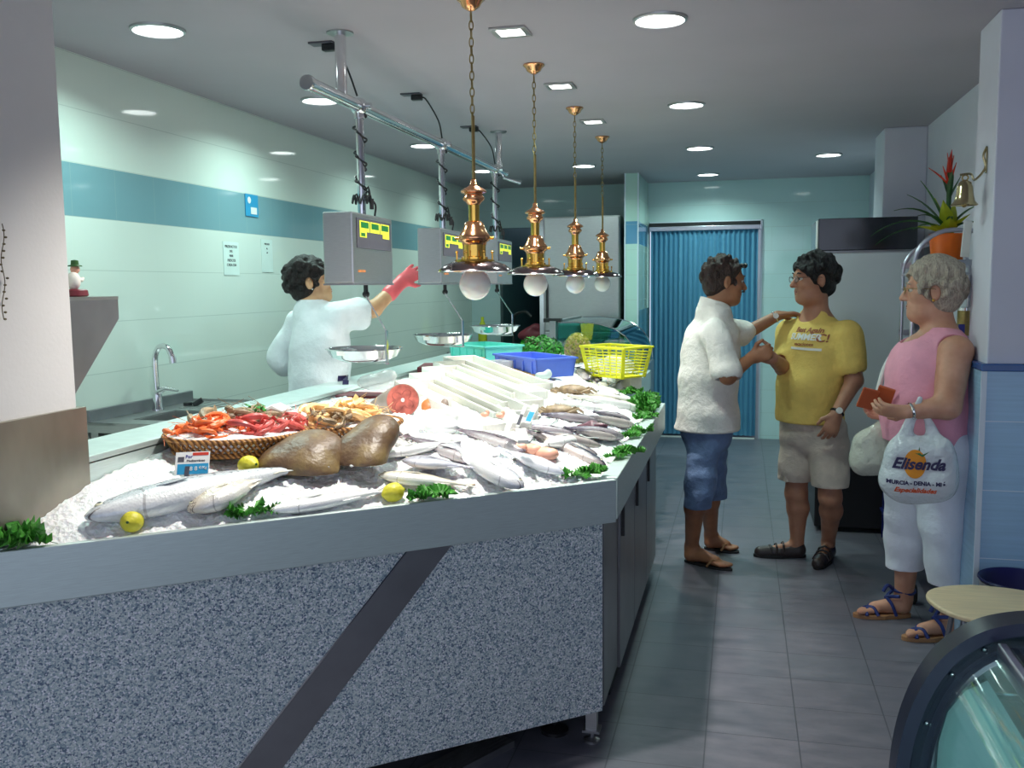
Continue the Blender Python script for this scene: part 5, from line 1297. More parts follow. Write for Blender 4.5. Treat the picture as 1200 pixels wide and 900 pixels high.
def scale_proto():
    t = thing('hanging_scale', '', 'scale', (0, 0, 0))
    MB().cyl((0, 0, 1.895), (0, 0, BZ), 0.0175, n=20).build('drop_pole', 'chrome', t, smooth=True)
    MB().ball((0, 0, BZ), 0.038, 20, 14).cyl((0, 0, BZ - 0.05), (0, 0, BZ - 0.01), 0.024, n=20).cyl((0.03, 0, BZ), (0.055, 0, BZ), 0.014, n=14).build('clamp', 'chrome', t, smooth=True)
    R = Matrix.Rotation(math.radians(3), 4, 'Z')
    b = MB().b2((-0.05, -0.335, 1.605), (0.078, 0.175, 1.893)).build('housing', 'steel', t, bevel=0.007, xf=R)
    MB().b2((-0.052, -0.337, 1.60), (0.080, 0.177, 1.607)).build('bottom_edge', 'steel_dark', b, xf=R)
    d = MB().b2((0.078, -0.295, 1.750), (0.081, 0.145, 1.872)).build('display_panel', 'grey_plastic', t, xf=R, bevel=0.001)
    for k, y0 in enumerate((-0.262, -0.132, -0.002)):
        MB().b2((0.081, y0, 1.818), (0.0825, y0 + 0.118, 1.862)).build('screen_frame', 'lcd_yellow', d, xf=R)
        MB().b2((0.0825, y0 + 0.012, 1.833), (0.083, y0 + 0.106, 1.857)).build('screen', 'lcd_green', d, xf=R)
    MB().b2((0.081, -0.262, 1.795), (0.0825, -0.18, 1.818)).build('screen_frame', 'lcd_yellow', d, xf=R)
    MB().b2((0.0825, -0.25, 1.799), (0.083, -0.20, 1.813)).build('screen', 'lcd_green', d, xf=R)
    MB().b2((0.081, 0.03, 1.800), (0.0825, 0.116, 1.818)).build('screen_frame', 'lcd_yellow', d, xf=R)
    MB().b2((0.078, -0.285, 1.652), (0.080, -0.20, 1.662)).build('badge', 'meat_orange', t, xf=R)
    MB().cyl((0, 0.02, 1.56), (0, 0.02, 1.605), 0.010, n=14).ball((0, 0.02, 1.56), 0.016, 14, 10).build('hook', 'black', t, smooth=True)
    a0, a1, a2, a3 = V((0.0, 0.02, 1.552)), V((0.125, -0.065, 1.40)), V((0.125, -0.065, 1.262)), V((0.0, 0.0, 1.258))
    m = MB().bar(a0, a1, 0.020, 0.006, (1, 0, 0)).bar(a1 + V((0, 0, 0.004)), a2, 0.022, 0.006, (1, 0, 0)).bar(a2, a3, 0.02, 0.006)
    m.build('pan_arm', 'chrome', t)
    p = MB().lathe([(0.0005, 1.266), (0.10, 1.266), (0.145, 1.285), (0.165, 1.318), (0.172, 1.320), (0.171, 1.324), (0.161, 1.322), (0.141, 1.290), (0.098, 1.271), (0.0005, 1.271)], (-0.02, 0.03, 0), 48, cap=False)
    p = p.build('pan', 'chrome', t, smooth=True, angle=60)
    MB().box((-0.06, -0.128, 1.309), (0.04, 0.003, 0.02), (0.45, 0, 0.2)).build('sticker', 'white_plastic', p)
    rg = random.Random(2); pts = []
    for i in range(160):
        f = i / 159; th = f * 2 * PI * 4.2; rr_ = 0.024 + 0.006 * math.sin(i * 0.7) + (0.012 if f > 0.72 else 0)
        zz = 2.33 - 0.36 * min(1, f * 1.25) + (0.02 * math.sin(i) if f > 0.72 else 0)
        pts.append((rr_ * math.cos(th), rr_ * math.sin(th), zz))
    MB().tube(pts, 0.0045, 6).tube(bez([pts[-1], (0.05, 0.03, 1.95), (0.045, 0.035, 1.90)], 5), 0.0045, 6).tube([(0.05, -0.01, 1.97), (0.05, -0.01, 1.925)], 0.010, 8).build('coiled_cable', 'cable', t, smooth=True)
    return t
sp = scale_proto()
for i, (y, lb) in enumerate([(3.86, 'steel hanging scale with green displays, nearest the camera'), (5.0, 'middle hanging scale, the one the saleswoman touches'), (6.15, 'farthest hanging scale, behind the first brass pendant')]):
    o = sp if i == 0 else copy_tree(sp)
    o.location = (BX, y, 0); o['label'] = lb; o['group'] = 'hanging scales on the rail'
# ================================================================== BACK OF THE SHOP
t = thing('steel_fridge', 'tall stainless steel fridge beside the tiled column', 'fridge', (-1.5, 9.3, 0))
MB().b2((-1.895, 8.98, 0.08), (-1.125, 9.80, 2.245)).build('body', 'steel', t, bevel=0.006)
MB().b2((-1.85, 8.95, 1.15), (-1.13, 8.98, 2.235)).build('door', 'steel', t, bevel=0.008)
MB().b2((-1.85, 8.95, 0.12), (-1.13, 8.98, 1.14)).build('door', 'steel', t, bevel=0.008)
MB().b2((-1.90, 8.945, 0.08), (-1.86, 8.985, 2.245)).build('edge_trim', 'chrome', t)
MB().b2((-1.835, 8.92, 1.25), (-1.815, 8.95, 1.6)).build('handle', 'black', t)
MB().b2((-1.86, 9.0, 0.0), (-1.16, 9.75, 0.08)).build('plinth', 'skirt', t)
t = thing('prep_counter', 'dark prep counter with a tap at the back left', 'counter', (-2.4, 9.3, 0))
MB().b2((-2.84, 8.9, 0.9), (-2.0, 9.55, 0.94)).build('worktop', 'steel_dark', t)
MB().b2((-2.80, 8.95, 0.05), (-2.04, 9.5, 0.9)).build('cabinet', 'skirt', t)
MB().tube(bez([(-2.25, 9.3, 0.94), (-2.25, 9.3, 1.22), (-2.22, 9.27, 1.30), (-2.10, 9.2, 1.33), (-2.03, 9.17, 1.28)], 8), 0.014, 10).build('tap', 'black', t, smooth=True)
solo(MB().lathe([(0.04, 0), (0.045, 0.01), (0.045, 0.22), (0.03, 0.27), (0.016, 0.30), (0.016, 0.34)], (-2.55, 9.2, 0.94), 24), 'bottle', 'lcd_yellow' if False else 'leaf_light', 'yellowish bottle with a dark cap standing on the prep counter', 'bottle', smooth=True, angle=60)
v = Vol((-2.2, 9.05, 0.9), (-1.9, 9.35, 1.3), 0.01); v.ell((-2.05, 9.2, 1.10), (0.13, 0.08, 0.06)).ell((-1.98, 9.2, 1.16), (0.06, 0.05, 0.05)).ell((-2.05, 9.2, 0.99), (0.1, 0.08, 0.06)).wrinkle(0.014, 34, 2)
solo_obj(v.build('red_cloth', 'maroon'), 'dark red cloth bundle lying on the prep counter beside the fridge', 'cloth')
# curved glass case behind the fish counter
t = thing('curved_glass_case', 'curved glass display case at the far end of the fish counter', 'display case', (-1.1, 7.9, 0))
MB().b2((-1.62, 7.25, 0.05), (-0.76, 8.55, 0.92)).build('base', 'steel', t, bevel=0.01)
MB().b2((-1.60, 7.27, 0.921), (-0.78, 8.53, 0.935)).build('deck', 'case_base', t)
arc = [(-0.77, 0.93), (-0.775, 1.02), (-0.81, 1.11), (-0.87, 1.19), (-0.96, 1.25), (-1.08, 1.285), (-1.22, 1.30), (-1.40, 1.30)]
mb = MB()
for i in range(len(arc) - 1):
    a, b = arc[i], arc[i + 1]
    mb.add([(a[0], 7.3, a[1]), (b[0], 7.3, b[1]), (b[0], 8.5, b[1]), (a[0], 8.5, a[1]), (a[0] - 0.004, 7.3, a[1] - 0.004), (b[0] - 0.004, 7.3, b[1] - 0.004), (b[0] - 0.004, 8.5, b[1] - 0.004), (a[0] - 0.004, 8.5, a[1] - 0.004)],
           [(0, 1, 2, 3), (5, 4, 7, 6), (0, 4, 5, 1), (3, 2, 6, 7)])
mb.build('curved_pane', 'glass', t, smooth=True)
for y in (7.3, 8.5):
    MB().prism([(-1.42, 0.93)] + arc + [], 'y', y - 0.003, y + 0.003).build('end_pane', 'glass_tint', t)
    MB().tube([(a[0], y, a[1]) for a in arc], 0.005, 6).build('edge', 'chrome', t, smooth=True)
MB().b2((-1.47, 7.28, 0.93), (-1.42, 8.52, 1.31)).build('rear_frame', 'steel_dark', t)
MB().b2((-1.52, 7.29, 1.30), (-1.38, 7.36, 1.33)).build('hinge', 'black', t)
MB().b2((-1.40, 7.3, 1.11), (-0.86, 8.5, 1.116)).build('shelf', 'glass_tint', t)
# ================================================================== SINK UNIT
sx0, sx1, sy0, sy1, sz = XL + 0.003, -2.33, 3.60, 4.42, 1.0
t = thing('steel_sink', 'stainless steel sink with a drainboard against the white tiled wall', 'sink', (-2.6, 4.0, 0))
bx0, bx1, by0, by1 = -2.70, -2.40, 3.72, 4.06
m = MB().b2((sx0, sy0, sz - 0.012), (bx0, sy1, sz)).b2((bx1, sy0, sz - 0.012), (sx1, sy1, sz)).b2((bx0, sy0, sz - 0.012), (bx1, by0, sz)).b2((bx0, by1, sz - 0.012), (bx1, sy1, sz))
m.b2((sx0, sy0, sz - 0.045), (sx1, sy0 + 0.004, sz)).b2((sx1 - 0.004, sy0, sz - 0.045), (sx1, sy1, sz)).b2((sx0, sy1 - 0.004, sz - 0.045), (sx1, sy1, sz + 0.012))
m.build('top', 'steel', t)
MB().b2((bx0, by0, sz - 0.2), (bx1, by1, sz - 0.195)).b2((bx0, by0, sz - 0.2), (bx0 + 0.004, by1, sz - 0.005)).b2((bx1 - 0.004, by0, sz - 0.2), (bx1, by1, sz - 0.005)).b2((bx0, by0, sz - 0.2), (bx1, by0 + 0.004, sz - 0.005)).b2((bx0, by1 - 0.004, sz - 0.2), (bx1, by1, sz - 0.005)).build('bowl', 'steel', t)
MB().b2((sx0, sy0, sz), (sx0 + 0.02, sy1, sz + 0.055)).build('splash_back', 'steel_dark', t, bevel=0.003)
rb = MB()
for i in range(6): rb.b2((-2.72 + i * 0.06, 4.12, sz), (-2.70 + i * 0.06, 4.38, sz + 0.004))
rb.build('drain_ribs', 'steel', t)
for x in (sx0 + 0.03, sx1 - 0.03):
    for y in (sy0 + 0.03, sy1 - 0.03): MB().b2((x - 0.019, y - 0.019, 0), (x + 0.019, y + 0.019, sz - 0.012)).build('leg', 'steel', t)
MB().b2((sx0 + 0.05, sy0 + 0.06, 0.3), (sx1 - 0.05, sy1 - 0.05, 0.32)).build('under_shelf', 'steel_dark', t)
tb = V((-2.775, 4.03, sz)); t2 = thing('sink_tap', 'tall chrome mixer tap with a hooked spout on the sink', 'tap', tb)
MB().lathe([(0.028, 0), (0.028, 0.01), (0.022, 0.02), (0.022, 0.075), (0.018, 0.09), (0.0005, 0.092)], tb, 24).build('body', 'chrome', t2, smooth=True, angle=50)
MB().tube(bez([tb + V((0, 0, 0.07)), tb + V((-0.005, 0.0, 0.20)), tb + V((0.0, 0.0, 0.275)), tb + V((0.03, -0.005, 0.315)), tb + V((0.075, -0.01, 0.31)), tb + V((0.10, -0.012, 0.265))], 8), 0.0135, 14).build('spout', 'chrome', t2, smooth=True)
MB().cyl(tb + V((0.10, -0.012, 0.268)), tb + V((0.105, -0.013, 0.235)), 0.017, n=18).build('nozzle', 'chrome', t2, smooth=True)
MB().tube([tb + V((0, 0, 0.09)), tb + V((0.05, 0.0, 0.11)), tb + V((0.115, 0.0, 0.10))], [0.016, 0.011, 0.006], 12).build('lever', 'chrome', t2, smooth=True)
solo(MB().cyl((-2.72, 4.20, sz + 0.004), (-2.72, 4.20, sz + 0.02), 0.022, n=16).cyl((-2.70, 4.22, sz + 0.004), (-2.66, 4.24, sz + 0.03), 0.014, n=12), 'sink_plug', 'black', 'small black plug lying on the drainboard beside the tap', 'plug', smooth=True)

# ================================================================== RIGHT SIDE
# enamel fridge with a black box on top
t = thing('freezer_cabinet', 'tall pale grey freezer cabinet with a black base at the right wall', 'freezer', (0.74, 6.5, 0))
MB().b2((0.485, 6.22, 0.42), (1.03, 6.85, 1.778)).build('door', 'freezer', t, bevel=0.01)
MB().b2((0.475, 6.20, 0.03), (1.0, 6.85, 0.415)).build('base', 'black', t, bevel=0.006)
MB().b2((0.478, 6.215, 1.775), (1.035, 6.86, 1.785)).build('top_edge', 'steel_dark', t)
t = thing('black_box', 'long glossy black box lying on top of the pale freezer', 'box', (0.74, 6.5, 1.786))
MB().b2((0.462, 6.21, 1.787), (1.04, 6.86, 1.985)).build('case', 'black_gloss', t, bevel=0.004)
MB().b2((0.452, 6.22, 1.80), (0.462, 6.30, 1.975)).build('end_cap', 'white_plastic', t, bevel=0.003)
# blue crates beside
for i in range(3):
    c_ = crate(V((1.03, 5.86, 0.001 + 0.19 * i)), (0, 1, 0), 0.56, 0.32, 0.18, 'crate_navy', ['dark blue crate at the bottom of the stack behind the pink lady', 'dark blue crate, middle one of the stack behind the pink lady', 'dark blue crate on top of the stack behind the pink lady'][i], 'stacked_crate')
    c_['group'] = 'stacked dark blue crates'
# hoop-topped trolley rack
t = thing('trolley_rack', 'aluminium trolley rack with rounded hoop ends behind the pink lady', 'trolley', (1.05, 5.2, 0))
def hoop(y, x0, x1, z1, r, name):
    pts = [(x0, y, 0.12), (x0, y, 1.0), (x0, y, z1 - r)]
    for i in range(1, 9):
        a = PI / 2 * i / 8; pts.append((x0 + r * (1 - math.cos(a)), y, z1 - r + r * math.sin(a)))
    for i in range(1, 9):
        a = PI / 2 * i / 8; pts.append((x1 - r2_ + r2_ * math.sin(a) if False else x1 - r + r * math.sin(a), y, z1 - r + r * math.cos(a)))
    pts += [(x1, y, 1.0), (x1, y, 0.12)]
    MB().tube(pts, 0.011, 12).build(name, 'aluminium', t, smooth=True)
hoop(5.45, 0.845, 1.175, 1.79, 0.155, 'hoop'); hoop(4.85, 0.80, 1.175, 1.83, 0.165, 'hoop')
for z, ys in ((1.66, (4.85, 5.45)), (0.5, (4.85, 5.45)), (1.3, (4.85, 5.45))):
    for y in ys: MB().b2((0.83, y - 0.008, z), (1.175, y + 0.008, z + 0.03)).build('cross_bar', 'aluminium', t, bevel=0.002)
for z in (0.2, 0.95, 1.62): MB().b2((0.84, 4.86, z), (1.17, 5.44, z + 0.012)).build('shelf', 'aluminium', t)
for x in (0.85, 1.165):
    for y in (4.86, 5.44): MB().lathe([(0.0005, -0.012), (0.045, -0.012), (0.05, -0.006), (0.05, 0.006), (0.045, 0.012), (0.0005, 0.012)], (0, 0, 0), 20).build('wheel', 'black', t, smooth=True, xf=Matrix.Translation((x, y, 0.051)) @ Matrix.Rotation(PI / 2, 4, 'Y'))
# dark boxes and tin on the rack
solo(MB().b2((0.87, 5.02, 0.963), (1.05, 5.35, 1.30)), 'dark_carton', 'skirt', 'dark carton on the middle shelf of the trolley rack', 'carton', bevel=0.004)
t = thing('brown_tin', 'tall brown tin with a small red and blue mark behind the lady\'s neck', 'tin', (1.085, 4.72, 1.3))
tc = aty(1131, 400, 4.98)
t.location = tc; ORG[t.name] = V(tc)
MB().lathe([(0.038, -0.45), (0.04, -0.44), (0.04, 0.15), (0.038, 0.155)], tc, 28).build('can', 'brass_old', t, smooth=True, angle=50)
MB().lathe([(0.041, 0.15), (0.041, 0.165), (0.03, 0.168)], tc, 28).build('lid', 'chrome', t, smooth=True)
MB().box(tc + V((-0.025, -0.034, 0.06)), (0.03, 0.008, 0.05)).build('mark', 'ink_blue', t)
# bromeliad in an orange pot
pc = aty(1109, 312, 5.10); pc.z = 1.633
t = thing('potted_bromeliad', 'red bromeliad with long arching leaves in an orange pot on the trolley rack', 'plant', pc)
MB().lathe([(0.065, 0), (0.068, 0.004), (0.083, 0.17), (0.086, 0.19), (0.080, 0.19), (0.074, 0.165), (0.01, 0.16)], pc, 40).build('pot', 'orange', t, smooth=True, angle=50)
rg = random.Random(21)
def blade(p0, d, L, w, droop, m, name, lift=0.0, n=10):
    pts = []; d = V(d).normalized(); p = V(p0); v_ = V((d.x, d.y, d.z))
    for i in range(n + 1):
        pts.append(V(p)); v_ = (v_ + V((0, 0, -droop / n))).normalized(); p = p + v_ * (L / n)
    vs = []; 
    for i, q in enumerate(pts):
        f = i / n; dd = (pts[min(i + 1, n)] - pts[max(i - 1, 0)]).normalized(); sd = dd.cross(V((0, 0, 1))); sd = sd.normalized() if sd.length > 1e-3 else V((1, 0, 0)); up = sd.cross(dd)
        ww = w * (0.55 + 0.6 * math.sin(PI * min(1, f * 0.8 + 0.1))) * (1 - f ** 3)
        ww = max(ww, 0.001); vs += [q - sd * ww + up * ww * 0.35, q, q + sd * ww + up * ww * 0.35, q + up * -0.0025]
    fs = []
    for i in range(n):
        for k in range(4): fs.append((i * 4 + k, i * 4 + (k + 1) % 4, (i + 1) * 4 + (k + 1) % 4, (i + 1) * 4 + k))
    fs += [(3, 2, 1, 0), tuple(n * 4 + k for k in range(4))]
    return MB().add(vs, fs).build(name, m, t, smooth=True)
top = pc + V((0, 0, 0.19))
for a, el, L, dr in [(3.25, 0.75, 0.40, 1.5), (3.0, 0.55, 0.36, 1.3), (3.5, 1.0, 0.33, 1.4), (3.9, 0.9, 0.26, 1.2), (2.6, 1.1, 0.30, 0.9), (4.6, 0.9, 0.22, 1.2), (0.3, 1.1, 0.24, 1.1), (5.5, 0.8, 0.2, 1.2), (1.4, 0.9, 0.2, 1.2), (2.2, 0.8, 0.24, 1.3), (3.3, 1.25, 0.30, 0.7)]:
    blade(top, (math.cos(a) * math.cos(el), math.sin(a) * math.cos(el), math.sin(el)), L, 0.014, dr, 'leaf', 'leaf')
for a, el, L in [(3.2, 0.5, 0.15), (3.9, 0.5, 0.14), (4.6, 0.7, 0.15), (5.4, 0.8, 0.14), (0.2, 0.9, 0.15), (2.5, 0.7, 0.14), (4.2, 1.2, 0.19), (1.0, 1.2, 0.18), (2.9, 1.3, 0.2)]:
    blade(top - V((0, 0, 0.01)), (math.cos(a) * math.cos(el), math.sin(a) * math.cos(el), math.sin(el)), L, 0.034, 0.3, 'leaf_light', 'wrapping_leaf')
for i in range(11):
    a = i * 2.4; el = 1.2 + 0.03 * i
    blade(top + V((0.0, 0, 0.16 + 0.012 * i)), (math.cos(a) * math.cos(el), math.sin(a) * math.cos(el), math.sin(el)), 0.13, 0.014, 0.1, 'bract' if i > 3 else 'leaf', 'bract' if i > 3 else 'leaf')
blade(top + V((-0.005, 0, 0.24)), (-0.7, -0.1, 0.8), 0.13, 0.009, 0.3, 'bract', 'bract')
MB().cyl(top, top + V((0, 0, 0.3)), 0.012, n=12).build('stem', 'leaf', t, smooth=True)
# white wrap roll beside the pot
tc = aty(1131, 280, 4.84); solo(MB().bar(tc + V((0, 0, -0.085)), tc + V((0.01, 0, 0.085)), 0.035, 0.02), 'white_strip', 'white_plastic', 'narrow white strip hanging at the trolley hoop beside the orange pot', 'strip', bevel=0.003)
# ship bell
bw = atx(1157, 188, 0.953); bc = aty(1131, 213, bw.y - 0.0); 
t = thing('brass_bell', 'small brass bell on a scrolled wall bracket at the pillar', 'bell', bw)
MB().lathe([(0.004, 0.008), (0.014, 0.004), (0.024, -0.004), (0.030, -0.022), (0.034, -0.055), (0.040, -0.078), (0.052, -0.092), (0.050, -0.095), (0.036, -0.078), (0.030, -0.05), (0.02, -0.012), (0.002, -0.008)], bc, 36, cap=False).build('bell', 'bell_brass', t, smooth=True, angle=60)
MB().ball(bc + V((0, 0, -0.092)), 0.011, 12, 8).cyl(bc + V((0, 0, -0.02)), bc + V((0, 0, -0.09)), 0.003, n=8).build('clapper', 'brass_old', t, smooth=True)
MB().tube([bc + V((0.011 * math.cos(a * PI / 8), 0, 0.016 + 0.011 * math.sin(a * PI / 8))) for a in range(16)], 0.003, 8, closed=True).build('loop', 'brass_old', t, smooth=True)
wx = 0.950
MB().tube(bez([(wx, bw.y, bw.z + 0.055), (wx - 0.012, bw.y, bw.z + 0.02), (wx - 0.004, bw.y, bw.z - 0.03), (wx - 0.04, bw.y, bw.z - 0.075), (bc.x + 0.02, bc.y, bc.z + 0.03), (bc.x - 0.02, bc.y, bc.z + 0.028)], 8), 0.0045, 8).build('bracket', 'bell_brass', t, smooth=True)
MB().box((wx - 0.001, bw.y, bw.z), (0.004, 0.022, 0.10)).build('wall_plate', 'bell_brass', t, bevel=0.002)
# stool, bin, curved case
t = thing('bar_stool', 'pale wooden seat with thin dark metal legs in the lower right', 'stool', (0.88, 3.52, 0))
sc = V((0.905, 3.54, 0.45)); pts = []
for i in range(40):
    a = 2 * PI * i / 40; r_ = 0.215; x = math.copysign(abs(math.cos(a)) ** 0.8, math.cos(a)) * 0.235; y = math.copysign(abs(math.sin(a)) ** 0.8, math.sin(a)) * 0.205
    y *= 1 - 0.35 * max(0, x / 0.235) ; pts.append((sc.x + x * math.cos(0.25) - y * math.sin(0.25), sc.y + x * math.sin(0.25) + y * math.cos(0.25)))
MB().prism(pts, 'z', 0.438, 0.456).build('seat', 'wood_light', t, bevel=0.006, smooth=True, angle=30)
MB().tube([(sc.x + 0.15 * math.cos(2 * PI * i / 24), sc.y + 0.13 * math.sin(2 * PI * i / 24), 0.43) for i in range(24)], 0.009, 8, closed=True).build('seat_frame', 'steel_dark', t, smooth=True)
for dx, dy in ((-0.17, -0.13), (0.17, -0.13), (-0.15, 0.14), (0.15, 0.14)):
    MB().tube([(sc.x + dx * 0.8, sc.y + dy * 0.8, 0.435), (sc.x + dx * 1.15, sc.y + dy * 1.15, 0.0)], 0.0095, 10).build('leg', 'steel_dark', t, smooth=True)
MB().tube([(sc.x + 0.17 * math.cos(2 * PI * i / 24), sc.y + 0.145 * math.sin(2 * PI * i / 24), 0.18) for i in range(24)], 0.006, 8, closed=True).build('foot_ring', 'chrome', t, smooth=True)
t = thing('waste_bin', 'round steel bin with a dark blue liner against the blue tiled pillar', 'bin', (1.05, 3.88, 0))
bcx, bcy = 1.055, 3.88
MB().lathe([(0.115, 0), (0.12, 0.01), (0.138, 0.43), (0.134, 0.43), (0.116, 0.015)], (bcx, bcy, 0), 48, cap=False).build('body', 'steel', t, smooth=True, angle=60)
MB().lathe([(0.0005, 0.12), (0.11, 0.12), (0.132, 0.43), (0.146, 0.442), (0.143, 0.448), (0.128, 0.44), (0.106, 0.13), (0.0005, 0.125)], (bcx, bcy, 0), 48, cap=False).build('liner', 'navy', t, smooth=True, angle=60)
# curved glass ice-cream case, far end frame and receding panes
YF = 1.70
t = thing('curved_counter_case', 'dark framed curved glass counter case in the lower right corner', 'display case', (0.9, 1.3, 0))
op = [(1040, 1010), (1043, 930), (1048, 880), (1058, 838), (1074, 800), (1096, 768), (1122, 746), (1150, 732), (1180, 725), (1215, 722), (1290, 720)]
OA = bez([aty(x, y, YF) for x, y in op], 5)
def shrink(P, d):
    out = []
    for i, p in enumerate(P):
        dd = (P[min(i + 1, len(P) - 1)] - P[max(i - 1, 0)]).normalized(); out.append(p + V((dd.z, 0, -dd.x)) * d)
    return out
def band(P, Q, y0, y1):
    mb = MB(); n = len(P); vs = []
    for p, q in zip(P, Q): vs += [(p.x, y0, p.z), (q.x, y0, q.z), (q.x, y1, q.z), (p.x, y1, p.z)]
    fs = []
    for i in range(n - 1):
        for k in range(4): fs.append((i * 4 + k, i * 4 + (k + 1) % 4, (i + 1) * 4 + (k + 1) % 4, (i + 1) * 4 + k))
    fs += [(0, 1, 2, 3), tuple((n - 1) * 4 + k for k in (3, 2, 1, 0))]
    return mb.add(vs, fs)
b0 = OA[0].z
P1 = shrink(OA, 0.022); P2 = shrink(OA, 0.058); P3 = shrink(OA, 0.066)
band(OA, P2, YF, YF + 0.03).build('end_frame', 'frame_rubber', t, smooth=True)
band(OA, P1, YF - 0.03, YF).build('frame_lip', 'frame_rubber', t, smooth=True)
m = MB()
for i in (6, 15, 24, 33): p = (P1[i] + P2[i]) / 2; m.ball((p.x, YF - 0.001, p.z), 0.006, 10, 6)
m.build('frame_screws', 'chrome', t, smooth=True)
band(shrink(OA, 0.026), shrink(OA, 0.030), 0.55, YF).build('curved_pane', 'glass_case', t, smooth=True)
band(P2, P3, YF - 0.02, YF).build('glass_edge', 'case_edge', t, smooth=True) if 'case_edge' in M else band(P2, P3, YF - 0.02, YF).build('glass_edge', 'aluminium', t, smooth=True)
q = shrink(OA, 0.06); poly = [(p.x, p.z) for p in q] + [(q[-1].x, b0)]
MB().prism(poly, 'y', YF + 0.004, YF + 0.010).build('end_pane', 'glass_tint', t)
zt = OA[-8].z
MB().b2((0.435, 0.5, zt - 0.055), (1.2, YF - 0.05, zt - 0.035)).build('top_slab', 'frame_rubber', t, bevel=0.006)
MB().b2((0.420, 0.5, zt - 0.065), (0.435, YF - 0.05, zt - 0.03)).build('top_trim', 'aluminium', t, bevel=0.003)
MB().cyl((0.50, 0.6, zt - 0.072), (0.50, YF - 0.15, zt - 0.072), 0.010, n=12).build('fill_tube', 'light', t)  # unseen glowing tube, added to brighten the dark case interior
_l = bpy.data.lights.new('case_fill', 'AREA'); _l.shape = 'RECTANGLE'; _l.size = 0.05; _l.size_y = 0.9; _l.energy = 1.3; _l.color = (0.85, 1, 0.98); _o = bpy.data.objects.new('case_fill', _l); C.objects.link(_o); _o.location = (0.50, 1.05, zt - 0.09)  # fill light added below the slab for the case interior
MB().b2((0.27, 0.5, 0.0), (1.2, YF + 0.03, 0.60)).build('body', 'frame_rubber', t, bevel=0.01)
MB().b2((0.29, 0.52, 0.602), (1.18, YF - 0.04, 0.612)).build('deck', 'case_base', t)
# sloping inner panel
ip = [aty(x, y, YF - 0.03) for x, y in ((1096, 915), (1099, 868), (1110, 832), (1130, 808), (1156, 796), (1176, 828), (1215, 892), (1215, 915))]
MB().prism([(p.x, p.z) for p in ip], 'y', YF - 0.036, YF - 0.028).build('inner_panel', 'case_base', t)
# ================================================================== PEOPLE
from mathutils.bvhtree import BVHTree
M['skin_a'] = skin_mat('tanned_skin', srgb(172, 118, 84), srgb(150, 98, 70))
M['skin_b'] = skin_mat('warm_skin', srgb(190, 136, 108), srgb(166, 112, 88))
M['skin_c'] = skin_mat('fair_tanned_skin', srgb(214, 160, 134), srgb(190, 134, 106))
M['skin_d'] = skin_mat('light_skin', srgb(222, 174, 134), srgb(200, 148, 108))
M['hair_dark'] = hair_mat('dark_brown_hair', srgb(34, 22, 20), srgb(70, 46, 40))
M['hair_black'] = hair_mat('black_hair', srgb(8, 6, 8), srgb(24, 19, 22))
M['hair_curly'] = hair_mat('curly_black_hair', srgb(12, 7, 8), srgb(38, 22, 22))
M['hair_grey'] = hair_mat('grey_blond_hair', srgb(150, 132, 120), srgb(214, 200, 180))
M['shirt_white'] = cloth_mat('white_cotton_shirt', srgb(236, 232, 226), 0.12, b=0.5)
M['coat_white'] = cloth_mat('white_work_coat', srgb(240, 242, 246), 0.08, b=0.35)
M['tee_yellow'] = cloth_mat('yellow_tshirt', srgb(238, 204, 110), 0.1, b=0.3)
M['top_pink'] = cloth_mat('pink_ribbed_top', srgb(240, 164, 184), 0.1, b=0.3)
M['jeans'] = cloth_mat('faded_blue_denim', srgb(112, 136, 176), 0.25, b=0.4, fold=14)
M['shorts_beige'] = cloth_mat('beige_cargo_cotton', srgb(214, 198, 184), 0.12, b=0.4, fold=12)
M['pants_white'] = cloth_mat('white_linen', srgb(238, 240, 250), 0.06, b=0.3)
M['glove'] = mat('pink_rubber_glove', srgb(232, 96, 104), 0.45, var=0.08)
M['lips'] = mat('lips', srgb(170, 92, 88), 0.4, var=0.05)
M['eye'] = mat('eye_sclera', srgb(196, 186, 176), 0.3, var=0)
M['leather_dark'] = mat('dark_leather', srgb(48, 38, 38), 0.45, var=0.2)
M['sole'] = mat('dark_sole', srgb(26, 24, 26), 0.6, var=0.1)
M['sandal_tan'] = mat('tan_leather', srgb(170, 124, 86), 0.5, var=0.1)
M['ribbon_blue'] = mat('blue_ribbon', srgb(36, 52, 116), 0.5, var=0.1)
M['wallet'] = mat('orange_brown_leather', srgb(186, 84, 42), 0.45, var=0.1)
M['watch_black'] = mat('watch_black', srgb(20, 20, 22), 0.35, var=0)
def up3(): return V((0, 0, 1))
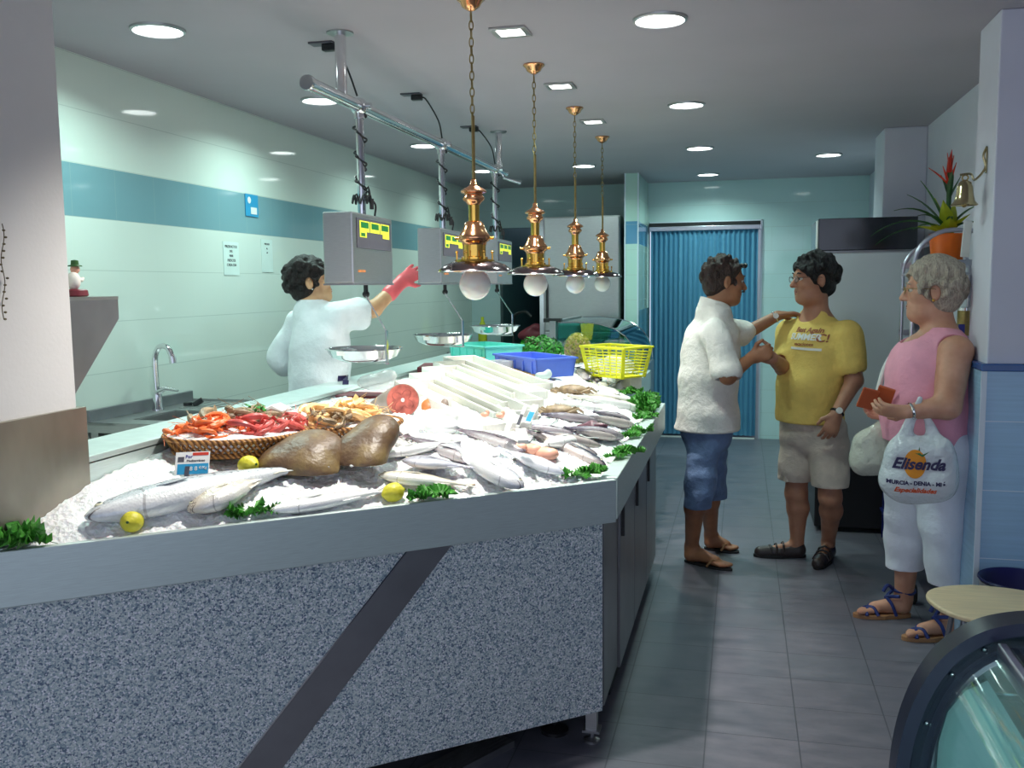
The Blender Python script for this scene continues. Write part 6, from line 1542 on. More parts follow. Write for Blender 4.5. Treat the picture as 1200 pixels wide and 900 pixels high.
def head(v, c, f, s=1.0, up=(0, 0, 1), female=False, jowl=0.0):
    f = V(f).normalized(); u = V(up); sd = u.cross(f).normalized(); u = f.cross(sd).normalized()   # sd = person's left
    R = Matrix((f, sd, u)).transposed(); c = V(c)
    P = lambda a, b, d: c + (f * a + sd * b + u * d) * s
    E_ = lambda a, b, d, r, k=0.012, op='add': v.ell(P(a, b, d), [x * s for x in r], R, k, op)
    E_(-0.014, 0, 0.034, (0.098, 0.076, 0.088), 0.0)
    E_(0.022, 0, -0.022, (0.068, 0.061, 0.082), 0.02)
    E_(0.040, 0, -0.075, (0.042, 0.040, 0.032), 0.025)
    E_(0.062, 0, -0.092, (0.022, 0.022, 0.020), 0.02)
    if jowl: E_(0.02, 0, -0.082, (0.06, 0.058, 0.034 + jowl), 0.03)
    v.cap(P(0.080, -0.026, 0.028), P(0.080, 0.026, 0.028), 0.012 * s, None, 0.014)
    for q in (-1, 1):
        E_(0.055, q * 0.040, -0.018, (0.026, 0.020, 0.022), 0.018)
        E_(0.090, q * 0.031, 0.007, (0.013, 0.014, 0.009), 0.008, 'sub')
        E_(0.0775, q * 0.031, 0.0185, (0.012, 0.016, 0.0085), 0.004)
        E_(0.0745, q * 0.031, -0.004, (0.011, 0.015, 0.0065), 0.004)
        v.cap(P(0.094, q * 0.009, -0.028), P(0.094, q * 0.012, -0.028), 0.008 * s, None, 0.006)
    v.cap(P(0.086, 0, 0.014), P(0.108, 0, -0.024), 0.009 * s, 0.0125 * s, 0.010)
    v.cap(P(0.078, -0.018, -0.052), P(0.078, 0.018, -0.052), 0.011 * s, None, 0.01)
    v.cap(P(0.076, -0.015, -0.066), P(0.076, 0.015, -0.066), 0.011 * s, None, 0.008)
    for q in (-1, 1):
        v.ell(P(-0.008, q * 0.078, -0.004), [0.019 * s, 0.008 * s, 0.032 * s], R, 0.006)
        v.ell(P(0.0, q * 0.086, -0.002), [0.009 * s, 0.006 * s, 0.018 * s], R, 0.004, 'sub')
    return P, R, (f, sd, u)
def face_parts(t, P, R, s, brow='hair_dark', glasses=None):
    for q in (-1, 1):
        MB().ball(P(0.0755, q * 0.031, 0.007), 0.0115 * s, 14, 10).build('eyeball', 'eye', t, smooth=True)
        MB().ball(P(0.0845, q * 0.031, 0.007), (0.004 * s, 0.0058 * s, 0.0055 * s), 10, 8, R).build('iris', 'ink', t, smooth=True)
        MB().tube([P(0.091, q * 0.016, 0.030), P(0.092, q * 0.030, 0.036), P(0.082, q * 0.046, 0.031)], [0.002 * s, 0.0036 * s, 0.0018 * s], 8).build('eyebrow', brow, t, smooth=True)
    MB().tube([P(0.080, -0.024, -0.0585), P(0.0885, -0.010, -0.056), P(0.089, 0, -0.0575), P(0.0885, 0.010, -0.056), P(0.080, 0.024, -0.0585)], [0.001, 0.0042 * s, 0.0045 * s, 0.0042 * s, 0.001], 8).tube([P(0.079, -0.020, -0.061), P(0.087, 0, -0.067), P(0.079, 0.020, -0.061)], [0.001, 0.0052 * s, 0.001], 8).build('lips', 'lips', t, smooth=True)
    if glasses:
        g = MB()
        for q in (-1, 1):
            g.tube([P(0.103 - 0.004 * abs(math.cos(a * PI / 10)), q * 0.032 + 0.021 * math.cos(a * PI / 10), 0.006 + 0.015 * math.sin(a * PI / 10)) for a in range(20)], 0.0013 * s, 6, closed=True)
            g.tube([P(0.100, q * 0.052, 0.012), P(0.085, q * 0.070, 0.014), P(-0.005, q * 0.083, 0.012), P(-0.02, q * 0.082, -0.005)], 0.0015 * s, 6)
        g.tube([P(0.105, -0.011, 0.010), P(0.109, 0, 0.012), P(0.105, 0.011, 0.010)], 0.0013 * s, 6)
        gl = g.build('eyeglasses', glasses, t, smooth=True)
        for q in (-1, 1): MB().loft([[P(0.1025 + e, q * 0.032 + 0.020 * math.cos(a * PI / 10), 0.006 + 0.014 * math.sin(a * PI / 10)) for a in range(20)] for e in (0, 0.0015)]).build('lens', 'lens', gl)
def hair(t, P, R, s, m, grow=0.012, face=(0.085, 0.0, -0.035, 0.085, 0.09, 0.085), low=-0.06, noise=(0.003, 60), curls=0, seed=1, top=0.0, back=0.0):
    c = P(0, 0, 0.02); h = Vol(c - V((0.17, 0.17, 0.19)), c + V((0.17, 0.17, 0.20)), 0.0042)
    E_ = lambda a, b, d, r, k=0.012, op='add': h.ell(P(a, b, d), [x * s for x in r], R, k, op)
    E_(-0.016, 0, 0.036 + top / 2, (0.098 + grow + back, 0.076 + grow, 0.088 + grow + top), 0)
    E_(-0.045, 0, -0.02, (0.062 + grow * 0.6, 0.066 + grow * 0.5, 0.07), 0.02)
    if curls:
        rg = random.Random(seed)
        for i in range(curls):
            d = V((rg.gauss(0, 1), rg.gauss(0, 1), rg.gauss(0, 1))).normalized()
            if d.z < -0.45: continue
            p = P(-0.016 + d.x * (0.10 + grow), d.y * (0.078 + grow), 0.03 + d.z * (0.09 + grow)); rr2 = (0.014 if curls > 150 else 0.011) * s; h.ell(p, (rr2 * 1.1, rr2 * 1.1, rr2 * (1.0 if curls > 150 else 1.9)), None, 0.006)
    h.wrinkle(noise[0], noise[1], seed)
    E_(face[0], face[1], face[2], face[3:], 0.006, 'sub')
    for q in (-1, 1): h.ell(P(-0.004, q * 0.09, -0.008), [0.024 * s, 0.03 * s, 0.036 * s], R, 0.004, 'sub')
    f, sd, u = R.col[0], R.col[1], R.col[2]
    o = P(0, 0, low); h.cut(o, -(u + f * -0.35).normalized()) if False else h.cut(o, tuple(-(V(u) - V(f) * 0.3)))
    return h.build('hair', m, t)
def hand(v, W, d, n, thumb, curl=0.5, k=1.0, spread=1.0, tcurl=0.3):
    W, d, n = V(W), V(d).normalized(), V(n); n = (n - d * n.dot(d)).normalized(); tt = d.cross(n).normalized() * thumb
    v.cap(W, W + d * 0.03 * k, 0.026 * k, 0.030 * k, 0.015, flat=(n, 1.35))
    v.cap(W + d * 0.025 * k, W + d * 0.068 * k, 0.036 * k, 0.040 * k, 0.010, flat=(n, 2.5))
    for i, L in enumerate((0.070, 0.078, 0.072, 0.056)):
        b = W + d * (0.083 - 0.004 * abs(i - 1)) * k + tt * (0.029 - 0.0195 * i) * k * spread
        a = 0; dd = d
        for seg, fr in enumerate((0.45, 0.30, 0.25)):
            a += curl * (0.8 if seg == 0 else 1.0) * (1 + 0.08 * i); dd = (d * math.cos(a) + n * math.sin(a) + tt * (0.10 - 0.07 * i) * (0.6 if curl < 0.6 else 0)).normalized()
            e = b + dd * L * fr * k; v.cap(b, e, (0.0092 - 0.0006 * seg) * k, (0.0088 - 0.0008 * seg) * k, 0.004); b = e
    b = W + d * 0.022 * k + tt * 0.026 * k
    e = b + (d * 0.6 + tt * 0.75 + n * tcurl * 0.5).normalized() * 0.038 * k; v.cap(b, e, 0.014 * k, 0.0105 * k, 0.008)
    v.cap(e, e + (d * 0.85 + tt * 0.25 + n * tcurl).normalized() * 0.034 * k, 0.0105 * k, 0.008 * k, 0.004)
def foot(v, heel, toe, ank, k=1.0, w=0.040):
    heel, toe, ank = V(heel), V(toe), V(ank); d = (toe - heel); L = d.length; d.normalize(); sd = V((-d.y, d.x, 0)).normalized()
    v.cap(heel + d * 0.035 + V((0, 0, 0.032)), ank, 0.034 * k, 0.036 * k, 0.02)
    v.cap(heel + d * 0.03 + V((0, 0, 0.028)), heel + d * L * 0.62 + V((0, 0, 0.026)), 0.028 * k, 0.024 * k, 0.02)
    v.cap(ank + V((0, 0, -0.015)), heel + d * L * 0.68 + V((0, 0, 0.028)), 0.030 * k, 0.020 * k, 0.02)
    for i, (o, l) in enumerate(((0.024, 0.98), (0.008, 0.97), (-0.006, 0.94), (-0.019, 0.90), (-0.030, 0.85))):
        for_ = heel + d * L * 0.62 + sd * o * 0.8 + V((0, 0, 0.02)); v.cap(for_, heel + d * (L * l - 0.010) + sd * o + V((0, 0, 0.012)), 0.015, 0.0095 if i else 0.012, 0.006)
    return d, sd, L
def torso_line(v, pts, fl, k=0.05):
    # pts: (position, lateral radius, flatten factor along fl)
    for (p, r, ff), (q, r2, ff2) in zip(pts[:-1], pts[1:]):
        v.cap(p, q, r, r2, k, flat=(fl, (ff + ff2) / 2))
def bounds(pts, m):
    lo = [min(p[i] for p in pts) - m for i in range(3)]; hi = [max(p[i] for p in pts) + m for i in range(3)]; return lo, hi
def drape(o, target, d, off=0.002):
    # lay a flat print on the cloth it belongs to
    me = target.data; bv = BVHTree.FromPolygons([v_.co for v_ in me.vertices], [p.vertices for p in me.polygons]); d = V(d).normalized()
    zs = [v_.co.dot(d) for v_ in o.data.vertices]; z0 = min(zs)
    for v_ in o.data.vertices:
        h = bv.ray_cast(v_.co - d * 0.3, d)
        if h[0] is not None: v_.co = h[0] - d * (off + (0.0008 if v_.co.dot(d) < z0 + 0.0003 else 0))
def sole(t, heel, toe, w, m, th=0.014, name='sole', z0=0.0):
    heel, toe = V((heel[0], heel[1], 0)), V((toe[0], toe[1], 0)); d = (toe - heel); L = d.length; d.normalize(); sd = V((-d.y, d.x, 0)); pts = []
    for i in range(28):
        a = 2 * PI * i / 28; x = L / 2 + math.cos(a) * (L / 2 + 0.006); ww = w * (0.80 if math.cos(a) < 0 else 1.0); p = heel + d * x + sd * math.sin(a) * ww; pts.append((p.x, p.y))
    return MB().prism(pts, 'z', z0, z0 + th).build(name, m, t, bevel=0.002)

# ---------------------------------------------------------------- man in the white shirt
def man_a():
    N, F_, Yc = 5.06, 5.42, 5.28; f = V((0.95, 0.30, 0)).normalized(); s = 1.08
    hd = aty(849, 330, Yc + 0.02)
    hN, tN = atz(803, 658, 0), atz(857, 669, 0); hF, tF = atz(826, 643, 0), atz(865, 648, 0)
    hip = aty(828, 492, Yc); w1 = aty(829, 455, Yc); ch = aty(834, 405, Yc); nb = aty(836, 362, Yc)
    sN, eN, wN = aty(838, 390, N + 0.02), aty(853, 441, N - 0.06), aty(881, 419, N + 0.02)
    sF, eF, wF = aty(848, 388, F_ + 0.02), aty(873, 391, F_ + 0.10), aty(911, 370, F_ + 0.12)
    hpN, kN = aty(826, 500, N + 0.16), aty(820, 572, N + 0.13); aN = hN + V((0.035, 0.0, 0.085))
    hpF, kF = aty(834, 500, F_ - 0.02), aty(834, 568, F_ + 0.02); aF = hF + V((0.035, 0.0, 0.085))
    lo, hi = bounds([hd, hN, tN, hF, tF, sN, eN, sF, wF, wF + V((0.12, 0, 0)), hip, wN + V((0.1, 0, 0))], 0.2); lo[2] = -0.01
    v = Vol(lo, hi, 0.0052)
    torso_line(v, [(hip, 0.145, 1.2), (w1, 0.145, 1.2), (ch, 0.150, 1.35), (nb - V((0, 0, 0.08)), 0.080, 1.3)], f, 0.03)
    v.cap(sN + V((-0.01, 0.04, -0.01)), sF + V((-0.01, -0.02, 0)), 0.040, None, 0.03)
    v.cap(nb, hd + V((-0.015, -0.01, -0.05)), 0.060, 0.056, 0.03)
    P, R, ax = head(v, hd, (0.95, 0.30, -0.10), s, jowl=0.006)
    v.cap(sN, eN, 0.046, 0.044, 0.02); v.cap(eN, wN, 0.043, 0.029, 0.015)
    v.cap(sF, eF, 0.052, 0.043, 0.02); v.cap(eF, wF, 0.042, 0.029, 0.015)
    hand(v, wN, V((0.92, 0.06, 0.34)), V((0.1, -0.95, 0.1)) * -1, 1, 0.95, 1.05, 1.0, -0.1)
    hand(v, wF, V((0.95, 0.06, 0.10)), V((0.1, -0.2, -0.95)), 1, 0.28, 1.05, 1.2)
    for hp, kn, an, h_, t_ in ((hpN, kN, aN, hN, tN), (hpF, kF, aF, hF, tF)):
        v.cap(hp, kn, 0.066, 0.056, 0.02); c = kn.lerp(an, 0.3) + V((-0.012, 0, 0)); v.cap(kn, c, 0.056, 0.058, 0.03); v.cap(c, an, 0.056, 0.036, 0.03); foot(v, h_ + V((0, 0, 0.014)), t_ + V((0, 0, 0.014)), an + V((0, 0, 0.012)))
    v.cut((0, 0, 0.012), (0, 0, -1))
    o = v.build('person', 'skin_a', None); solo_obj(o, 'man in a white short-sleeved shirt and blue capri jeans, back half-turned, shaking hands', 'person')
    face_parts(o, P, R, s, 'hair_dark')
    hair(o, P, R, s, 'hair_dark', 0.006, (0.098, 0.0, -0.01, 0.086, 0.095, 0.098), -0.080, (0.004, 60), curls=80, seed=3)
    # dark glasses pushed up on the forehead
    g = MB()
    for q in (-1, 1): g.ball(P(0.088, q * 0.030, 0.088), (0.010 * s, 0.026 * s, 0.014 * s), 14, 8, R).tube([P(0.085, q * 0.05, 0.085), P(0.02, q * 0.085, 0.05), P(-0.01, q * 0.086, 0.03)], 0.002, 6)
    g.build('sunglasses', 'black', o, smooth=True)
    MB().tube([P(0.099, -0.022, -0.044), P(0.107, 0, -0.041), P(0.099, 0.022, -0.044)], [0.003, 0.006, 0.003], 8).build('moustache', 'hair_dark', o, smooth=True)
    # shirt
    lo, hi = bounds([hip - V((0, 0, 0.12)), nb, sN, sF, eN, eF], 0.22); c = Vol(lo, hi, 0.0065)
    bh = hip + V((-0.005, 0, -0.09))
    def hollow(V_, p, d, r, L=0.07):
        d = V(d).normalized(); V_.cap(p, p + d * L, r, r * 1.05, 0.0, 'sub')
    dn = (eN - sN).normalized(); df = (eF - sF).normalized()
    mN = sN.lerp(eN, 0.84); c.cap(sN, mN, 0.074, 0.080, 0.03)
    mF = sF.lerp(eF, 0.80); c.cap(sF, mF, 0.074, 0.078, 0.03)
    hollow(c, mN + dn * 0.055, dn, 0.066, 0.10); hollow(c, mF + df * 0.055, df, 0.066, 0.10)
    torso_line(c, [(bh, 0.190, 1.10), (hip + V((0.005, 0, 0)), 0.185, 1.12), (w1, 0.178, 1.14), (ch, 0.182, 1.24), (nb - V((0, 0, 0.065)), 0.126, 1.25)], f, 0.04)
    c.cap(sN + V((-0.01, 0.03, 0.002)), sF + V((-0.01, -0.02, 0.004)), 0.070, None, 0.05)
    c.cap(nb - V((0.005, 0, 0.05)), nb - V((0, 0, 0.032)), 0.082, 0.074, 0.02)
    c.wrinkle(0.0085, 24, 5, 2.2)
    c.cut((0, 0, aty(828, 503, Yc).z), (0, 0, -1))
    sh = c.build('shirt', 'shirt_white', o)
    # collar
    cc = nb + V((0.010, 0.0, 0.018)); rings = []
    mb = MB(); rr_ = []
    for i in range(25):
        a = 0.35 + (2 * PI - 0.7) * i / 24; d = f * math.cos(a) + f.cross(V((0, 0, 1))) * math.sin(a); tilt = -0.03 * math.cos(a)
        rr_.append([cc + d * 0.086 + V((0, 0, -0.03 + tilt)), cc + d * 0.098 + V((0, 0, -0.034 + tilt)), cc + d * 0.080 + V((0, 0, 0.022 + tilt)), cc + d * 0.073 + V((0, 0, 0.020 + tilt))])
    mb.loft(rr_).build('collar', 'shirt_white', sh, smooth=True)
    # capri jeans
    lo, hi = bounds([hip, hpN, hpF, kN, kF, kN - V((0, 0, 0.2)), kF - V((0, 0, 0.2))], 0.16); c = Vol(lo, hi, 0.0062)
    c.cap(hip + V((0, 0, 0.02)), hip - V((0, 0, 0.05)), 0.165, None, 0.04, flat=(f, 1.2))
    for hp, kn, an in ((hpN, kN, aN), (hpF, kF, aF)):
        c.cap(hp, kn, 0.088, 0.086, 0.03); c.cap(kn, kn.lerp(an, 0.62), 0.083, 0.076, 0.02)
    c.wrinkle(0.0085, 34, 11, 1.8); zh = aty(818, 603, N).z
    for kn, an in ((kN, aN), (kF, aF)): c.cap(kn.lerp(an, 0.36), kn.lerp(an, 0.9), 0.062, 0.062, 0, 'sub')
    c.cut((0, 0, zh), (0, 0, -1)); jn = c.build('capri_jeans', 'jeans', o)
    # flip-flops
    for h_, t_ in ((hN, tN), (hF, tF)):
        sl = sole(o, h_, t_, 0.045, 'sole', 0.013, 'sandal'); d = (t_ - h_).normalized(); sd = V((-d.y, d.x, 0)); L = (t_ - h_).length
        mb = MB()
        for q in (-1, 1): mb.tube([h_ + d * L * 0.55 + sd * q * 0.043 + V((0, 0, 0.012)), h_ + d * L * 0.66 + sd * q * 0.028 + V((0, 0, 0.052)), h_ + d * L * 0.82 + sd * 0.008 + V((0, 0, 0.034))], [0.007, 0.007, 0.005], 8)
        mb.build('strap', 'sandal_tan', sl, smooth=True)
    # wrist watch on the raised arm
    d = (wF - eF).normalized(); c0 = wF - d * 0.015; x = d.cross(V((0, 0, 1))).normalized(); y = x.cross(d)
    w_ = MB().tube([c0 + x * 0.031 * math.cos(a * PI / 12) + y * 0.031 * math.sin(a * PI / 12) for a in range(24)], 0.0045, 8, closed=True).build('wristwatch', 'chrome', o, smooth=True)
    MB().cyl(c0 - x * -0.030 + V((0, -0.004, 0.008)), c0 + x * 0.037 + V((0, -0.006, 0.008)), 0.015, n=20).build('dial', 'white_plastic', w_) if x.y < 0 else MB().cyl(c0 - x * 0.030, c0 - x * 0.038, 0.015, n=20).build('dial', 'white_plastic', w_)
    return o
man_a()

# ---------------------------------------------------------------- man in the yellow t-shirt
def man_b():
    Yc = 5.50; f = V((-0.72, -0.69, 0)).normalized(); s = 1.13; left = V((-f.y, f.x, 0))
    hd = aty(953, 328, Yc - 0.02)
    hR, tR = atz(941, 653, 0), atz(884, 652, 0); hL, tL = atz(972, 651, 0), atz(957, 668, 0)
    hip = aty(951, 492, Yc); w1 = aty(952, 455, Yc - 0.01); ch = aty(958, 408, Yc); nb = aty(956, 372, Yc + 0.01)
    sR, eR, wR = aty(925, 390, Yc + 0.13), aty(918, 431, Yc - 0.04), aty(905, 420, 5.16)
    sL, eL, wL = aty(992, 394, Yc - 0.13), aty(1001, 446, Yc - 0.17), aty(980, 485, Yc - 0.26)
    hpR, kR = aty(937, 500, Yc + 0.05), aty(933, 578, Yc + 0.05); aR = aty(932, 634, Yc + 0.06)
    hpL, kL = aty(968, 500, Yc - 0.06), aty(973, 582, Yc - 0.08); aL = aty(966, 642, Yc - 0.06)
    aR = hR + V((-0.035, 0, 0.09)); aL = hL + V((-0.012, -0.03, 0.09))
    lo, hi = bounds([hd, hR, tR, hL, tL, sR, eR, wR - V((0.1, 0, 0)), sL, eL, wL - V((0, 0, 0.15)), hip], 0.2); lo[2] = -0.01
    v = Vol(lo, hi, 0.0052)
    torso_line(v, [(hip, 0.160, 1.2), (w1 + f * 0.01, 0.168, 1.1), (ch, 0.175, 1.3), (nb - V((0, 0, 0.05)), 0.115, 1.3)], f)
    v.cap(sR, sL, 0.044, None, 0.03)
    v.cap(nb, hd + V((0.02, 0.015, -0.05)), 0.066, 0.062, 0.03)
    P, R, ax = head(v, hd, (-0.93, -0.36, -0.02), s, jowl=0.008)
    v.cap(sR, eR, 0.055, 0.047, 0.02); v.cap(eR, wR, 0.046, 0.031, 0.015)
    v.cap(sL, eL, 0.057, 0.048, 0.02); v.cap(eL, wL, 0.046, 0.030, 0.015)
    hand(v, wR, V((-0.90, -0.10, 0.36)), V((0.05, -0.95, 0.0)), 1, 0.95, 1.05, 1.0, -0.1)
    hand(v, wL, V((-0.30, -0.12, -0.93)), V((-0.2, 0.9, -0.1)), -1, 0.42, 1.08, 1.1)
    for hp, kn, an, h_, t_ in ((hpR, kR, aR, hR, tR), (hpL, kL, aL, hL, tL)):
        v.cap(hp, kn, 0.078, 0.060, 0.03); c = kn.lerp(an, 0.3) - f * 0.012; v.cap(kn, c, 0.058, 0.060, 0.03); v.cap(c, an, 0.058, 0.037, 0.03); foot(v, h_ + V((0, 0, 0.016)), t_ + (h_ - t_).normalized() * 0.03 + V((0, 0, 0.016)), an, 0.92)
    v.cut((0, 0, 0.014), (0, 0, -1))
    o = v.build('person', 'skin_b', None); solo_obj(o, 'dark-haired man with eyeglasses in a yellow printed t-shirt and beige shorts', 'person')
    face_parts(o, P, R, s, 'hair_black', 'black')
    hair(o, P, R, s, 'hair_black', 0.011, (0.10, 0.0, -0.040, 0.085, 0.10, 0.100), -0.085, (0.005, 55), curls=110, seed=9, top=0.006, back=0.004)
    lo, hi = bounds([hip - V((0, 0, 0.06)), nb, sR, sL, eR, eL], 0.22); c = Vol(lo, hi, 0.0065)
    c.cap(sR, sR.lerp(eR, 0.75), 0.075, 0.076, 0.03); c.cap(sL, sL.lerp(eL, 0.66), 0.078, 0.080, 0.03)
    for sa, ea, q in ((sR, eR, 0.75), (sL, eL, 0.66)):
        d = (ea - sa).normalized(); c.cap(sa.lerp(ea, q) + d * 0.055, sa.lerp(ea, q) + d * 0.18, 0.067, 0.07, 0, 'sub')
    torso_line(c, [(hip - V((0, 0, 0.05)), 0.186, 1.14), (hip + f * 0.01, 0.188, 1.12), (w1 + f * 0.015, 0.192, 1.06), (ch, 0.190, 1.24), (nb - V((0, 0, 0.055)), 0.125, 1.3)], f, 0.03)
    c.cap(sR + V((0, 0, 0.004)), sL + V((0, 0, 0.004)), 0.068, None, 0.04); c.cap(nb - V((0, 0, 0.05)), nb - V((0, 0, 0.01)), 0.09, 0.078, 0.03)
    c.wrinkle(0.0058, 22, 8, 0.9)
    c.ell(nb + f * 0.075 + V((0, 0, 0.03)), (0.072, 0.072, 0.055), None, 0.006, 'sub')
    c.cut((0, 0, aty(952, 493, Yc).z), (0, 0, -1))
    sh = c.build('tshirt', 'tee_yellow', o)
    # printed lettering on the chest
    cp = aty(929, 399, Yc - 0.2) ; u = V((0, 0, 1)); xr = u.cross(-f).normalized() if False else V((0, 0, 1)).cross(-f * -1).normalized()
    xr = V((-f.y, f.x, 0)); xr = xr if xr.x > 0 else -xr
    fr = frame4(cp, xr + V((0, 0, -0.02)), u)
    def pr(s_, m, dx, dy, sz, bold=0.0, ext=0.0004):
        t_ = text(s_, m, sh, fr @ Matrix.Translation((dx, dy, 0)), sz, font_ext=ext, bold=bold, name='print'); drape(t_, sh, -f); return t_
    pr('Best Again', 'print_brown' if 'print_brown' in M else 'copper_ink', 0.0, 0.052, 0.036, 0.0012)
    pr('SUMMER', 'white_plastic', -0.012, 0.014, 0.047, 0.0015); pr('C!', 'copper_ink', 0.082, 0.010, 0.060, 0.0012)
    pr('vacaciones', 'copper_ink', -0.006, -0.024, 0.026, 0.0005)
    b_ = MB()
    for i in range(12): b_.box((-0.075 + i * 0.0145, -0.048 - i * 0.0002, 0), (0.0146, 0.013, 0.0004))
    b_ = b_.build('print', 'white_plastic', sh, xf=fr); drape(b_, sh, -f)
    # cargo shorts
    lo, hi = bounds([hip, hpR, hpL, kR, kL], 0.18); c = Vol(lo, hi, 0.0062)
    c.cap(hip + V((0, 0, 0.02)), hip - V((0, 0, 0.05)), 0.172, None, 0.04, flat=(f, 1.2))
    for hp, kn in ((hpR, kR), (hpL, kL)): c.cap(hp, kn + V((0, 0, 0.03)), 0.112, 0.104, 0.022)
    c.wrinkle(0.0085, 30, 4, 1.5)
    for hp, kn in ((hpR, kR), (hpL, kL)): c.cap(kn + V((0, 0, -0.03)), kn - V((0, 0, 0.15)), 0.086, 0.09, 0, 'sub')
    zR, zL = aty(935, 563, Yc).z, aty(973, 571, Yc - 0.1).z
    c.cut((0, 0, (zR + zL) / 2), (0, 0, -1)); so = c.build('cargo_shorts', 'shorts_beige', o)
    MB().box(hpR.lerp(kR, 0.62) + V((-0.078, -0.03, 0)), (0.022, 0.12, 0.14), (0, 0, 0.3)).build('cargo_pocket', 'shorts_beige', so, bevel=0.008)
    # strap shoes
    for h_, t_ in ((hR, tR), (hL, tL)):
        d = (t_ - h_).normalized(); sd = V((-d.y, d.x, 0)); L = (t_ - h_).length
        lo, hi = bounds([h_, t_], 0.09); hi[2] = 0.13; lo[2] = -0.005; c = Vol(lo, hi, 0.004)
        c.cap(h_ + d * 0.03 + V((0, 0, 0.035)), h_ + d * L * 0.45 + V((0, 0, 0.035)), 0.042, 0.042, 0.02); c.cap(h_ + d * L * 0.5 + V((0, 0, 0.032)), t_ - d * 0.035 + V((0, 0, 0.026)), 0.043, 0.036, 0.02)
        c.cap(h_ + d * 0.02 + V((0, 0, 0.05)), h_ + d * 0.03 + V((0, 0, 0.075)), 0.034, 0.034, 0.015)
        c.ell(h_ + d * L * 0.48 + V((0, 0, 0.085)), (0.06, 0.06, 0.03), None, 0.008, 'sub'); c.cut((0, 0, 0.008), (0, 0, -1)); sx = c.build('shoe', 'leather_dark', o)
        sole(sx, h_ - d * 0.012, t_ + d * 0.0, 0.046, 'sole', 0.018, 'shoe_sole')
        mb = MB()
        for q in (0.42, 0.56, 0.68): mb.tube([h_ + d * L * q + sd * 0.045 + V((0, 0, 0.03)), h_ + d * L * q + sd * 0.03 + V((0, 0, 0.076 - (q - 0.42) * 0.06)), h_ + d * L * q + V((0, 0, 0.090 - (q - 0.42) * 0.08)), h_ + d * L * q - sd * 0.03 + V((0, 0, 0.076 - (q - 0.42) * 0.06)), h_ + d * L * q - sd * 0.045 + V((0, 0, 0.03))], 0.006, 8)
        mb.build('strap', 'leather_dark', sx, smooth=True)
    d = (wL - eL).normalized(); c0 = wL - d * 0.01; x = d.cross(V((0, 1, 0))).normalized(); y = x.cross(d)
    w_ = MB().tube([c0 + x * 0.033 * math.cos(a * PI / 12) + y * 0.033 * math.sin(a * PI / 12) for a in range(24)], 0.007, 8, closed=True).build('wristwatch', 'watch_black', o, smooth=True)
    yy = y if y.y < 0 else -y; MB().cyl(c0 + yy * 0.033, c0 + yy * 0.044, 0.017, n=20).build('dial', 'white_plastic', w_)
    return o
M['copper_ink'] = mat('brown_print', srgb(160, 92, 60), 0.7, var=0)
man_b()

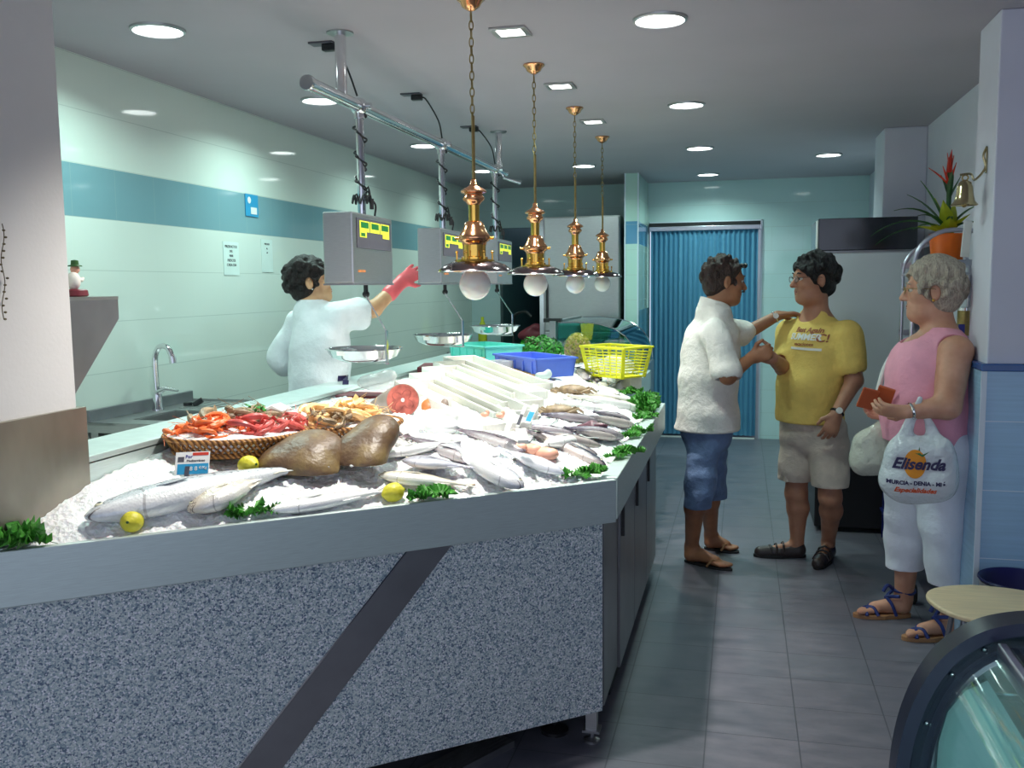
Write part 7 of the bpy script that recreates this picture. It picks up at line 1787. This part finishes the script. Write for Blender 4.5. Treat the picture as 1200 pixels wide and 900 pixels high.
# ---------------------------------------------------------------- woman in the pink top
def woman_c():
    Yc = 4.42; f = V((-0.985, 0.10, 0)).normalized(); s = 1.10
    hd = aty(1092, 342, Yc)
    hF, tF = atz(1066, 723, 0), atz(1001, 723, 0); hN, tN = atz(1122, 748, 0), atz(1058, 750, 0)
    hip = aty(1094, 520, Yc); w1 = aty(1093, 478, Yc); ch = aty(1097, 432, Yc); nb = aty(1103, 392, Yc)
    sN, eN, wN = aty(1121, 412, Yc - 0.17), aty(1110, 476, Yc - 0.24), aty(1064, 483, Yc - 0.27)
    sF, eF, wF = aty(1098, 410, Yc + 0.17), aty(1088, 470, Yc + 0.22), aty(1050, 484, Yc + 0.06)
    hpF, kF = aty(1072, 530, Yc + 0.10), aty(1062, 605, Yc + 0.14); aF = hF + V((-0.03, 0, 0.085))
    hpN, kN = aty(1108, 530, Yc - 0.08), aty(1106, 615, Yc - 0.06); aN = hN + V((-0.03, 0, 0.085))
    lo, hi = bounds([hd, hN, tN, hF, tF, sN, eN, wN - V((0.14, 0, 0)), sF, eF, wF - V((0.14, 0, 0)), hip], 0.2); lo[2] = -0.01
    v = Vol(lo, hi, 0.0052)
    torso_line(v, [(hip, 0.180, 1.15), (w1 + f * 0.02, 0.175, 1.05), (ch + f * 0.02, 0.168, 1.05), (nb - V((0, 0, 0.05)), 0.10, 1.3)], f)
    v.cap(sN, sF, 0.052, None, 0.05)
    v.cap(nb - V((0, 0, 0.02)), hd + V((0.02, 0, -0.055)), 0.066, 0.060, 0.04)
    P, R, ax = head(v, hd, (-0.985, 0.10, 0.0), s, jowl=0.014)
    v.cap(sN, eN, 0.066, 0.056, 0.03); v.cap(eN, wN, 0.052, 0.031, 0.02)
    v.cap(sF, eF, 0.064, 0.054, 0.03); v.cap(eF, wF, 0.050, 0.031, 0.02)
    hand(v, wN, V((-0.97, 0.22, 0.04)), V((0.1, 0.75, 0.65)), 1, 0.35, 1.0, 1.0)
    hand(v, wF, V((-0.97, -0.12, -0.05)), V((-0.1, -0.55, 0.8)), -1, 0.35, 1.0, 1.0)
    for hp, kn, an, h_, t_ in ((hpN, kN, aN, hN, tN), (hpF, kF, aF, hF, tF)):
        v.cap(hp, kn, 0.105, 0.068, 0.03); c = kn.lerp(an, 0.3) - f * 0.012; v.cap(kn, c, 0.062, 0.062, 0.03); v.cap(c, an, 0.060, 0.040, 0.03); foot(v, h_ + V((0, 0, 0.02)), t_ + V((0, 0, 0.02)), an + V((0, 0, 0.01)))
    v.cut((0, 0, 0.018), (0, 0, -1))
    o = v.build('person', 'skin_c', None); solo_obj(o, 'grey-haired woman in a sleeveless pink top and white cropped trousers holding a wallet', 'person')
    face_parts(o, P, R, s, 'hair_grey', 'brass_old')
    hair(o, P, R, s, 'hair_grey', 0.012, (0.102, 0.0, -0.035, 0.090, 0.10, 0.108), -0.075, (0.005, 55), curls=120, seed=5, top=0.010, back=0.002)
    for q in (-1, 1): MB().ball(P(0.0, q * 0.088, -0.032), 0.006, 10, 8).build('earring', 'brass', o, smooth=True)
    lo, hi = bounds([hip - V((0, 0, 0.06)), nb, sN, sF], 0.25); c = Vol(lo, hi, 0.0062)
    torso_line(c, [(hip - V((0, 0, 0.03)), 0.200, 1.06), (hip + f * 0.005, 0.200, 1.04), (w1 + f * 0.02, 0.194, 1.0), (ch + f * 0.015, 0.180, 1.05), (nb - V((0, 0, 0.06)), 0.115, 1.25)], f)
    for q in (-1, 1): c.ell(ch + f * 0.115 + V((0, 0.075 * q, -0.03)), (0.075, 0.08, 0.08), None, 0.05)
    c.ell(w1 + f * 0.07 + V((0, 0, -0.06)), (0.13, 0.16, 0.12), None, 0.06)
    c.cap(sN + V((0, 0.03, 0.005)), sF + V((0, -0.03, 0.005)), 0.062, None, 0.04)
    c.wrinkle(0.0055, 26, 7, 1.2)
    c.ell(nb + f * 0.085 + V((0, 0, 0.0)), (0.085, 0.085, 0.11), None, 0.006, 'sub')
    c.ell(nb + V((0, 0, 0.055)), (0.085, 0.082, 0.06), None, 0.006, 'sub')
    for sa, ea in ((sN, eN), (sF, eF)):
        out = -1 if sa is sN else 1; c.cap(sa + V((0, out * 0.02, 0.02)), ea + V((0, out * 0.10, 0.0)), 0.078, 0.07, 0.006, 'sub')
    c.cut((0, 0, aty(1094, 519, Yc - 0.1).z), (0, 0, -1)); tp = c.build('sleeveless_top', 'top_pink', o)
    lo, hi = bounds([hip, hpN, hpF, kN, kF, kN - V((0, 0, 0.22))], 0.2); c = Vol(lo, hi, 0.0062)
    c.cap(hip + V((0, 0, 0.02)), hip - V((0, 0, 0.08)), 0.188, None, 0.04, flat=(f, 1.1))
    for hp, kn, an in ((hpN, kN, aN), (hpF, kF, aF)): c.cap(hp, kn, 0.135, 0.100, 0.035); c.cap(kn, kn.lerp(an, 0.72), 0.100, 0.084, 0.02)
    c.wrinkle(0.008, 26, 13, 0.5)
    for kn, an in ((kN, aN), (kF, aF)): c.cap(kn.lerp(an, 0.5), kn.lerp(an, 1.0), 0.070, 0.07, 0, 'sub')
    zN, zF = aty(1103, 689, Yc - 0.1).z, aty(1058, 663, Yc + 0.16).z
    c.cut((0, 0, min(zN, zF)), (0, 0, -1)); c.build('cropped_trousers', 'pants_white', o)
    for h_, t_, an in ((hN, tN, aN), (hF, tF, aF)):
        d = (t_ - h_).normalized(); sd = V((-d.y, d.x, 0)); L = (t_ - h_).length
        sl = sole(o, h_, t_, 0.044, 'sandal_tan', 0.020, 'sandal')
        mb = MB(); r = 0.0085
        def st(p): mb.tube(bez(p, 5), r, 6)
        H = lambda x, y, z: h_ + d * L * x + sd * y + V((0, 0, z))
        st([H(0.62, 0.042, 0.02), H(0.70, 0.02, 0.055), H(0.80, -0.02, 0.04), H(0.82, -0.040, 0.02)]); st([H(0.62, -0.042, 0.02), H(0.70, -0.02, 0.055), H(0.80, 0.02, 0.04), H(0.82, 0.040, 0.02)])
        st([H(0.30, 0.042, 0.02), H(0.38, 0.036, 0.075), H(0.42, 0.0, 0.100), H(0.26, -0.046, 0.115)]); st([H(0.30, -0.042, 0.02), H(0.38, -0.036, 0.075), H(0.42, 0.0, 0.100), H(0.26, 0.046, 0.115)])
        c0 = an + V((0.0, 0, 0.045)); mb.tube([c0 + V((0.046 * math.cos(a * PI / 10), 0.046 * math.sin(a * PI / 10), 0.004 * math.sin(a * PI / 5))) for a in range(20)], 0.010, 6, closed=True)
        st([c0 + d * 0.045, c0 + d * 0.08 + V((0, -0.02, 0.03)), c0 + d * 0.10 + V((0, -0.02, 0.0))])
        mb.build('ribbon', 'ribbon_blue', sl, smooth=True)
    d = (wN - eN).normalized(); c0 = wN - d * 0.012; x = d.cross(V((0, 0, 1))).normalized(); y = x.cross(d)
    w_ = MB().tube([c0 + x * 0.034 * math.cos(a * PI / 12) + y * 0.034 * math.sin(a * PI / 12) for a in range(24)], 0.006, 8, closed=True).build('wristwatch', 'chrome', o, smooth=True)
    # shoulder strap on the far side of the chest
    MB().tube(bez([nb + V((-0.02, 0.10, 0.0)), ch + f * 0.16 + V((0, 0.12, 0.05)), w1 + f * 0.21 + V((0, 0.12, 0.05)), w1 + f * 0.19 + V((0, 0.15, -0.05))], 8), 0.012, 8).build('bag_strap', 'white_plastic', o, smooth=True)
    # wallet held in both hands
    c_ = aty(1026, 467, Yc - 0.12); t = thing('leather_wallet', 'orange-brown leather wallet held open by the woman in pink', 'wallet', c_)
    MB().box(c_ + V((-0.033, -0.01, 0.0)), (0.070, 0.014, 0.095), (0.35, 0.25, 0.15)).build('leaf', 'wallet', t, bevel=0.004)
    MB().box(c_ + V((0.036, 0.0, 0.008)), (0.070, 0.014, 0.095), (0.35, 0.30, -0.25)).build('leaf', 'wallet', t, bevel=0.004)
    return o, (eN, wN, wF, Yc)
wc, (eN_, wN_, wF_, YcC) = woman_c()
# carrier bag on the near forearm
def carrier(c, w, h, dpt, hp, m, label, name, loops=True, seed=1, yaw=0.0, film=0.0035):
    # c = centre of the body, hp = point where it hangs
    lo, hi = V(c) - V((w, dpt * 2.2, h)), V(c) + V((w, dpt * 2.2, h)); hi.z = max(hi.z, hp.z + 0.03)
    v = Vol(lo, hi, 0.0045); xd = V((math.cos(yaw), math.sin(yaw), 0)); nd = V((-xd.y, xd.x, 0))
    v.cap(c - xd * w * 0.26 - V((0, 0, h * 0.22)), c + xd * w * 0.26 - V((0, 0, h * 0.22)), dpt * 1.35, None, 0.03, flat=None)
    v.cap(c - xd * w * 0.28 + V((0, 0, h * 0.25)), c + xd * w * 0.28 + V((0, 0, h * 0.25)), dpt * 0.9, None, 0.05)
    v.ell(c + V((0, 0, -h * 0.03)), (w * 0.5, dpt, h * 0.48), None, 0.05)
    top = c + V((0, 0, h * 0.40))
    if loops:
        for q in (-1, 1):
            v.cap(top + xd * q * w * 0.24, hp + nd * 0.012 * q + V((0, 0, 0.004)), dpt * 0.62, 0.011, 0.03, flat=(nd, 2.2))
    else: v.cap(top, hp, dpt * 0.8, 0.018, 0.04)
    v.wrinkle(film, 42, seed, 0.35)
    o = v.build(name, m); return solo_obj(o, label, 'bag')
hp = eN_.lerp(wN_, 0.72) + V((0, 0, 0.045)); cb = aty(1077, 549, YcC - 0.29)
cbag = carrier(cb, 0.285, 0.27, 0.055, hp, 'film_white', 'white plastic carrier bag printed with an orange, hanging from the forearm', 'carrier_bag', seed=4)
fr = frame4(cb + V((-0.02, -0.15, 0)), (1, 0.0, -0.02), (0, 0, 1))
M['print_orange'] = mat('orange_print', srgb(240, 150, 30), 0.6, var=0.1)
M['print_green'] = mat('green_print', srgb(50, 110, 60), 0.6, var=0)
M['print_navy'] = mat('navy_print', srgb(48, 40, 84), 0.6, var=0)
M['print_red'] = mat('red_print', srgb(230, 96, 50), 0.6, var=0)
def disc(rx, rz, x, z, n=28, rings=5):
    mb = MB(); vs = [(x, z, 0)]; fs = []
    for j in range(1, rings + 1):
        for i in range(n): vs.append((x + rx * j / rings * math.cos(2 * PI * i / n), z + rz * j / rings * math.sin(2 * PI * i / n), 0))
    for i in range(n): fs.append((0, 1 + i, 1 + (i + 1) % n))
    for j in range(rings - 1):
        for i in range(n): a = 1 + j * n; fs.append((a + i, a + n + i, a + n + (i + 1) % n, a + (i + 1) % n))
    return mb.add(vs, fs)
def on_bag(o_, off): drape(o_, cbag, (0, 1, 0), off); return o_
on_bag(disc(0.043, 0.058, -0.008, 0.030).build('orange_fruit', 'print_orange', cbag, xf=fr, fix=False), 0.0015)
on_bag(MB().slab([(-0.01, 0.075, 0), (0.02, 0.070, 0), (0.045, 0.082, 0), (0.02, 0.060, 0)], (0, 0, 1), 0.0004).slab([(0.0, 0.07, 0), (0.008, 0.10, 0), (0.012, 0.07, 0)], (0, 0, 1), 0.0004).build('leaf', 'print_green', cbag, xf=fr), 0.0022)
for s_, m_, dx, dy, sz, shx, bo in (('Elisenda', 'print_navy', 0.005, 0.028, 0.062, 0.35, 0.0022), ('MURCIA - DENIA - MIÓ', 'print_navy', 0.0, -0.048, 0.022, 0, 0.0010), ('Especialidades', 'print_red', -0.004, -0.078, 0.028, 0.3, 0.0010)):
    on_bag(text(s_, m_, cbag, fr @ Matrix.Translation((dx, dy, 0)), sz, font_ext=0.0003, bold=bo, shear=shx), 0.003)
hp2 = wF_ + V((-0.055, -0.03, -0.035)); cb2 = aty(1024, 529, YcC + 0.02)
M['film_grey'] = film('grey_white_plastic', srgb(206, 204, 190), 0.9)
carrier(cb2, 0.15, 0.19, 0.048, hp2, 'film_grey', 'small greyish plastic bag hanging from the far hand of the woman in pink', 'plastic_bag', loops=False, seed=7)

# ---------------------------------------------------------------- saleswoman in the white coat
def woman_d():
    Yc = 4.52; f = V((0.82, 0.57, 0)).normalized(); s = 1.04; rt = V((f.y, -f.x, 0))
    hd = aty(364, 331, Yc)
    gx = aty(372, 470, Yc); g0 = V((gx.x, gx.y, 0))
    hip = aty(374, 470, Yc); w1 = aty(374, 435, Yc); ch = aty(374, 396, Yc); nb = aty(366, 360, Yc)
    sR, eR, wR = aty(393, 373, Yc - 0.05), aty(438, 362, Yc + 0.14), aty(471, 330, Yc + 0.30)
    sL, eL, wL = aty(352, 380, Yc + 0.12), aty(326, 424, Yc + 0.10), aty(352, 436, Yc + 0.28)
    hdir = (aty(490, 316, Yc + 0.40) - wR).normalized()
    L_ = -rt; hpR, hpL = g0 + rt * 0.09 + V((0, 0, 0.86)), g0 - rt * 0.09 + V((0, 0, 0.86))
    kR, kL = g0 + rt * 0.09 + V((0, 0, 0.47)), g0 - rt * 0.09 + V((0, 0, 0.47))
    aR, aL = g0 + rt * 0.09 - f * 0.02 + V((0, 0, 0.1)), g0 - rt * 0.09 - f * 0.02 + V((0, 0, 0.1))
    lo, hi = bounds([hd, g0, hip, sR, wR + hdir * 0.15, sL, eL, wL], 0.2); lo[2] = -0.01
    v = Vol(lo, hi, 0.0055)
    torso_line(v, [(hip, 0.155, 1.25), (w1, 0.145, 1.25), (ch, 0.155, 1.3), (nb - V((0, 0, 0.05)), 0.10, 1.3)], f)
    v.cap(hip, hip * 0.5 + (g0 + V((0, 0, 0.86))) * 0.5, 0.155, 0.15, 0.04, flat=(f, 1.2))
    v.cap(sR, sL, 0.05, None, 0.04); v.cap(nb, hd + V((-0.02, -0.01, -0.045)), 0.054, 0.052, 0.03)
    P, R, ax = head(v, hd, (0.88, 0.42, 0.22), s)
    v.cap(sR, eR, 0.052, 0.045, 0.02); v.cap(eR, wR, 0.044, 0.028, 0.015)
    v.cap(sL, eL, 0.052, 0.045, 0.02); v.cap(eL, wL, 0.044, 0.028, 0.015)
    hand(v, wR, hdir, V((-0.6, 0.5, -0.5)), -1, 0.15, 0.98, 1.2); hand(v, wL, V((0.5, 0.8, -0.1)), V((0, 0, -1)), 1, 0.4, 0.95)
    for hp, kn, an in ((hpR, kR, aR), (hpL, kL, aL)):
        v.cap(hp, kn, 0.095, 0.060, 0.03); v.cap(kn, an, 0.058, 0.038, 0.03); h_ = V((an.x, an.y, 0)) - f * 0.035; foot(v, h_ + V((0, 0, 0.016)), h_ + f * 0.24 + V((0, 0, 0.016)), an)
    v.cut((0, 0, 0.012), (0, 0, -1))
    o = v.build('person', 'skin_d', None); solo_obj(o, 'saleswoman in a white work coat and pink glove reaching to a hanging scale', 'person')
    face_parts(o, P, R, s, 'hair_curly')
    hair(o, P, R, s, 'hair_curly', 0.012, (0.100, 0.0, -0.045, 0.088, 0.10, 0.105), -0.09, (0.003, 80), curls=200, seed=2, top=0.004, back=0.004)
    for q in (-1, 1): MB().ball(P(0.0, q * 0.088, -0.034), 0.005, 10, 8).build('earring', 'chrome', o, smooth=True)
    lo, hi = bounds([V((hip.x, hip.y, 0.45)), nb, sR, eR, sL, eL, wL], 0.24); c = Vol(lo, hi, 0.007)
    torso_line(c, [(V((hip.x, hip.y, 0.55)), 0.22, 1.2), (hip, 0.188, 1.18), (w1, 0.180, 1.18), (ch, 0.180, 1.25), (nb - V((0, 0, 0.055)), 0.115, 1.3)], f)
    c.cap(sR + V((0, 0, 0.004)), sL + V((0, 0, 0.004)), 0.066, None, 0.04); c.cap(nb - V((0, 0, 0.03)), nb + V((0, 0, 0.008)), 0.072, 0.068, 0.02)
    c.cap(sR, sR.lerp(eR, 0.62), 0.074, 0.082, 0.035); c.cap(sL, sL.lerp(eL, 0.92), 0.074, 0.072, 0.03); c.cap(sL.lerp(eL, 0.92), eL.lerp(wL, 0.3), 0.07, 0.062, 0.02)
    c.wrinkle(0.0105, 24, 21, 1.0)
    d = (eR - sR).normalized(); c.cap(sR.lerp(eR, 0.62) + d * 0.05, sR.lerp(eR, 0.62) + d * 0.2, 0.072, 0.075, 0, 'sub')
    c.cut((0, 0, 0.50), (0, 0, -1)); co = c.build('work_coat', 'coat_white', o)
    # collar and dark waist stripe of the apron
    mb = MB(); rr_ = []; cc = nb + V((0.0, 0.0, 0.026))
    for i in range(25):
        a = 0.4 + (2 * PI - 0.8) * i / 24; d = f * math.cos(a) + f.cross(V((0, 0, 1))) * math.sin(a)
        rr_.append([cc + d * 0.070 + V((0, 0, -0.02)), cc + d * 0.078 + V((0, 0, -0.022)), cc + d * 0.068 + V((0, 0, 0.014)), cc + d * 0.062 + V((0, 0, 0.012))])
    mb.loft(rr_).build('collar', 'coat_white', co, smooth=True)
    p0 = aty(399, 449, Yc - 0.25); mb = MB()
    for i in range(8): mb.box((-0.035 + i * 0.01, 0, 0), (0.0102, 0.036, 0.0006))
    st = mb.build('dark_stripe', 'print_navy', co, xf=frame4(p0, (0.97, 0.25, -0.1), (0, 0, 1))); drape(st, co, (-0.25, 0.97, 0), 0.003)
    # glove over hand and forearm
    c = Vol(*bounds([wR, wR + hdir * 0.2, eR.lerp(wR, 0.4)], 0.1), 0.0045)
    hand(c, wR, hdir, V((-0.6, 0.5, -0.5)), -1, 0.15, 1.08, 1.15)
    c.cap(eR.lerp(wR, 0.55), wR, 0.043, 0.034, 0.02); gl = c.build('rubber_glove', 'glove', o)
    # trousers and clogs
    c = Vol(*bounds([hpR, hpL, aR, aL], 0.16), 0.008)
    for hp, kn, an in ((hpR, kR, aR), (hpL, kL, aL)): c.cap(hp, kn, 0.11, 0.085, 0.03); c.cap(kn, an, 0.085, 0.075, 0.02)
    c.cut((0, 0, 0.06), (0, 0, -1)); c.build('trousers', 'coat_white', o)
    for an in (aR, aL):
        h_ = V((an.x, an.y, 0)) - f * 0.045; c = Vol(*bounds([h_, h_ + f * 0.26], 0.08), 0.006); c.cap(h_ + f * 0.03 + V((0, 0, 0.035)), h_ + f * 0.22 + V((0, 0, 0.03)), 0.046, 0.044, 0.02); c.cut((0, 0, 0.0), (0, 0, -1)); c.build('clog', 'white_plastic', o)
    return o
woman_d()
# ================================================================== WORLD AND VIEW
w = bpy.data.worlds.new('sky'); SC.world = w; w.use_nodes = True
bg = w.node_tree.nodes['Background']; bg.inputs[0].default_value = (0.70, 0.79, 0.98, 1); bg.inputs[1].default_value = 1.35
SC.view_settings.view_transform = 'Standard'; SC.view_settings.look = 'None'; SC.view_settings.gamma = 1
SC.view_settings.use_curve_mapping = False; SC.view_settings.exposure = 0.0
SC.cycles.use_denoising = True; SC.cycles.max_bounces = 8; SC.cycles.transparent_max_bounces = 12; SC.cycles.sample_clamp_indirect = 6
bpy.context.view_layer.update()
